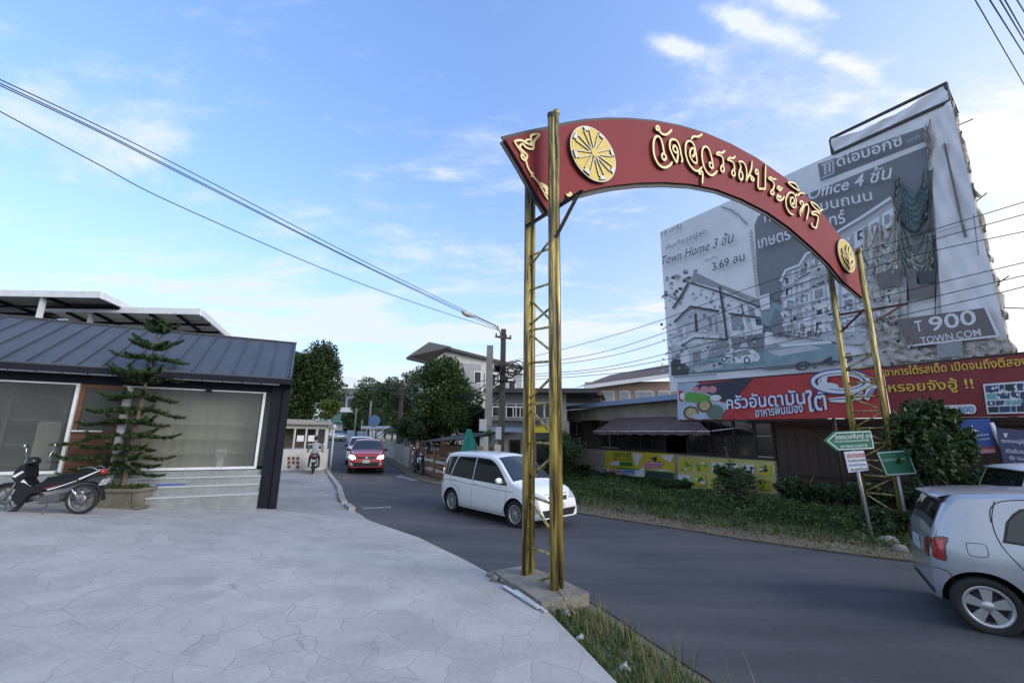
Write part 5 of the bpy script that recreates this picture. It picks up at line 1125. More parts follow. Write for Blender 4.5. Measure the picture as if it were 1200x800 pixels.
for r_,(b0,b1) in enumerate(((.06,.28),(.33,.52),(.57,.72),(.76,.95))):
    a=.04
    while a<.93:
        w=rr.uniform(.08,.3);a2=min(a+w,.96);NB.poly(mb,[ipq(a,b0),ipq(a2,b0),ipq(a2,b1),ipq(a,b1)],.014+.0002*rr.random(),rr.choice([0,0,1,0,2]),.09);a=a2+.02
for k in range(26):
    a,b=rr.uniform(.05,.9),rr.uniform(.1,.9);NB.poly(mb,[ipq(a,b),ipq(a+rr.uniform(.03,.09),b-.03),ipq(a+.06,b+rr.uniform(.04,.12)),ipq(a-.01,b+.06)],.017+.0003*k,rr.choice([3,3,2,0]),.09,th=.0002)
mb.build('print',[mat('panel navy',(.03,.05,.13),.5,var=.3),drk,mat('panel aqua',(.15,.34,.34),.5,var=.2),wht],ip)

# ------------------------------------------------------------------ road signs on the right verge
sgreen=mat('sign green',(.012,.14,.075),.4,var=.08,scale=3,dirt=(.01,.09,.05),dscale=2);steel=mat('galvanised steel',(.33,.34,.36),.45,metal=.5,var=.15,scale=5)
base=Vector(G(1023,637));SGP=Plane((base.x-1,base.y+.12),(base.x+1,base.y-.12))
sg=thing('street_sign','green arrow street sign with white lettering on a leaning grey pole','sign',base)
mb=MB();mb.tube([at(1024,640,base.y),at(995,505,base.y+.06)],.030,10);mb.build('pole',steel,sg)
mb=MB();q=[SGP.px(*p,.05) for p in ((965,516),(977,505.5),(1019,503.5),(1023.5,526),(980,528))];mb.prism(q,SGP.o,SGP.ax,SGP.ay,SGP.az,.04,.06,0);pn=mb.build('panel',sgreen,sg)
mb=MB();b_=[(968,516),(978,507.2),(1017.6,505.3),(1021.5,524.5),(981,526.4),(968,516)];
for i in range(5):SGP.stroke(mb,[b_[i],b_[i+1]],.018,.063,0,0,k=1)
mb.build('border',wht,pn)
mb=MB();SGP.txt(mb,'ซอยนวลจันทร์ ๓๖',(977,514.5),(1018,512.5),5.5,0,.064,0,.012);SGP.txt(mb,'วัดสุวรรณประสิทธิ์',(976,519),(1016,517.4),3.6,0,.064,0,.006);SGP.txt(mb,'SOI NUAN CHAN 36',(983,524.6),(1014,523),3.2,0,.064,0,.01);mb.build('lettering',wht,pn)
pp_=thing('paper_notice','white paper notice taped below the green arrow sign on the leaning pole','notice',at(1004,552,base.y-.1))
mb=MB();q=[SGP.px(*p,.05) for p in ((989,529),(1012,527.5),(1018,550.5),(994.5,553.5))];mb.prism(q,SGP.o,SGP.ax,SGP.ay,SGP.az,.04,.052,0);mb.build('sheet',mat('paper blue white',(.50,.53,.60),.7,var=.08),pp_)
for body_,A_,B_,h_,m_ in(('ประกาศขาย',(991,536.5),(1012,535),6,redp),('บ้านเดี่ยวสองชั้น',(992,541),(1013,539.5),3,drk),('พร้อมที่ดินติดถนน',(993,546),(1014.5,544.6),3.2,blup),('ติดต่อเจ้าของ',(995,551.5),(1016,549.5),3.2,drk)):
    mb=MB();SGP.txt(mb,body_,A_,B_,h_,0,.056,0,.014);mb.build('lettering',m_,pp_)
b2=Vector((8.4,9.75,H(8.4,9.75)));S2=Plane((b2.x-1,b2.y+.25),(b2.x+1,b2.y-.25))
s2=thing('street_sign','lower green road sign half hidden by leaves between the right gateway posts','sign',b2)
mb=MB();q=[S2.px(*p) for p in ((1026,529),(1064,526.5),(1074,555.5),(1038,557.5))];mb.prism(q,S2.o,S2.ax,S2.ay,S2.az,0,.02,0);pn=mb.build('panel',sgreen,s2)
mb=MB();b_=[(1028,530.5),(1063,528),(1072.5,554),(1039,556),(1028,530.5)]
for i in range(4):S2.stroke(mb,[b_[i],b_[i+1]],.018,.024,0,0,k=1)
S2.txt(mb,'หมู่บ้านสุวรรณ',(1034,541),(1060,539),4,0,.024);mb.build('border',wht,pn)
mb=MB();a=S2.px(1050,530);mb.tube([S2.P(a[0],H(b2.x,b2.y)-.1,-.04),S2.P(a[0]-.02,a[1],-.04)],.03,8);mb.build('pole',steel,s2)
# blue signs behind the silver car
blue_s=mat('sign royal blue',(.015,.06,.27),.4,var=.1,scale=3);navy_s=mat('sign dark navy',(.03,.035,.10),.45,var=.12,scale=3)
P1=Plane(tuple(at(1120,500,9.9)[:2]),tuple(at(1166,500,9.6)[:2]))
bs=thing('blue_sign','tilted royal blue notice sign with white emblem behind the silver car','sign',(P1.P(.4,0).x,P1.P(.4,0).y,H(9.3,8.8)))
mb=MB();q=[P1.px(*p) for p in ((1119,492),(1159,490),(1166,530.5),(1128,532.5))];mb.prism(q,P1.o,P1.ax,P1.ay,P1.az,0,.03,0);pn=mb.build('panel',blue_s,bs)
mb=MB();P1.poly(mb,[(1134,504),(1137,503),(1138,497),(1141,503),(1146,504.5),(1145,506.5),(1134,507)],.034,0)
for a,b,h in (((1124,512),(1158,510.5),2.2),((1125.5,517),(1159.5,515.5),2.2)):P1.txt(mb,'ที่ทำการชุมชนสุวรรณประสิทธิ์',a,b,h+.6,0,.034,0,.02)
mb.build('lettering',wht,pn);mb=MB();P1.txt(mb,'ยินดีต้อนรับ',(1132,523),(1145,522.3),3,0,.034,0,.015);mb.build('lettering',ygold,pn);mb=MB();P1.poly(mb,[(1147,524),(1165,523.5),(1165.5,530),(1149,531)],.036,2);P1.poly(mb,[(1147,524),(1165,523.5),(1165,525.5),(1147.5,526)],.038,3);mb.build('print',[wht,ygold,pinkp,redp],pn)
mb=MB();mb.tube([P1.P(*P1.px(1161,495),.0),(P1.P(1.05,0).x,P1.P(1.05,0).y,H(9.9,8.7)-.1)],.045,10);mb.build('pole',whitem,bs)
P2=Plane(tuple(at(1166,500,9.45)[:2]),tuple(at(1215,500,9.15)[:2]))
bs2=thing('blue_sign','dark navy notice board with pale lettering at the right edge, beside the royal blue sign','sign',(P2.P(.5,0).x,P2.P(.5,0).y,H(10,8.3)))
mb=MB();q=[P2.px(*p) for p in ((1167,501),(1215,505),(1215,556),(1176,548.5))];mb.prism(q,P2.o,P2.ax,P2.ay,P2.az,0,.03,0);pn=mb.build('panel',navy_s,bs2)
mb=MB();P2.poly(mb,[(1175,507),(1180,507.5),(1179,512),(1176,512)],.034,0);P2.txt(mb,'ชุมชนหมู่บ้าน',(1173,519),(1206,521.5),6,0,.034,0,.02);P2.txt(mb,'เปิดรับจอง',(1178,530),(1206,532),5,0,.034,0,.014);P2.txt(mb,'@ ชุมชน',(1182,538.5),(1208,541),5,0,.034,0,.014)
mb.build('print',mat('pale print',(.45,.47,.55),.6),pn)
mb=MB();p=P2.P(.9,0,-.06);mb.tube([(p.x,p.y,H(p.x,p.y)-.1),(p.x,p.y,2.0)],.045,10);p=P2.P(.1,0,-.06);mb.build('pole',whitem,bs2)
# ------------------------------------------------------------------ cars
def carpaint(name,col,metal=.0,rough=.28,fl=0):
    return mat(name,col,rough,metal=metal,var=.04,scale=1.5,coat=.8,fine=.6,dirt=tuple(c*.82 for c in col),dscale=1.2,damt=.35)
carglass=mat('car glass',(.012,.014,.016),.04,var=.05,spec=.7,coat=.3)
blacktrim=mat('black trim',(.012,.012,.013),.5,var=.1)
wellm=mat('wheel well',(.008,.008,.008),.9,var=.1)
headl=mat('clear lamp',(.42,.45,.48),.08,var=.25,scale=18,coat=.8)
litl=mat('lit headlamp',(.9,.85,.75),.2,var=0,emit=(1.0,.88,.66),estr=14)
tailm=mat('tail lens',(.30,.008,.012),.08,var=.3,scale=14,coat=.9)
taild=mat('tail lens dark',(.10,.012,.014),.10,var=.1,coat=.9)
rimm=mat('rim silver',(.50,.51,.53),.32,metal=.7,var=.08,scale=10)
discm=mat('brake dark',(.03,.03,.032),.6,var=.2)
plate_c=mat('car number plate',(.50,.51,.52),.5,var=.05,scale=10,dirt=(.10,.10,.11),dscale=30,damt=.75)
class Car:
    def __init__(s,top,belt,W,rear,front,wb,r,zb=.20,tumble=.30,rc=.11,endw=.80):
        s.t=np.array(top);s.b=np.array(belt);s.W=W/2;s.x0=rear;s.x1=front;s.wb=wb;s.r=r;s.zb0=zb;s.tum=tumble;s.rc0=rc;s.endw=endw
        P=np.array(smooth([(x,z) for x,z in top],6));s.tx=P[:,0];s.tz=P[:,1];s.tx=np.maximum.accumulate(s.tx+np.arange(len(s.tx))*1e-7)
    def zt(s,x):return float(np.interp(x,s.tx,s.tz))
    def bl(s,x):return min(float(np.interp(x,s.b[:,0],s.b[:,1])),s.zt(x)-.03)
    def zb(s,x):
        d=min(x-s.x0,s.x1-x);return s.zb0+.07*max(0,1-d/.5)**2
    def hw(s,x):
        d=min(x-s.x0,s.x1-x);e=.85 if s.x1-x<x-s.x0 else .55
        return s.W*(1-(1-s.endw)*max(0,1-d/e)**2.6)
    def rc(s,x):return min(s.rc0,(s.zt(x)-s.zb(x))*.3)
    def ys0(s,x,z):
        w=s.hw(x);bl=s.bl(x);zb=s.zb(x)
        if z<=bl:
            t=(z-zb)/max(bl-zb,.01)
            return w*(1-.075*max(0,1-t/.28)**2-.04*max(0,(t-.55)/.45)**1.6+.008*math.exp(-((t-.80)/.06)**2))
        return .96*w-s.tum*(z-bl)-.10*(z-bl)**2
    def corner(s,x):
        rc=s.rc(x);zc=s.zt(x)-rc;return rc,zc,s.ys0(x,zc)
    def ys(s,x,z):
        rc,zc,yc=s.corner(x)
        if z<=zc:return s.ys0(x,z)
        q=min(1,(z-zc)/rc);return yc-rc+rc*sqrt(max(0,1-q*q))
    def ztop(s,x,y):
        rc,zc,yc=s.corner(x);yf=yc-rc;y=abs(y)
        if y<=yf:return s.zt(x)+.035*(1-(y/yf)**2)
        q=min(1,(y-yf)/rc);return zc+rc*sqrt(max(0,1-q*q))
    def xs(s,y,z,front=True):
        y=abs(y)
        def ins(x):return z>=s.zb(x)-.02 and z<=s.ztop(x,y) and y<=s.ys(x,min(z,s.zt(x)-.001))
        a=0.0;b=s.x1 if front else s.x0
        if ins(b):return b
        for _ in range(30):
            m=(a+b)/2
            if ins(m):a=m
            else:b=m
        return a
    def ring(s,x):
        zb=s.zb(x);rc,zc,yc=s.corner(x);h=[(0,zb),(.5*s.hw(x),zb),(.86*s.hw(x),zb)]
        for z in np.linspace(zb+.015,zc,14):h.append((s.ys0(x,z),z))
        for k in range(1,6):
            a=k/5*pi/2;h.append((yc-rc+rc*cos(a),zc+rc*sin(a)))
        yf=yc-rc
        for f in(.75,.5,.25,0):h.append((yf*f,s.zt(x)+.035*(1-f*f)))
        full=[(x,y,z) for y,z in h]+[(x,-y,z) for y,z in reversed(h[1:-1])]
        return full
    def body(s):
        xs=np.unique(np.concatenate([np.linspace(s.x0,s.x0+.5,18),np.linspace(s.x0+.5,s.x1-.5,50),np.linspace(s.x1-.5,s.x1,18),s.t[:,0]]))
        xs=xs[np.r_[True,np.diff(xs)>.004]]
        R=[s.ring(float(x)) for x in xs];n=len(R[0]);mb=MB();vs=[p for r_ in R for p in r_]
        fs=[(i*n+k,i*n+(k+1)%n,(i+1)*n+(k+1)%n,(i+1)*n+k) for i in range(len(R)-1) for k in range(n)]
        mb.add(vs,fs,0,True);mb.f.append(tuple(range(n)));mb.m.append(0);mb.sm.append(False);mb.f.append(tuple((len(R)-1)*n+k for k in reversed(range(n))));mb.m.append(0);mb.sm.append(False)
        return mb
    def side(s,mb,pts,off,sgn,mi=0,nc=14,nr=5):
        xs=sorted(set([p[0] for p in pts]+list(np.linspace(min(p[0] for p in pts)+1e-4,max(p[0] for p in pts)-1e-4,nc))))
        P=[]
        for x in xs:
            x_=min(max(x,min(p[0] for p in pts)+1e-5),max(p[0] for p in pts)-1e-5);zz_=[]
            for i in range(len(pts)):
                a,b=pts[i],pts[(i+1)%len(pts)]
                if (a[0]-x_)*(b[0]-x_)<0:zz_.append(a[1]+(b[1]-a[1])*(x_-a[0])/(b[0]-a[0]))
            if len(zz_)<2:continue
            lo,hi=min(zz_),max(zz_);P.append([(x_,sgn*(s.ys(x_,z)+off),z) for z in np.linspace(lo,hi,nr)])
        return mb.grid(P,mi)
    def sideline(s,mb,pts,w,off,sgn,mi=0,k=5):
        q=smooth(pts,k) if len(pts)>2 else [np.array(pts[0])*(1-t)+np.array(pts[1])*t for t in np.linspace(0,1,8)]
        q=np.array(q);T=np.gradient(q,axis=0);T/=np.linalg.norm(T,axis=1,keepdims=True);Nn=np.c_[-T[:,1],T[:,0]]*w/2
        P=[[(x+dx,sgn*(s.ys(x+dx,z+dz)+off),z+dz) for dx,dz in((Nn[i][0],Nn[i][1]),(-Nn[i][0],-Nn[i][1]))] for i,(x,z) in enumerate(q)]
        return mb.grid(P,mi)
    def endp(s,mb,pts,off,front,mi=0,nc=10,nr=4):
        ys_=sorted(set([p[0] for p in pts]+list(np.linspace(min(p[0] for p in pts)+1e-4,max(p[0] for p in pts)-1e-4,nc))));P=[];sg=1 if front else -1
        for y in ys_:
            y_=min(max(y,min(p[0] for p in pts)+1e-5),max(p[0] for p in pts)-1e-5);zz_=[]
            for i in range(len(pts)):
                a,b=pts[i],pts[(i+1)%len(pts)]
                if (a[0]-y_)*(b[0]-y_)<0:zz_.append(a[1]+(b[1]-a[1])*(y_-a[0])/(b[0]-a[0]))
            if len(zz_)<2:continue
            if max(abs(s.xs(y_,z,front)-(s.x1 if front else s.x0)) for z in(min(zz_),max(zz_)))>.42:continue
            P.append([(s.xs(y_,z,front)+sg*off,y_*(1+off*.6),z) for z in np.linspace(min(zz_),max(zz_),nr)])
        return mb.grid(P,mi) if len(P)>1 else mb
    def screen(s,mb,xa,xb,fa,fb,off,mi=0):
        P=[]
        for i in range(13):
            t=i/12;x=xa+(xb-xa)*t;rc,zc,yc=s.corner(x);yy=(yc-rc*.45)*(fa+(fb-fa)*t)
            h=.02;dz=(s.zt(x+h)-s.zt(x-h))/(2*h);nl=sqrt(1+dz*dz);nx,nz=-dz/nl,1/nl
            P.append([(x+nx*off,y,s.ztop(x,y)+nz*off) for y in np.linspace(-yy,yy,13)])
        return mb.grid(P,mi)
def make_car(lab,cat,loc,rz,spec,paint,group=None,detail=True,lit=False,name='car'):
    c=spec['car'];t=thing(name,lab,cat,loc,rz,group)
    def part(nm,mb,m,par=None,rec=False):return mb.build(nm,m,par or t,world=False,recalc=rec)
    bod=c.body();o=part('body',bod,[paint,wellm],None,True)
    cut=MB()
    for x in(-c.wb/2,c.wb/2):
        for sg in(-1,1):cut.tube([(x,sg*(c.W-.30),c.r+.01),(x,sg*(c.W+.3),c.r+.01)],c.r+.055,36)
    co=part('cutter',cut,[paint,wellm],None,True)
    for p in co.data.polygons:p.material_index=1
    md=o.modifiers.new('arches','BOOLEAN');md.operation='DIFFERENCE';md.object=co;md.solver='EXACT'
    try:md.material_mode='INDEX'
    except Exception:pass
    bpy.context.view_layer.update();dg=bpy.context.evaluated_depsgraph_get();me=bpy.data.meshes.new_from_object(o.evaluated_get(dg));o.modifiers.clear();o.data=me;me.set_sharp_from_angle(angle=radians(38));bpy.data.objects.remove(co)
    # glass
    for nm,key in(('windscreen','ws'),('rear_window','rw')):
        if key in spec:
            xa,xb,fa,fb=spec[key];mb=MB();c.screen(mb,xa,xb,fa,fb,.003,0);w=part(nm,mb,blacktrim)
            mb=MB();d=.035 if xb>xa else -.035;c.screen(mb,xa+d,xb-d,fa*.95,fb*.95,.006,0);part('pane',mb,carglass,w)
    for sg in(-1,1):
        for pts in spec['windows']:
            cx_=sum(p[0] for p in pts)/len(pts);cz=sum(p[1] for p in pts)/len(pts)
            mb=MB();c.side(mb,[(cx_+(x-cx_)*1.05+(.012 if x>cx_ else -.012),cz+(z-cz)*1.05+(.012 if z>cz else -.012)) for x,z in pts],.0025,sg);w=part('side_window',mb,blacktrim)
            mb=MB();c.side(mb,pts,.006,sg);part('pane',mb,carglass,w)
        if detail:
            for ln in spec['seams']:
                mb=MB();c.sideline(mb,ln,.009,.0025,sg);part('door_seam',mb,wellm)
            for hx,hz in spec['handles']:
                mb=MB();y=c.ys(hx,hz);mb.bar((hx-.09,sg*(y+.018),hz),(hx+.09,sg*(c.ys(hx+.09,hz)+.018),hz+.004),.025,.026);part('door_handle',mb,spec.get('handle_mat',paint))
            if 'flap' in spec and sg==spec['flap_side']:
                mb=MB();c.sideline(mb,spec['flap'],.006,.0025,sg);part('fuel_flap',mb,wellm)
            mx_,mz=spec['mirror'];y=c.ys(mx_,mz);mb=MB();mb.ell((mx_,sg*(y+.11),mz+.03),(.06,.11,.075),12,9);mb.bar((mx_+.03,sg*(y-.01),mz-.03),(mx_,sg*(y+.08),mz),.03,.04);part('wing_mirror',mb,spec.get('mirror_mat',paint))
        for hp in spec['head']:
            mb=MB();c.endp(mb,[(sg*y,z) for y,z in hp],.006,True);part('headlight',mb,litl if lit else headl)
        for hp in spec['tail']:
            mb=MB();c.endp(mb,[(sg*y,z) for y,z in hp],.006,False);tl=part('tail_light',mb,tailm)
            if 'tail_side' in spec:
                mb=MB();c.side(mb,spec['tail_side'],.007,sg);part('side_lens',mb,[tailm],tl)
                mb=MB();ts=spec['tail_side'];tx_=sum(p[0] for p in ts)/len(ts);tz_=sum(p[1] for p in ts)/len(ts);c.side(mb,[(tx_+(x-tx_)*.5+.01,tz_+(z-tz_)*.42+.03) for x,z in ts],.010,sg);part('inner_lens',mb,mat('tail lens bright',(.55,.05,.05),.1,var=.2,scale=20,coat=.8),tl)
                mb=MB();c.sideline(mb,list(ts)+[ts[0]],.012,.009,sg,0,2);part('lens_edge',mb,taild,tl)
        for k in spec.get('fog',[]):
            mb=MB();c.endp(mb,[(sg*y,z) for y,z in k],.004,True);part('fog_light',mb,litl if lit=='all' else headl)
    if detail:
        for nm,pts,m_,fr_ in spec['ends']:
            mb=MB();c.endp(mb,pts,.005,fr_,nc=14);part(nm,mb,m_)
        for nm,x,z,m_ in(('number_plate',1,spec['plate_f'],plate_c),('number_plate',-1,spec['plate_r'],plate_c)):
            xx=c.xs(0,z,x>0)+.014*x;mb=MB();mb.box((xx,0,z),(.02,.34,.15));part(nm,mb,m_)
    if 'spoiler' in spec:
        xa,xb,z,w,th=spec['spoiler'];mb=MB();P=[]
        for y in np.linspace(-w,w,13):
            f=1-(abs(y)/w)**4*.35;zz_=c.ztop(xb,y*.9);P.append([(xb,y*.98,zz_+.004),(xa*f+xb*(1-f),y,z-.02*(y/w)**2),(xa*f+xb*(1-f)+.01,y,z-th-.02*(y/w)**2),(xb-.02,y*.97,zz_-.05)])
        mb.grid(P);part('rear_spoiler',mb,paint)
    if 'wiper' in spec:
        mb=MB();mb.bar(spec['wiper'][0],spec['wiper'][1],.02,.02);part('rear_wiper',mb,blacktrim)
    if 'antenna' in spec:
        mb=MB();a=spec['antenna'];mb.tube([a,(a[0]-.12,a[1],a[2]+.16)],.004,5);part('antenna',mb,blacktrim)
    # wheels
    ns=spec.get('spokes',5)
    for x in(-c.wb/2,c.wb/2):
        for sg in(-1,1):
            r=c.r;yc=c.W-.115;A=(0,sg,0);mb=MB();rr_=spec.get('rimr',.66)*r
            mb.lathe([(rr_,-.085),(r*.90,-.105),(r*.975,-.09),(r,-.05),(r,.05),(r*.975,.088),(r*.90,.102),(rr_+.012,.088),(rr_,.07),(rr_,-.085)],(x,sg*yc,r),A,40);w=part('wheel',mb,rubber,None,True)
            mb=MB();mb.lathe([(rr_+.004,.080),(rr_-.018,.086),(rr_-.03,.06),(rr_-.04,-.06)],(x,sg*yc,r),A,40)
            mb.lathe([(.0,.072),(.05,.070),(.062,.055),(.062,.02)],(x,sg*yc,r),A,20)
            for k in range(ns):
                a=2*pi*k/ns+.3;u=Vector((cos(a),0,sin(a)));v=Vector((-sin(a),0,cos(a)));O_=Vector((x,sg*yc,r));Ax=Vector((0,sg,0));w0,w1=spec.get('spw',(.030,.048))
                q=[(.05,-w0),(rr_-.02,-w1),(rr_-.02,w1),(.05,w0)]
                if spec.get('split'):
                    for s_ in(-1,1):mb.bar(O_+u*.04+v*s_*.02+Ax*.055,O_+u*(rr_-.025)+v*s_*w1+Ax*.062,.03,.03,up=Ax)
                else:mb.prism(q,O_,u,v,Ax,.03,.066,0)
            part('rim',mb,rimm,w,True)
            mb=MB();mb.lathe([(0,.01),(rr_-.05,.01),(rr_-.03,-.03)],(x,sg*yc,r),A,28);part('brake_disc',mb,discm,w)
    return t
hatch=dict(car=Car([(-1.80,.72),(-1.785,.86),(-1.74,.98),(-1.66,1.12),(-1.52,1.33),(-1.42,1.43),(-1.25,1.475),(-.8,1.51),(-.2,1.52),(.3,1.475),(.6,1.39),(.95,1.19),(1.28,.99),(1.5,.93),(1.78,.80),(1.9,.66),(1.95,.55)],[(-1.8,1.02),(-.9,.985),(.9,.90),(1.95,.75)],1.70,-1.80,1.95,2.46,.297,tumble=.26,rc=.12,endw=.78),
 ws=(1.27,.52,.98,.94),rw=(-1.70,-1.44,.90,.86),
 windows=[[(-.98,1.02),(-.93,1.20),(-.80,1.34),(-.55,1.385),(-.10,1.40),(-.12,.955)],[(-.02,.95),(.0,1.395),(.30,1.36),(.55,1.25),(.95,.97),(.95,.93)],[(-1.46,1.14),(-1.36,1.30),(-1.15,1.335),(-1.06,1.18)]][:2],
 seams=[[(-.98,1.43),(-1.05,1.20),(-1.02,.95),(-.85,.66),(-.72,.42),(-.66,.27)],[(-.07,1.42),(-.06,.95),(-.08,.26)],[(-.66,.25),(.9,.25)],[(-1.06,1.2),(-1.02,1.36),(-.85,1.45),(-.3,1.47),(.3,1.42),(.62,1.3)],[(-1.78,.62),(-1.62,.60),(-1.56,.48)],[(.98,.95),(.95,.6),(.8,.28)]],handles=[(-.70,.89),(.25,.86)],
 flap=[(-1.50,.955),(-1.30,.96),(-1.27,.90),(-1.30,.83),(-1.48,.825),(-1.51,.88),(-1.50,.955)],flap_side=-1,mirror=(.75,.98),
 head=[[(.45,.66),(.60,.80),(.80,.84),(.82,.72),(.7,.62)]],tail=[[(.44,.74),(.47,.92),(.58,.96),(.635,.95),(.635,.72),(.55,.71)]],tail_side=[(-1.76,.74),(-1.745,.93),(-1.67,.975),(-1.55,.985),(-1.60,.90),(-1.62,.80),(-1.63,.72)],
 ends=[('bumper_grille',[(-.5,.33),(-.5,.45),(.5,.45),(.5,.33)],blacktrim,True),('bumper_insert',[(-.6,.30),(-.6,.36),(.6,.36),(.6,.30)],blacktrim,False)],plate_f=.5,plate_r=.8,spoiler=(-1.64,-1.36,1.452,.60,.035),antenna=(-1.2,0,1.5),rimr=.70,spokes=5,spw=(.034,.058))
van=dict(car=Car([(-2.05,.72),(-2.04,.95),(-2.0,1.15),(-1.92,1.36),(-1.80,1.56),(-1.66,1.64),(-1.3,1.675),(-.5,1.69),(.1,1.665),(.40,1.61),(.60,1.52),(.92,1.28),(1.20,1.07),(1.42,1.00),(1.75,.92),(1.98,.78),(2.05,.66),(2.09,.52)],[(-2.05,1.03),(-1,1.0),(.6,.96),(1.2,.93),(2.09,.78)],1.66,-2.05,2.09,2.655,.315,tumble=.20,rc=.11,endw=.80),
 ws=(1.20,.44,.98,.95),rw=(-1.99,-1.80,.90,.88),
 windows=[[(-1.86,1.06),(-1.82,1.22),(-1.66,1.50),(-1.28,1.535),(-1.46,1.04)],[(-1.36,1.035),(-1.19,1.535),(-.42,1.55),(-.42,1.005)],[(-.30,1.0),(-.30,1.55),(.25,1.525),(.52,1.40),(.98,1.03),(.98,.975)]],
 seams=[[(-.36,1.60),(-.36,.95),(-.37,.27)],[(-1.28,1.58),(-1.42,1.02),(-1.32,.80),(-1.0,.70),(-.90,.45),(-.86,.27)],[(1.0,1.0),(1.02,.6),(.9,.28)],[(-.86,.27),(.9,.27)],[(-1.95,.88),(-1.4,.89),(-.4,.86),(.6,.83),(1.3,.82)]],handles=[(-1.16,.93),(-.16,.90)],mirror=(.82,1.03),
 head=[[(.36,.70),(.50,.80),(.72,.90),(.80,.86),(.78,.74),(.60,.68)]],tail=[[(.62,.8),(.64,1.35),(.76,1.3),(.8,.8)]],
 ends=[('grille',[(-.34,.66),(-.36,.76),(.36,.76),(.34,.66)],blacktrim,True),('lower_grille',[(-.55,.30),(-.62,.47),(.62,.47),(.55,.30)],blacktrim,True),('grille_bar',[(-.42,.80),(-.42,.815),(.42,.815),(.42,.80)],chrome,True)],fog=[[(.66,.40),(.66,.48),(.76,.48),(.76,.40)]],plate_f=.54,plate_r=.75,rimr=.68,spokes=6,split=True,spw=(.03,.045))
suv=dict(car=Car([(-2.05,.75),(-2.02,1.0),(-1.9,1.3),(-1.75,1.52),(-1.3,1.60),(-.5,1.63),(.05,1.60),(.35,1.52),(.75,1.27),(1.08,1.09),(1.4,1.04),(1.85,.96),(2.02,.84),(2.10,.62)],[(-2.05,1.05),(.6,1.0),(2.1,.85)],1.76,-2.05,2.10,2.60,.33,zb=.24,tumble=.30,endw=.82),
 ws=(1.06,.30,.98,.94),rw=(-1.98,-1.78,.9,.88),windows=[[(-1.6,1.1),(-1.5,1.45),(-.5,1.5),(-.5,1.06)],[(-.4,1.05),(-.4,1.5),(.1,1.48),(.8,1.08),(.8,1.03)]],
 seams=[[(-.45,1.55),(-.45,.3)],[(.85,1.02),(.85,.32)]],handles=[(-1.1,.95),(-.2,.93)],mirror=(.72,1.08),mirror_mat=blacktrim,
 head=[[(.50,.72),(.58,.86),(.80,.90),(.82,.78),(.68,.70)]],tail=[[(.6,.8),(.62,1.1),(.8,1.1),(.8,.8)]],fog=[[(.62,.44),(.62,.52),(.74,.52),(.74,.44)]],
 ends=[('grille',[(-.46,.72),(-.48,.82),(.48,.82),(.46,.72)],blacktrim,True),('lower_grille',[(-.60,.34),(-.66,.56),(.66,.56),(.60,.34)],blacktrim,True),('badge',[(-.06,.74),(-.06,.80),(.06,.80),(.06,.74)],chrome,True)],plate_f=.60,plate_r=.8,spokes=5)
sedan=dict(car=Car([(-2.2,.6),(-2.15,.95),(-1.6,1.02),(-1.35,1.05),(-.85,1.38),(-.4,1.45),(.1,1.44),(.35,1.38),(1.05,.98),(1.8,.86),(2.15,.7),(2.2,.5)],[(-2.2,.95),(2.2,.8)],1.74,-2.2,2.2,2.6,.31,endw=.82),
 ws=(1.0,.36,.98,.93),rw=(-1.34,-.88,.96,.92),windows=[[(-1.0,.97),(-.75,1.32),(-.2,1.36),(-.2,.95)],[(-.1,.95),(-.1,1.36),(.2,1.34),(.75,.94)]],seams=[[(-.15,1.4),(-.15,.3)]],handles=[(-.7,.86),(.2,.85)],mirror=(.6,.98),
 head=[[(.5,.62),(.55,.74),(.8,.78),(.8,.66)]],tail=[[(.5,.72),(.5,.9),(.8,.9),(.8,.72)]],ends=[('grille',[(-.4,.55),(-.4,.66),(.4,.66),(.4,.55)],blacktrim,True),('bumper_insert',[(-.6,.3),(-.6,.36),(.6,.36),(.6,.3)],blacktrim,False)],plate_f=.48,plate_r=.72,spokes=5)
def squeeze(o,k=.70,x0=-1.23):
    f=lambda x:x0+(x-x0)*k if x<x0 else x
    return f
_q=squeeze(0)
def _sqp(pts):return [(_q(p[0]),p[1]) for p in pts]
hatch['car']=Car(_sqp([(-1.80,.72),(-1.785,.86),(-1.74,.98),(-1.66,1.12),(-1.52,1.33),(-1.42,1.43),(-1.25,1.475),(-.8,1.51),(-.2,1.52),(.3,1.475),(.6,1.39),(.95,1.19),(1.28,.99),(1.5,.93),(1.78,.80),(1.9,.66),(1.95,.55)]),[(-1.8,1.02),(-.9,.985),(.9,.90),(1.95,.75)],1.70,_q(-1.80),1.95,2.46,.297,tumble=.26,rc=.12,endw=.78)
hatch['rw']=(_q(-1.70),_q(-1.44),.90,.86);hatch['seams']=[_sqp(l) for l in hatch['seams']];hatch['flap']=[(x+.11,z) for x,z in _sqp(hatch['flap'])];hatch['tail_side']=_sqp(hatch['tail_side']);hatch['spoiler']=(_q(-1.64),_q(-1.36),1.452,.60,.035)
silver=carpaint('silver paint',(.40,.43,.48),metal=.55,rough=.30);whitep=carpaint('white paint',(.78,.80,.81));redpaint=carpaint('red paint',(.34,.022,.022));greyp=carpaint('grey paint',(.33,.34,.36),metal=.4)
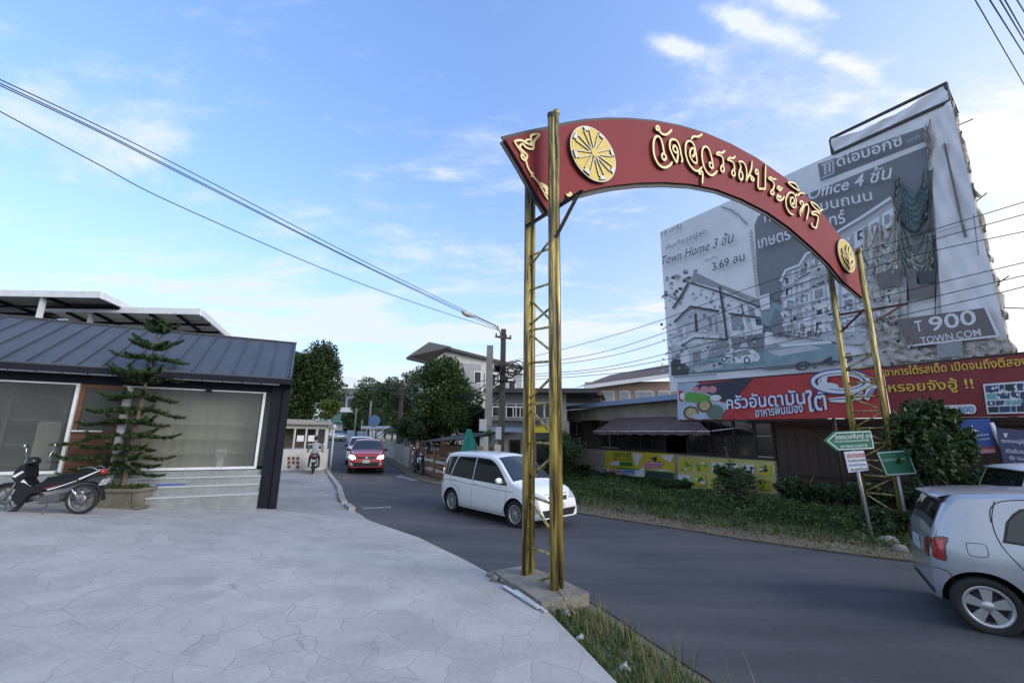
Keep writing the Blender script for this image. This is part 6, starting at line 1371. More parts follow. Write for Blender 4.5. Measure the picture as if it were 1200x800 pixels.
def place_car(lab,spec,paint,wx,wy,heading,which='rear',**k):
    """wx,wy: ground point under the rear (or front) axle on the side facing the camera; heading in radians"""
    c=spec['car'];hx,hy=cos(heading),sin(heading);ln=(-hy,hx)   # left normal
    sc=k.pop('scale',1.0);sgn=k.pop('side',-1);ax_=(-c.wb/2 if which=='rear' else c.wb/2)*sc
    ox=wx-hx*ax_-ln[0]*sgn*(c.W-.1)*sc;oy=wy-hy*ax_-ln[1]*sgn*(c.W-.1)*sc
    t=make_car(lab,'car',(ox,oy,H(ox,oy)),heading,spec,paint,**k)
    zf=H(ox+hx*1.3,oy+hy*1.3);zr=H(ox-hx*1.3,oy-hy*1.3);t.rotation_euler=(0,-atan2(zf-zr,2.6),heading);t.location.z=(zf+zr)/2+.004;t.scale=(sc,sc,sc)
    return t
q=G(1163,741)
place_car('silver hatchback with tinted windows at the right edge of the road, cut by the frame',hatch,silver,q[0],q[1],radians(-34),'rear',side=-1,scale=.9)
q=G(605,617.5)
place_car('white people carrier driving past behind the near gateway posts',van,whitep,q[0],q[1],radians(-47),'front',side=-1,name='minivan')
q=G(428,556)
t=make_car('red car with lit headlights driving towards the plaza','car',(q[0]-.65,q[1]+2.1,H(q[0]-.6,q[1]+2.1)),radians(-73),suv,redpaint,lit=True)
make_car('white car following close behind the red car, only its roof showing','car',(-9.65,28.6,H(-9.6,28.6)),radians(-70),suv,whitep)
q=G(393,516.5)
make_car('pale grey saloon far down the road beyond the guard house','car',(q[0]-.3,q[1]+1.5,H(q[0],q[1]+1.5)),radians(-55),sedan,greyp,detail=False)
make_car('distant white car with headlights on behind the pale grey saloon','car',(-25.0,71,H(-25,71)),radians(-75),sedan,whitep,detail=False,lit=True)
make_car('white car parked beyond the silver hatchback, only its roof showing','car',(10.85,8.05,H(10.85,8.05)),radians(-22),hatch,whitep)
# ------------------------------------------------------------------ down the lane
plast=mat('pale plaster',(.50,.49,.46),.8,var=.12,scale=1,dirt=(.30,.28,.25),dscale=.7,damt=.6)
gplast=mat('grey plaster',(.30,.31,.33),.8,var=.12,scale=1,dirt=(.20,.20,.21),dscale=.6,damt=.5)
darkroof=mat('dark roof sheet',(.055,.052,.055),.7,var=.2,scale=1)
brick=mat('red brown block',(.16,.05,.04),.8,var=.2)
tileroof=mat('brown tile roof',(.105,.075,.06),.75,var=.3,scale=3,stretch=(1,1,3))
grglass=mat('green facade glass',(.05,.16,.15),.12,var=.25,scale=.5,spec=.6)
concp=mat('concrete pole',(.20,.195,.185),.85,var=.2,scale=2,dirt=(.10,.10,.095),dscale=1.5,damt=.6)
cablem=mat('cable black',(.012,.012,.014),.6,var=.1)
class FP(Plane):
    """upright plane facing the road, given by two pixel bearings and depths"""
    def __init__(s,xa,Ya,xb,Yb):Plane.__init__(s,tuple(at(xa,500,Ya)[:2]),tuple(at(xb,500,Yb)[:2]))
    def rect(s,mb,x0,x1,y0,y1,o0,o1,mi=0):
        xm=(x0+x1)/2;a=s.px(x0,(y0+y1)/2)[0];b=s.px(x1,(y0+y1)/2)[0];zt=s.px(xm,y0)[1];zb=s.px(xm,y1)[1];return s.box(mb,a,b,o0,o1,zb,zt,mi)
# guard house
g=FP(330,21.3,384,22.8);gh=thing('guard_house','small white guard house with paper notices in its windows beside the driveway','guard house',g.P(1,H(-10.5,23)))
mb=MB();g.rect(mb,318,384,526,556,-.12,0);g.rect(mb,318,384,497,502,-.12,0);g.rect(mb,380.5,384,502,526,-.12,0);g.box(mb,g.px(383,530)[0],g.px(384,530)[0],-2.5,-.12,-.6,2.2);wl=mb.build('wall',plast,gh)
mb=MB();g.rect(mb,316,387,493.5,497,-2.6,.35);g.rect(mb,316,372,491,493.4,-2.4,-.1);mb.build('roof',mat('weathered slab',(.26,.25,.24),.85,var=.25,scale=2,dirt=(.12,.11,.10),dscale=2),gh)
mb=MB();g.rect(mb,318,380,502,526,-1.6,-1.5);mb.build('inner_wall',mat('brown interior',(.16,.13,.10),.8,var=.2),gh)
for x in(345,358.5,371):
    mb=MB();g.rect(mb,x-1,x+1,502,526,-.1,-.02);mb.build('window_post',plast,gh)
for x0,x1 in((348,356),(361,371)):
    mb=MB();g.rect(mb,x0,x1,510,517,-.012,.0);mb.build('paper_notice',wht,gh)
for i in range(3):
    for j in range(3):
        if i==1 and j==2:continue
        mb=MB();x=338.5+i*5.2;y=535+j*4.9;g.rect(mb,x-1.7,x+1.7,y,y+3.6,-.02,.012);mb.build('vent_block',brick,gh)
mb=MB();p=g.P(g.px(388,520)[0],0,.2);mb.tube([(p.x,p.y,H(p.x,p.y)-.1),(p.x,p.y,1.75)],.05,8);mb.ell((p.x,p.y,1.82),(.12,.12,.14))
tag(mb.build('gate_post',plast,None,base=(p.x,p.y,H(p.x,p.y))),'thin white gate post with a round cap right of the guard house','post')
# long house with tilted roof
hs=thing('house','tall pale grey house with tilted dark mono pitch roof behind the big green tree','house',tuple(at(550,500,38)[:2])+(0,))
mb=MB()
def slab4(mb,q,th,mi=0):
    q=[Vector(v) for v in q];dn=Vector((0,0,-th));mb.add(q+[v+dn for v in q],[(0,1,2,3),(7,6,5,4),(0,4,5,1),(1,5,6,2),(2,6,7,3),(3,7,4,0)],mi)
A_=at(476,418.5,33.5);B_=at(503,400.5,35.5);E_=at(529,406,37);F_=at(500,424.5,37.3)
slab4(mb,[A_,B_,E_,F_],.18);C1=at(614,429,40.3);C0=at(503,400.5,36.9);bk=Vector((-1.5,7,.3));slab4(mb,[Vector(C0),Vector(C1),Vector(C1)+bk,Vector(C0)+bk],.25)
mb.build('roof',darkroof,hs)
h=FP(499,37.5,613,40.5)
mb=MB();mb.prism([h.px(*p) for p in((500,424),(529,408.5),(612,432),(612,520),(500,520))],h.o,h.ax,h.ay,h.az,-5,0,0);mb.build('wall',plast,hs)
mb=MB();h.rect(mb,538,563,426,462,0.01,.06);mb.build('wall_panel',gplast,hs);mb=MB();h.rect(mb,590,611,436,470,.01,.05);mb.build('wall_panel',gplast,hs)
for x0,x1,y0,y1 in((556,563,436,448),(569,580,438,452),(596,603,446,462)):
    f=MB();h.rect(f,x0-1,x1+1,y0-1,y1+1,.05,.09);w=f.build('window',whitem,hs);p_=MB();h.rect(p_,x0,x1,y0,y1,.088,.10);p_.build('pane',dimglass,w)
# two storey shop house
s2p=FP(572,25.5,664,25.0);sh=thing('shop_house','two storey grey shop house with blue awning, seen beyond the near gateway posts','house',s2p.P(2,H(.5,25),-2))
mb=MB();s2p.rect(mb,574,664,460,548,-5,0);mb.build('wall',gplast,sh)
mb=MB();s2p.rect(mb,570,700,456.5,461.5,-5.5,.9);mb.build('roof',darkroof,sh)
mb=MB();s2p.rect(mb,574,640,489,493,0,.55);mb.build('floor_slab',concp,sh)
for x0,x1,y0,y1 in((594,604,474,488),(606,613,474,488),(628,637,474,489),(639,648,474,489),(578,588,474,487)):
    f=MB();s2p.rect(f,x0-.9,x1+.9,y0-.9,y1+.9,0,.05);w=f.build('window',whitem,sh);p_=MB();s2p.rect(p_,x0,x1,y0,y1,.045,.06);p_.build('pane',dimglass,w)
for x0,x1 in((597,610),(629,646)):
    f=MB();s2p.rect(f,x0,x1,515,546,.0,.05);d=f.build('door',darkwood,sh);p_=MB();s2p.rect(p_,x0+1.5,x1-1.5,518,540,.048,.06);p_.build('pane',dimglass,d)
mb=MB();q=[s2p.P(s2p.px(574,505)[0],2.05,.02),s2p.P(s2p.px(614,505)[0],2.05,.02),s2p.P(s2p.px(614,505)[0],1.72,1.1),s2p.P(s2p.px(574,505)[0],1.72,1.1)];mb.quad(*q);mb.add([v+Vector((0,0,-.03)) for v in q],[(3,2,1,0)]);mb.bar(q[3],q[2],.03,.06);mb.build('awning',bluem,sh)
mb=MB();q=[s2p.P(s2p.px(625,505)[0],2.1,.02),s2p.P(s2p.px(660,505)[0],2.1,.02),s2p.P(s2p.px(660,505)[0],1.8,.9),s2p.P(s2p.px(625,505)[0],1.8,.9)];mb.quad(*q);mb.bar(q[3],q[2],.03,.25);mb.build('awning',yel,sh)
for k in range(5):
    mb=MB();x=578+k*8;s2p.rect(mb,x,x+1,478,489,.48,.52);mb.build('baluster',whitem,sh)
mb=MB();s2p.rect(mb,576,614,476.5,478,.46,.54);mb.build('handrail',whitem,sh)
yb=FP(579,22.5,593,22.4);mb=MB();yb.rect(mb,579.5,592,519,536,-.03,0);mb.tube([yb.P(yb.px(586,530)[0],-.7,-.02),yb.P(yb.px(586,530)[0],.3,-.04)],.04,8)
for y in(523,528,532):yb.rect(mb,581,590.5,y,y+1.3,.001,.006,1)
tag(mb.build('yellow_sign',[yel,drk],None,base=yb.P(.3,-.6)),'small yellow notice board on a post by the shop house door','sign')
# neighbour with tiled roof behind the restaurant
tp=FP(672,42,800,40);th_=thing('house','pink walled house with brown tiled roof rising behind the restaurant','house',tp.P(5,0,-4))
mb=MB();tp.rect(mb,686,800,447,520,-7,0);mb.build('wall',mat('pink plaster',(.34,.24,.20),.8,var=.12,dirt=(.24,.17,.14),dscale=.5),th_)
a,b,c,d=[Vector(at(*q)) for q in((684,452,41),(800,436,39),(800,424,44),(716,439,46))]
mb=MB();dn=Vector((0,0,-.3));mb.add([a,b,c,d,a+dn,b+dn,c+dn,d+dn],[(0,1,2,3),(7,6,5,4),(0,4,5,1),(1,5,6,2),(2,6,7,3),(3,7,4,0)])
e=Vector(at(672,455,43));mb.add([a,d,e],[(0,1,2)]);mb.build('roof',tileroof,th_)
mb=MB();mb.bar(a+Vector((0,-.1,-.15)),b+Vector((0,-.1,-.15)),.1,.35);mb.build('fascia',whitem,th_)
for x0,x1 in((706,719),(727,737),(745,765),(772,784)):
    f=MB();tp.rect(f,x0-.8,x1+.8,458,470,0,.06);w=f.build('window',whitem,th_);p_=MB();tp.rect(p_,x0,x1,459,470,.055,.075);p_.build('pane',mat('pale curtain glass',(.25,.29,.33),.2,var=.2),w)
lo=FP(640,34,705,33);lw_=thing('outbuilding','low brown roofed outbuilding between the shop house and the restaurant','building',lo.P(2,H(3,33),-2))
mb=MB();lo.rect(mb,645,700,470,530,-4,0);mb.build('wall',gplast,lw_)
mb=MB();lo.rect(mb,636,708,461,464,-4.6,.8);lo.rect(mb,640,704,464,471,-4.2,.3,1);mb.build('roof',[tileroof,darkwood],lw_)
# far block closing the lane
fb=FP(392,95,474,92);fa=thing('office_block','pale far office block with a green glass band closing the end of the lane','building',fb.P(7,0,-8))
mb=MB();fb.rect(mb,388,476,462,520,-12,0);mb.build('wall',mat('far pale wall',(.40,.42,.44),.8,var=.1,scale=.3),fa)
mb=MB();fb.rect(mb,386,478,455,462,-12.5,.8);mb.build('roof',mat('far roof',(.20,.19,.19),.8,var=.1,scale=.3),fa)
for x0,x1,y0,y1 in((395,405,467,477),(408,420,467,477)):
    mb=MB();fb.rect(mb,x0,x1,y0,y1,.02,.15);mb.build('window',dimglass,fa)
mb=MB();fb.rect(mb,388,416,484,495,.0,1.2);mb.build('glass_band',grglass,fa)
mb=MB();fb.rect(mb,388,418,478,483,.0,1.6);mb.build('canopy',whitem,fa)
# fences and yards along the right side
fw=mat('weathered white slat',(.42,.41,.39),.8,var=.2,scale=3,dirt=(.2,.18,.15),dscale=2,damt=.7);fbn=mat('brown timber panel',(.16,.09,.05),.8,var=.3,scale=2)
fl=[(-10.4,36.0),(-8.2,31.5),(-7.0,28.6),(-5.8,25.8),(-4.6,23.1),(-3.6,21.2),(-2.7,19.6)]
labs=['white slatted fence panel furthest down the lane','white slatted fence panel beyond the small wooden pole','white slatted fence panel nearest the small wooden pole','white slatted fence panel behind the rider with the load','brown framed fence panel right of the rider with the load','brown timber fence panel nearest the people carrier']
for i in range(6):
    a,b=fl[i],fl[i+1];pl_=Plane(a,b);L=pl_.L;zb=H(*a);t=thing('fence_panel',labs[i],'fence',(a[0],a[1],zb),0,'fence panels along the lane')
    m_=fw if i<4 else fbn
    mb=MB()
    for k in range(5 if i>=3 else 1):
        if i>=3:pl_.box(mb,.06,L-.06,-.03,.0,zb+.12+k*.2,zb+.26+k*.2,k%2 if i>=4 else 0)
        else:pl_.box(mb,.05,L-.05,-.05,0,zb,zb+1.15)
    mb.build('slats',[m_,fw],t)
    for u in(0,L-.03):
        mb=MB();pl_.box(mb,u-.07,u+.07,-.1,.05,zb-.1,zb+1.3);mb.build('post',fbn if i>=3 else fw,t)
for k,(x,y0,y1,Y,m_,lab) in enumerate(((416,478,520,58,concp,'thin pale post left of three at the far end of the lane'),(424,492,521,56,concp,'thin pale post in the middle of three at the far end of the lane'),(432.5,470,521,54,concp,'thin pale post right of three at the far end of the lane'),(441,505,520,46,bluem,'thin blue post by the far blue gate'))):
    p=at(x,500,Y);mb=MB();mb.tube([(p[0],p[1],-.3),(p[0],p[1],at(x,y0,Y)[2])],.12,8);tag(mb.build('post',m_,None,base=(p[0],p[1],-.2)),lab,'post')
for x0,x1,y0,Y,lab in((406,415,504,57,'left leaf of the pale blue gate at the far end of the lane'),(418,428,505,56,'right leaf of the pale blue gate at the far end of the lane')):
    q=FP(x0,Y,x1,Y-.3);mb=MB();q.rect(mb,x0,x1,y0,522,-.1,0);q.rect(mb,x0,x1,y0+2,y0+3,.001,.03);q.rect(mb,x0,x1,515,516,.001,.03);tag(mb.build('gate_leaf',mat('pale blue gate',(.28,.36,.46),.6,var=.15),None,base=q.P(.5,-.2)),lab,'gate')
p=at(438,500,36.5);rs=thing('round_sign','round blue sign on a post by the lane in front of the far trees','sign',(p[0],p[1],H(p[0],p[1])))
mb=MB();mb.tube([(p[0],p[1],-.4),(p[0],p[1],2.6)],.05,8);mb.build('post',steel,rs)
mb=MB();mb.lathe([(0,.0),(.46,.0),(.48,-.02),(.46,-.05),(0,-.05)],(p[0],p[1]-.06,at(438,493,36.4)[2]),(0,-1,0),32,0,False);mb.build('disc',mat('faded sign blue',(.09,.17,.33),.5,var=.12),rs)
q=FP(428,44,474,40);lt=thing('lean_to_roof','low white edged carport roof beside the lane behind the round blue sign','carport',q.P(2,-.2))
mb=MB();q.rect(mb,426,474,499,502.5,-4,.3);mb.build('roof',whitem,lt)
mb=MB();q.rect(mb,430,474,503,525,-4,-3.9);mb.build('wall',gplast,lt)
for x in(430,450,471):
    mb=MB();q.rect(mb,x-.8,x+.8,502.6,528,-.1,0);mb.build('post',concp,lt)
q=FP(503,21.8,546,19.6);sd_=thing('timber_shed','low timber shed with dark sheet roof behind the fence by the people carrier','shed',q.P(1,-.5,-1))
mb=MB();q.rect(mb,508,545,522,560,-2,-.3);mb.build('wall',fbn,sd_)
mb=MB();a,b=q.P(-.3,1.15,.3),q.P(q.L+.2,1.35,.3);c,d=q.P(q.L+.2,1.75,-2.2),q.P(-.3,1.55,-2.2);mb.add([a,b,c,d],[(0,1,2,3)]);mb.add([v+Vector((0,0,-.05)) for v in(a,b,c,d)],[(3,2,1,0)]);mb.bar(a,b,.04,.06);mb.build('roof',darkroof,sd_)
# green netting
q=FP(540,19.3,566,18.6);mb=MB();a=q.px(547,502);bq=q.px(552,502.5);c=q.px(566,537);d=q.px(539,531)
q.cloth(mb,[a,bq,c,d],12,12,lambda u,v:(.1*sin(v*5)*u,.06*sin(u*8)*v-.25*sin(pi*v)*u,.06*sin(u*14)*v));tag(mb.build('green_net',mat('green netting',(.02,.22,.17),.7,var=.25,scale=3),None,base=q.P(.4,.3),recalc=False),'torn teal green netting hanging from a stake behind the people carrier','netting')
q=FP(556,21,574,20.5);mb=MB();q.cloth(mb,[q.px(555,506),q.px(575,503),q.px(575,520),q.px(556,518)],10,6,lambda u,v:(0,-.15*sin(pi*u),.05*sin(u*9)));tag(mb.build('green_awning',mat('green sheet',(.04,.12,.03),.7,var=.25,scale=3),None,base=q.P(.4,1),recalc=False),'faded green sheet slung by the concrete utility pole','awning')

# ------------------------------------------------------------------ utility poles
def upole(lab,x,Y,ytop,w,m,arms=()):
    p=at(x,500,Y);zb=H(p[0],p[1]);zt=at(x,ytop,Y)[2];t=thing('utility_pole',lab,'utility pole',(p[0],p[1],zb),0,None)
    mb=MB();mb.add([(p[0]+sx_*w*(.5 if k else .62),p[1]+sy_*w*(.5 if k else .62),zt if k else zb-.2) for k in(0,1) for sx_,sy_ in((-1,-1),(1,-1),(1,1),(-1,1))],[(0,1,5,4),(1,2,6,5),(2,3,7,6),(3,0,4,7),(4,5,6,7)]);mb.build('pole',m,t)
    for (ya,L,a) in arms:
        z=at(x,ya,Y)[2];mb=MB();mb.bar((p[0]-L*cos(a),p[1]-L*sin(a)-.12,z),(p[0]+L*cos(a),p[1]+L*sin(a)-.12,z),.07,.09);ar=mb.build('crossarm',darkwood,t)
        for k in(-.9,-.35,.35,.9):
            mb=MB();mb.lathe([(.02,0),(.05,.03),(.03,.06),(.05,.09),(.02,.13)],(p[0]+k*L*cos(a),p[1]+k*L*sin(a)-.12,z+.05),n=10);mb.build('insulator',darkwood,ar)
    return t,p,zb,zt
pA,_,_,_=upole('pale square concrete utility pole with small boxes left of the lamp pole',572,20.8,405,.30,concp)
tarred=mat('tarred pole',(.05,.045,.04),.8,var=.3,scale=3)
pB,bp_,bzb,bzt=upole('dark tall utility pole carrying the street lamp and coiled cables',588,21.3,386,.26,tarred,((396,.45,.5),(436,.8,.5),(447,.75,.5)))
pC,cp_,czb,czt=upole('small dark wooden utility pole with a crossarm down the lane',468,33,446,.24,tarred,((449.5,1.0,.5),(462,.6,.5)))
for (x,y0,y1,w) in((566,491,505,.35),(567,511,528,.4),(583,521,538,.3),(584,500,515,.28)):
    c=at(x,(y0+y1)/2,20.4);h=at(x,y0,20.4)[2]-at(x,y1,20.4)[2];mb=MB();mb.box(c,(w,.2,h));mb.box((c[0],c[1]-.11,c[2]),(w*.85,.03,h*.9));mb.build('meter_box',mat('meter box grey',(.36,.38,.40),.6,var=.1),pA)
for k,(x,y,r) in enumerate(((601,432,.36),(607,429,.28),(597,437,.26),(611,434,.22),(581,436,.2))):
    c=at(x,y,21.1);mb=MB()
    for j in range(3):mb.tube([(c[0]+r*(1+.06*j)*cos(a),c[1]-.03*j,c[2]+r*(1-.05*j)*sin(a)) for a in np.linspace(0,2*pi,22)],.022,5)
    mb.build('cable_coil',cablem,pB)
rr=random.Random(31)
for k in range(5):
    c=at(588+rr.uniform(-6,10),rr.uniform(428,462),21.0);mb=MB();mb.box(c,(rr.uniform(.2,.4),.16,rr.uniform(.12,.22)));mb.build('splice_box',cablem,pB)
# street lamp on the dark pole
sl=thing('street_lamp','street lamp with thin curved arm reaching left from the dark utility pole','street lamp',at(588,400,21.1))
mb=MB();pts=smooth([at(587,398,21.1),at(585.5,388,20.9),at(579,381,20.5),at(566,374.5,19.9),at(553,369.5,19.4)],5);mb.tube(pts,.03,8);mb.build('arm',steel,sl)
mb=MB();h0,h1=Vector(at(556,371,19.5)),Vector(at(541,365.5,18.9));d=(h1-h0);L=d.length
for i,t in enumerate(np.linspace(0,1,9)):pass
mb.tube([h0+d*t for t in np.linspace(0,1,9)],[.03,.07,.1,.12,.13,.125,.11,.08,.03],12);mb.build('lamp_head',mat('lamp housing',(.42,.40,.36),.5,var=.1),sl)

# ------------------------------------------------------------------ cables
def cable(lab,pts,r,group,cat='cable'):
    mb=MB();P=smooth(pts,10);mb.tube(P,r,5);tag(mb.build('overhead_cable',cablem,None,base=tuple(P[0])),lab,cat,group)
LP=Plane(tuple(bp_[:2]),(-14.0,3.2))
def onP(P,x,y):return P.P(*P.px(x,y))
left=[[(585,383),(440,313),(230,205),(110,145),(-40,75)],[(585,384),(440,317),(230,211),(110,150),(-40,79)],[(584,386),(440,318),(230,213),(110,152),(-40,82)],[(584,387),(430,335),(220,246),(110,190),(-40,109)]]
LL=['uppermost thin cable crossing the open sky on the left','second cable from the top crossing the open sky on the left','third cable from the top crossing the open sky on the left','lowest single cable crossing the open sky on the left, apart from the others']
for l,q in zip(LL,left):cable(l,[onP(LP,*p) for p in q],.013,'cables across the left sky')
RPn=Plane(tuple(bp_[:2]),(17.0,7.4))
RL_=[([(589,430),(690,416),(790,386),(1020,304),(1215,247)],'top cable running right from the dark pole over the billboard'),([(589,433),(700,420),(800,392),(1020,314),(1215,268)],'second cable running right from the dark pole over the billboard'),([(589,440),(690,433),(790,412),(1034,348),(1215,304)],'third cable down running right across the billboard'),([(589,443),(690,436),(800,417),(1068,354),(1215,319)],'fourth cable down running right across the billboard'),([(589,447),(700,439),(800,426),(1098,360),(1215,332)],'lowest cable running right over the billboard, above the red banner'),([(589,425),(660,409),(760,380),(900,330),(1215,232)],'faint highest cable running right over the billboard top letters')]
for q,l in RL_:cable(l,[onP(RPn,*p) for p in q],.012,'cables across the billboard')
Cp=Plane(tuple(cp_[:2]),tuple(bp_[:2]))
rr=random.Random(5)
for k in range(9):
    ya,yb,sg_=449+k*2.2+rr.uniform(-1,1),434+k*4.2+rr.uniform(-2,2),rr.uniform(6,30)
    pts=[onP(Cp,468+120*t,ya*(1-t)+yb*t+sg_*4*t*(1-t)) for t in np.linspace(0,1,6)]
    cable('sagging black cable of the bundle strung before the big green tree',pts,rr.uniform(.014,.026),'bundle of cables before the big tree')
Fp=Plane(tuple(cp_[:2]),tuple(at(392,440,75)[:2]))
for k in range(4):cable('thin cable of the sheaf running from the small pole down the lane',[onP(Fp,*p) for p in((468,450+3*k),(440,449+2.5*k),(395,440+2*k))],.016,'cables to the far end of the lane')
for k,(x0,y0,x1,y1) in enumerate(((1141,-3,1204,106),(1158,-3,1204,70),(1170,-3,1204,54),(1176,-3,1206,50),(1190,-3,1210,30))):
    a,b=Vector(at(x0,y0,7)),Vector(at(x1,y1,11));d=b-a
    cable(['leftmost cable in the top right corner','second cable from the left in the top right corner','middle cable in the top right corner','fourth cable from the left in the top right corner','rightmost cable in the top right corner'][k],[a-d*2.2,a,b,b+d*2.4],.014 if k else .011,'cables in the top right corner')
# ------------------------------------------------------------------ trees and plants
rng=np.random.default_rng(12)
lf_dark=leafmat('leaf dark',(.012,.028,.008),(.075,.11,.03),.6);lf_mid=leafmat('leaf mid',(.018,.042,.012),(.10,.155,.04),.6);lf_far=leafmat('leaf far',(.03,.055,.022),(.09,.13,.045),.25)
lf_bush=leafmat('leaf bush',(.010,.024,.009),(.055,.10,.028),1.5);lf_big=leafmat('broad leaf',(.03,.065,.03),(.08,.14,.075),2)
barkm=mat('bark',(.12,.09,.065),.9,var=.3,scale=5,bump=.5)
def tree(lab,x,y,zc,rx,rz,nc,nl,ls,lm,group=None,trunk_r=.16,lean=0,name='tree',ry=None):
    zb=H(x,y);ry=ry or rx;t=thing(name,lab,'tree',(x,y,zb),0,group)
    mb=MB();top=zc+rz*.2
    mb.tube(smooth([(x,y,zb-.1),(x+lean*.3,y,zb+(top-zb)*.4),(x+lean,y,top)],5),[trunk_r*(1-.06*i) for i in range(11)],8)
    cl=[]
    for i in range(nc):
        d=rng.normal(size=3);d/=np.linalg.norm(d);q=rng.random()**.45*rng.choice([1,1,1,1.2])
        c=np.array([x+lean+d[0]*rx*.78*q,y+d[1]*ry*.78*q,zc+d[2]*rz*.8*q]);cl.append(c)
        if i<14:mb.tube(smooth([(x+lean*.6,y,zb+(top-zb)*rng.uniform(.45,.9)),tuple((np.array([x+lean,y,zc-rz*.3])+c)/2+rng.normal(size=3)*.15),tuple(c)],4),[trunk_r*.42*(1-.1*k) for k in range(9)],5)
    mb.build('trunk',barkm,t)
    mb=MB();per=max(20,nl//nc)
    for c in cl:
        s=rng.uniform(.24,.46);leaves(mb,c,(rx*s,ry*s,rz*s*.75),per,ls,rng,0,shell=.25,droop=.25)
    leaves(mb,(x+lean,y,zc),(rx*.85,ry*.85,rz*.85),nl//13,ls,rng,0,shell=.5)
    mb.build('crown',lm,t,recalc=False);return t
p=at(366,452,33);tree('tall dark broadleaf tree behind the guard house, right of the shop',p[0],p[1],p[2]+.1,2.5,3.5,44,26000,.24,lf_dark,trunk_r=.2)
p=at(333,470,38);tree('darker lower tree behind the corner of the shop',p[0],p[1],3.2,2.6,2.8,26,10000,.26,lf_dark)
p=at(521,468,27);tree('big round green tree behind the cables, before the house with the tilted roof',p[0],p[1],p[2]+.25,2.15,2.55,46,30000,.20,lf_mid,trunk_r=.2)
p=at(503,505,28);tree('low dark tree filling in under the big round green tree',p[0],p[1],1.9,2.1,1.5,20,8000,.2,lf_dark)
p=at(548,500,29);tree('low dark tree beside the concrete pole, under the big round tree',p[0],p[1],2.2,1.7,1.7,20,8000,.2,lf_dark)
for x,y,Y,r,h,l in((440,470,70,4.2,4.6,'bushy tree at the end of the lane left of the small pole'),(462,478,60,3.4,4.5,'bushy tree just left of the small wooden pole'),(425,480,76,2.6,4.5,'narrow tree before the far office block'),(482,472,55,3.6,4.2,'bushy tree just right of the small wooden pole'),(412,500,66,1.6,2.6,'small tree beside the far blue gate')):
    p=at(x,y,Y);tree(l,p[0],p[1],p[2],r,h,22,6500,.42,lf_far,'trees at the end of the lane')
p=at(382,490,27);tree('yellow green shrub hanging over the guard house roof',p[0],p[1],2.9,.9,.9,10,2500,.16,leafmat('leaf yellow green',(.04,.07,.01),(.13,.17,.03),1))
# palms by the small pole
def palm(lab,x,y,h,n,L,group=None):
    zb=H(x,y);t=thing('palm','%s'%lab,'palm',(x,y,zb),0,group);mb=MB();mb.tube([(x,y,zb-.1),(x+.1,y,zb+h*.6),(x+.15,y,zb+h)],[.13,.10,.08],8);mb.build('trunk',barkm,t)
    for k in range(n):
        a=2*pi*k/n+rng.normal()*.2;el=rng.uniform(.1,1.0);mb=MB();pts=[];l=L*rng.uniform(.8,1.1)
        for u in np.linspace(0,1,9):pts.append(np.array([x+.15+cos(a)*l*u*cos(el*.6),y+sin(a)*l*u*cos(el*.6),zb+h+l*(u*sin(el)-.75*u*u)]))
        P=[]
        for i in range(8):
            d=pts[i+1]-pts[i];sd=np.cross(d,[0,0,1]);sd/=max(np.linalg.norm(sd),1e-6)
            for j in range(5):
                q=pts[i]+d*j/5;w=.45*l*.5*sin(pi*min(1,(i+j/5)/8*.9+.1))
                for s_ in(-1,1):
                    e=q+sd*s_*w+d*.6+np.array([0,0,-.25*w]);n_=d/np.linalg.norm(d)*.035;mb.add([q-n_,q+n_,e],[(0,1,2)])
        mb.tube(pts,[.02]*9,4);mb.build('frond',lf_mid,t,recalc=False)
    return t
p=at(470,505,31.5);palm('short palm with drooping fronds beside the small wooden pole',p[0],p[1],1.9,11,1.9)
p=at(484,500,30.5);palm('second short palm between the small wooden pole and the big round tree',p[0],p[1],2.2,10,1.7)
# far tree mass on the horizon
mb=MB()
for i in range(150):
    x=-130+i*1.75+rng.normal()*2;y=150+rng.normal()*6;h=rng.uniform(4,8);leaves(mb,(x,y,h*.5),(3.4,3,h*.55),130,1.0,rng,0,shell=.4)
kind(mb.build('distant_trees',lf_far,None,base=(0,150,0),recalc=False),'stuff')
# shrubs along the restaurant wall
def shrub(lab,x,y,r,h,nl,ls,lm,group,name='shrub'):
    zb=H(x,y)+.03;t=thing(name,lab,'shrub',(x,y,zb),0,group)
    mb=MB()
    for k in range(7):
        a=rng.uniform(0,2*pi);q=rng.uniform(.3,.8);mb.tube(smooth([(x,y,zb-.05),(x+cos(a)*r*q*.4,y+sin(a)*r*q*.4,zb+h*.45),(x+cos(a)*r*q,y+sin(a)*r*q,zb+h*rng.uniform(.6,.95))],3),[.018]*4+[.01]*3,5)
    mb.build('stems',barkm,t)
    mb=MB()
    for k in range(9):
        a=rng.uniform(0,2*pi);q=rng.random()**.6*.75;s=rng.uniform(.3,.55)
        leaves(mb,(x+cos(a)*r*q,y+sin(a)*r*q,zb+h*rng.uniform(.3,.85)),(r*s,r*s,h*s*.55),nl//9,ls,rng,0,shell=.2,droop=.3)
    mb.build('foliage',lm,t,recalc=False);return t
SHR=[(0.6,1.2,.9,1.0,'left end of the grey panel'),(1.8,1.5,.8,.8,'grey panel left of the green and yellow banner'),(3.1,1.4,.9,.55,'left corner of the green and yellow banner'),(4.4,1.2,.85,.32,'left half of the green and yellow banner'),(5.6,1.2,.9,.30,'middle of the green and yellow banner'),(6.9,1.2,.85,.30,'right half of the green and yellow banner'),(8.2,1.2,.8,.32,'gap between the two food banners'),(9.4,1.2,.8,.32,'left end of the pale yellow menu banner'),(10.7,1.2,.75,.36,'middle of the pale yellow menu banner'),(13.0,1.1,.85,1.0,'right end of the pale yellow menu banner')]
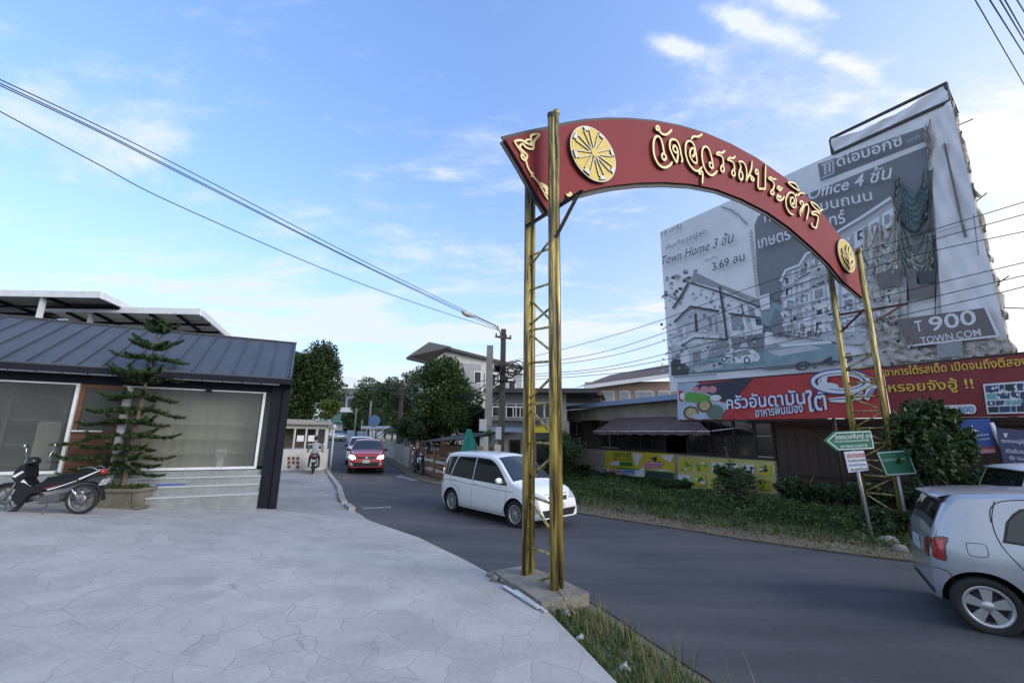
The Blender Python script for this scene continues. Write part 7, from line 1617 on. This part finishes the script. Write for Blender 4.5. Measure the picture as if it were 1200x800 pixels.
for u,o,r,h,l in SHR:
    p=RP.P(u,0,o);shrub('dark green shrub growing before the '+l,p.x,p.y,r,h,3000,.11,lf_bush,'shrubs along the restaurant wall')
for u,o,r,h,l in((.8,.9,.9,.9,'left end of the dark board wall'),(2.2,1.0,.8,.8,'dark board wall left of the leaning sign pole'),(3.4,.9,.9,.8,'dark board wall behind the leaning sign pole'),(4.7,.8,1.0,1.0,'right end of the dark board wall')):
    p=BW.P(u,0,o);shrub('dark green shrub growing before the '+l,p.x,p.y,r,h,3200,.11,lf_bush,'shrubs along the board wall')
for x,y,r,h,l in((10.7,10.6,1.0,1.4,'dark shrub beside the right gateway posts behind the silver hatchback'),(12.3,10.2,.9,1.3,'dark shrub under the blue signs behind the silver hatchback'),(8.0,9.6,.5,.55,'low shrub at the foot of the right gateway posts')):shrub(l,x,y,r,h,3200,.10,lf_bush,None)
p=at(661,560,21);shrub('round dark bush between the people carrier and the restaurant',p[0],p[1],1.1,1.9,4500,.13,lf_bush,None)
p=at(655,560,23.5);shrub('taller bush before the shop house, seen between the gateway posts',p[0],p[1],1.2,2.2,4000,.14,lf_mid,None)
# broad leaved plant
bpv=Vector(G(868,600));bp2=thing('broad_leaf_plant','tall plant with big grey green leaves before the pale yellow menu banner','plant',bpv)
st=MB();lv_=MB()
for k in range(9):
    a=rng.uniform(0,2*pi);rad=rng.uniform(.05,.55);h=rng.uniform(.6,1.35) if k else 1.75;tip=bpv+Vector((cos(a)*rad,sin(a)*rad*.7,h));mid=bpv+Vector((cos(a)*rad*.3,sin(a)*rad*.3,h*.55));st.tube(smooth([bpv+Vector((0,0,-.05)),mid,tip],4),.014,5)
    for j in range(11):
        u=.25+.75*j/10;q=bpv.lerp(tip,u) if u>.5 else bpv.lerp(mid,u*1.6);b=a+j*2.4;l=rng.uniform(.20,.34);w=l*.30;dr=Vector((cos(b),sin(b),rng.uniform(.0,.7))).normalized();sd=dr.cross(Vector((0,0,1))).normalized();up=sd.cross(dr)
        P=[]
        for i,t in enumerate((0,.25,.5,.75,1)):
            ww=w*[.12,.8,1,.7,.04][i];c=q+dr*l*t-Vector((0,0,.10*l*t*t));P.append([c-sd*ww+up*ww*.25,c,c+sd*ww+up*ww*.25])
        lv_.grid(P)
st.build('stems',barkm,bp2);lv_.build('leaves',lf_big,bp2,recalc=False)
# leafy young tree over the right posts
p=at(1083,520,9.7);tree('leafy young tree half covering the right gateway posts and lower green sign',9.2,9.7,1.5,1.0,1.2,22,5600,.16,lf_bush,trunk_r=.06,ry=.7)
# grass: blades
def blades(mb,pts,hmin,hmax,w,bend,mi=0):
    for x,y,z in pts:
        a=rng.uniform(0,2*pi);h=rng.uniform(hmin,hmax);bx,by=cos(a)*h*bend*rng.random(),sin(a)*h*bend*rng.random();sx_,sy_=-sin(a)*w,cos(a)*w
        P0=(x-sx_,y-sy_,z);P1=(x+sx_,y+sy_,z);P2=(x+bx*.35+sx_*.7,y+by*.35+sy_*.7,z+h*.6);P3=(x+bx*.35-sx_*.7,y+by*.35-sy_*.7,z+h*.6);P4=(x+bx,y+by,z+h)
        b=len(mb.v);mb.v.extend([P0,P1,P2,P3,P4]);mb.f.extend([(b,b+1,b+2,b+3),(b+3,b+2,b+4)]);mb.m.extend([mi,mi]);mb.sm.extend([False,False])
gr_g=leafmat('grass green',(.03,.06,.015),(.12,.17,.04),2);gr_d=leafmat('grass dry',(.12,.10,.04),(.34,.27,.12),2)
rrA=resample([r_ for r_ in RR if -2<r_[1]<24],200);roB=resample([(13,14),(12,15),(11,17),(9.5,20),(6.5,25),(3,30)],200)
mb=MB();pts=[];ptd=[]
Ra=np.array(resample([(9,6.2),(6.54,7.85),(5.15,9.18),(4.07,10.76),(2.25,12.94),(-.6,16.2)],300));Wb=np.array(resample([(12.5,9.5),(10.2,11.6),(8.9,13.8),(6.6,17.4),(3.2,25.5),(2.2,27)],300))
for i in range(15000):
    k=rng.integers(0,300);t=rng.random()**1.0;q=Ra[k]*(1-t)+Wb[k]*t+rng.normal(size=2)*.08
    cl=sin(q[0]*3.1)*cos(q[1]*2.3)+.6*sin(q[0]*7+q[1]*5)
    if t<.10 and rng.random()<.75:continue
    if cl<-.5 and rng.random()<.7:continue
    (ptd if (t<.3 and rng.random()<.35) else pts).append((q[0],q[1],H(*q)+.03))
blades(mb,pts,.06,.24,.009,.75,0);blades(mb,ptd,.04,.16,.006,.9,1)
kind(mb.build('grass',[gr_g,gr_d],None,base=(6,10,0),recalc=False),'stuff')
mb=MB()
for i in range(2600):
    k=rng.integers(0,300);t=abs(rng.normal())*.14+.005;q=Ra[k]*(1-t)+Wb[k]*t;z=H(*q)+.045+rng.random()*.02;leaves(mb,(q[0],q[1],z),(.01,.01,.004),1,.06,rng,0,up=3)
kind(mb.build('dry_leaves',leafmat('dry leaf litter',(.10,.06,.03),(.30,.22,.13),3),None,base=(6,10,0),recalc=False),'stuff')
mb=MB()
for i in range(1500):
    k=rng.integers(0,300);t=rng.uniform(.12,.85);q=Ra[k]*(1-t)+Wb[k]*t;leaves(mb,(q[0],q[1],H(*q)+.10),(.16,.16,.08),9,.085,rng,0,up=1)
for i in range(900):   # denser undergrowth between the grass strip and the wall
    k=rng.integers(0,300);t=.30+.62*rng.random();q=Ra[k]*(1-t)+Wb[k]*t
    hh=(.34+.22*sin(q[0]*1.7+q[1])*cos(q[1]*1.3))*(1.15-.5*t);leaves(mb,(q[0],q[1],H(*q)+.05+hh*.5),(.30,.30,hh*.55),34,.095,rng,0,shell=.2,up=1)
kind(mb.build('ground_cover',leafmat('leaf weed',(.018,.040,.012),(.085,.135,.035),1.2),None,base=(6,10,0),recalc=False),'stuff')
# tall rank grass on the left verge by the near posts
Le=np.array(resample([(.46,5.0),(.46,4.8),(.70,3.92),(.78,3.61),(1.29,2),(1.99,0)],200));Re=np.array(resample([(1.05,5.15),(1.30,4.3),(1.60,3.5),(2.55,2.2),(4.5,0)],200))
mb=MB();pg=[];pd=[];ps=[]
Re=Le+(Re-Le)*.86
cent=[(rng.integers(5,130),rng.random()) for _ in range(24)]
for k,t in cent:
    c=Le[k]*(1-t)+Re[k]*t
    for j in range(28):
        q=c+rng.normal(size=2)*.07;z=H(*q)-.02;(pg if rng.random()<.5 else pd).append((q[0],q[1],z))
for i in range(3000):
    k=rng.integers(0,150);t=rng.random();q=Le[k]*(1-t)+Re[k]*t;ps.append((q[0],q[1],H(*q)-.02))
blades(mb,pg,.06,.26,.0045,.85,0);blades(mb,pd,.08,.36,.003,.9,1);blades(mb,ps,.03,.13,.0045,1.0,0)
kind(mb.build('verge_grass',[gr_g,gr_d],None,base=(1,4,0),recalc=False),'stuff')
mb=MB()
for i in range(240):
    k=rng.integers(0,150);t=rng.random()**1.6;q=Le[k]*(1-t)+Re[k]*t;leaves(mb,(q[0],q[1],H(*q)+.02),(.02,.02,.02),4,.06,rng,0,up=2)
kind(mb.build('weeds',lf_mid,None,base=(1,4,0),recalc=False),'stuff')
# litter in the weeds and stones on the far verge
for x,y,lab in((664,722,'crumpled white cup lying in the weeds below the footing'),(680,752,'crushed pale plastic bag lying in the verge grass'),(732,786,'crushed white cup lying at the bottom of the verge grass')):
    c=G(x,y);c=Vector((c[0],c[1],H(c[0],c[1])+.05));mb=MB();mb.tube([c+Vector((-.035,0,-.03)),c+Vector((-.01,.01,-.022)),c+Vector((.025,.0,-.01))],[.018,.024,.028],9);mb.v=[tuple(np.array(v)+rng.normal(size=3)*.007) for v in mb.v];tag(mb.build('litter',mat('litter plastic',(.30,.34,.33),.4,var=.1),None,base=c),lab,'litter')
for x,y,r,lab in((1042,640,.16,'rounded grey stone on the verge right of the leaning sign pole'),(1003,628,.11,'small grey stone on the verge left of the leaning sign pole'),(1056,648,.12,'grey stone on the verge nearest the silver hatchback')):
    c=G(x,y);c=Vector((c[0],c[1],H(c[0],c[1])+r*.4));mb=MB();mb.ell(c,(r*1.3,r,r*.8),10,7);mb.v=[tuple(np.array(v)+rng.normal(size=3)*r*.06) for v in mb.v];tag(mb.build('stone',pad_m,None,base=c),lab,'stone')

# ------------------------------------------------------------------ riders
skinm=mat('skin',(.36,.21,.14),.6,var=.05);hairm=mat('black hair',(.012,.010,.009),.6,var=.2)
def person(lab,loc,rz,shirt,trouser,joints,hair='hair',rad=None):
    """one continuous skinned figure from named joints"""
    t=thing('person',lab,'person',loc,rz)
    names=list(joints);me=bpy.data.meshes.new('figure');E=[('pelvis','waist'),('waist','chest'),('chest','neck'),('neck','chin'),('chin','crown')]
    for s in('L','R'):E+=[('chest','sh'+s),('sh'+s,'el'+s),('el'+s,'wr'+s),('wr'+s,'ha'+s),('pelvis','hip'+s),('hip'+s,'kn'+s),('kn'+s,'an'+s),('an'+s,'to'+s)]
    idx={n:i for i,n in enumerate(names)}
    me.from_pydata([joints[n] for n in names],[(idx[a],idx[b]) for a,b in E],[]);o=bpy.data.objects.new('figure',me);COL.objects.link(o)
    md=o.modifiers.new('skin','SKIN');md.use_smooth_shade=True;R={'pelvis':.135,'waist':.125,'chest':.145,'neck':.052,'chin':.085,'crown':.085,'sh':.062,'el':.043,'wr':.031,'ha':.032,'hip':.092,'kn':.060,'an':.042,'to':.036}
    sv=me.skin_vertices[0].data
    for n,i in idx.items():
        r=R.get(n,R.get(n[:-1],.05));sv[i].radius=(r,r);sv[i].use_root=(n=='pelvis')
    o.modifiers.new('sub','SUBSURF').levels=2
    bpy.context.view_layer.update();dg=bpy.context.evaluated_depsgraph_get();m2=bpy.data.meshes.new_from_object(o.evaluated_get(dg));bpy.data.objects.remove(o)
    b=bpy.data.objects.new('body',m2);COL.objects.link(b);b.parent=t
    m2.materials.clear()
    for m_ in(shirt,trouser,skinm):m2.materials.append(m_)
    J={n:Vector(v) for n,v in joints.items()}
    def seg(p,a,c):
        d=c-a;u=max(0,min(1,(p-a).dot(d)/d.length_squared));return (p-(a+d*u)).length
    for f in m2.polygons:
        c=f.center;best=min(E,key=lambda e:seg(c,J[e[0]],J[e[1]])-R.get(e[0],R.get(e[0][:-1],.05))*.5);k=best[1][:2]
        f.material_index=2 if k in('ne','ch') and best[1]!='chest' or k=='cr' or k=='wr' or k=='ha' else (1 if k in('hi','kn','an','to') else 0);f.use_smooth=True
    h=MB();cr=J['crown'];ch=J['chin'];mid=(cr*.65+ch*.35);h.ell(mid+Vector((-.03,0,.035)),(.108,.098,.115),14,10)
    h.build('helmet' if hair=='helmet' else 'hair',hairm,t,world=False)
    for s in(-1,1):   # fingers closed round the grip
        hd=J['haL' if s>0 else 'haR']
        fm=MB()
        for k in range(4):
            y=hd.y+s*(.028-.018*k);fm.tube([(hd.x-.03,y,hd.z+.02),(hd.x+.02,y,hd.z+.028),(hd.x+.035,y,hd.z),(hd.x+.015,y,hd.z-.022)],.009,6)
        fm.tube([(hd.x-.03,hd.y-s*.03,hd.z),(hd.x-.01,hd.y-s*.045,hd.z-.02),(hd.x+.015,hd.y-s*.04,hd.z-.03)],.010,6);fm.build('fingers',skinm,t,world=False)
    f=MB();f.ell(ch*.55+cr*.45+Vector((.095,0,-.01)),(.018,.014,.022),8,6)
    for s in(-1,1):f.ell(ch*.55+cr*.45+Vector((-.0,s*.088,0)),(.02,.012,.03),8,6)
    f.build('face_features',skinm,t,world=False)
    return t
def seated(dx=0):
    J=dict(pelvis=(.12,0,.86),waist=(.14,0,1.02),chest=(.22,0,1.24),neck=(.27,0,1.41),chin=(.30,0,1.50),crown=(.30,0,1.62))
    for n,s in(('L',1),('R',-1)):
        J['sh'+n]=(.22,s*.19,1.33);J['el'+n]=(.45,s*.30,1.10);J['wr'+n]=(.74,s*.33,.99);J['ha'+n]=(.83,s*.33,.97)
        J['hip'+n]=(.16,s*.11,.84);J['kn'+n]=(.60,s*.20,.70);J['an'+n]=(.55,s*.22,.32);J['to'+n]=(.70,s*.23,.27)
    return J
q=G(366,556);rz1=radians(112)
motorcycle('motorcycle ridden past the guard house by a rider in a pale shirt',(q[0],q[1],H(q[0],q[1])+.035),rz1,engm)
person('person in a pale grey shirt riding a motorcycle beside the guard house',(q[0],q[1],H(q[0],q[1])+.035),rz1,mat('pale grey shirt',(.26,.28,.32),.8,var=.08),mat('dark trousers',(.03,.033,.04),.8,var=.1),seated())
q=G(491,557);rz2=radians(-62)
bx_=(q[0]-.5,q[1]+1.2)
motorcycle('motorcycle ridden up the lane towards the plaza, loaded with white sacks',(bx_[0],bx_[1],H(*bx_)+.0),rz2,bikeblack)
person('person in dark clothes riding the loaded motorcycle along the fence',(bx_[0],bx_[1],H(*bx_)),rz2,mat('dark shirt',(.025,.027,.035),.8,var=.1),mat('blue trousers',(.06,.08,.12),.8,var=.1),seated(),'helmet')
for k,(dx,dy,dz,lab) in enumerate(((.95,.0,.72,'white sack hung before the rider on the loaded motorcycle'),(-.22,.05,.98,'pale sack tied behind the rider on the loaded motorcycle'))):
    R3=Matrix.Rotation(rz2,3,'Z');c=Vector((bx_[0],bx_[1],H(*bx_)))+R3@Vector((dx,dy,dz));mb=MB();mb.ell(c,(.16,.22,.2),14,10);mb.v=[tuple(np.array(v)+rng.normal(size=3)*.01) for v in mb.v];tag(mb.build('sack',wht,None,base=c-Vector((0,0,.2))),lab,'sack','sacks on the loaded motorcycle')
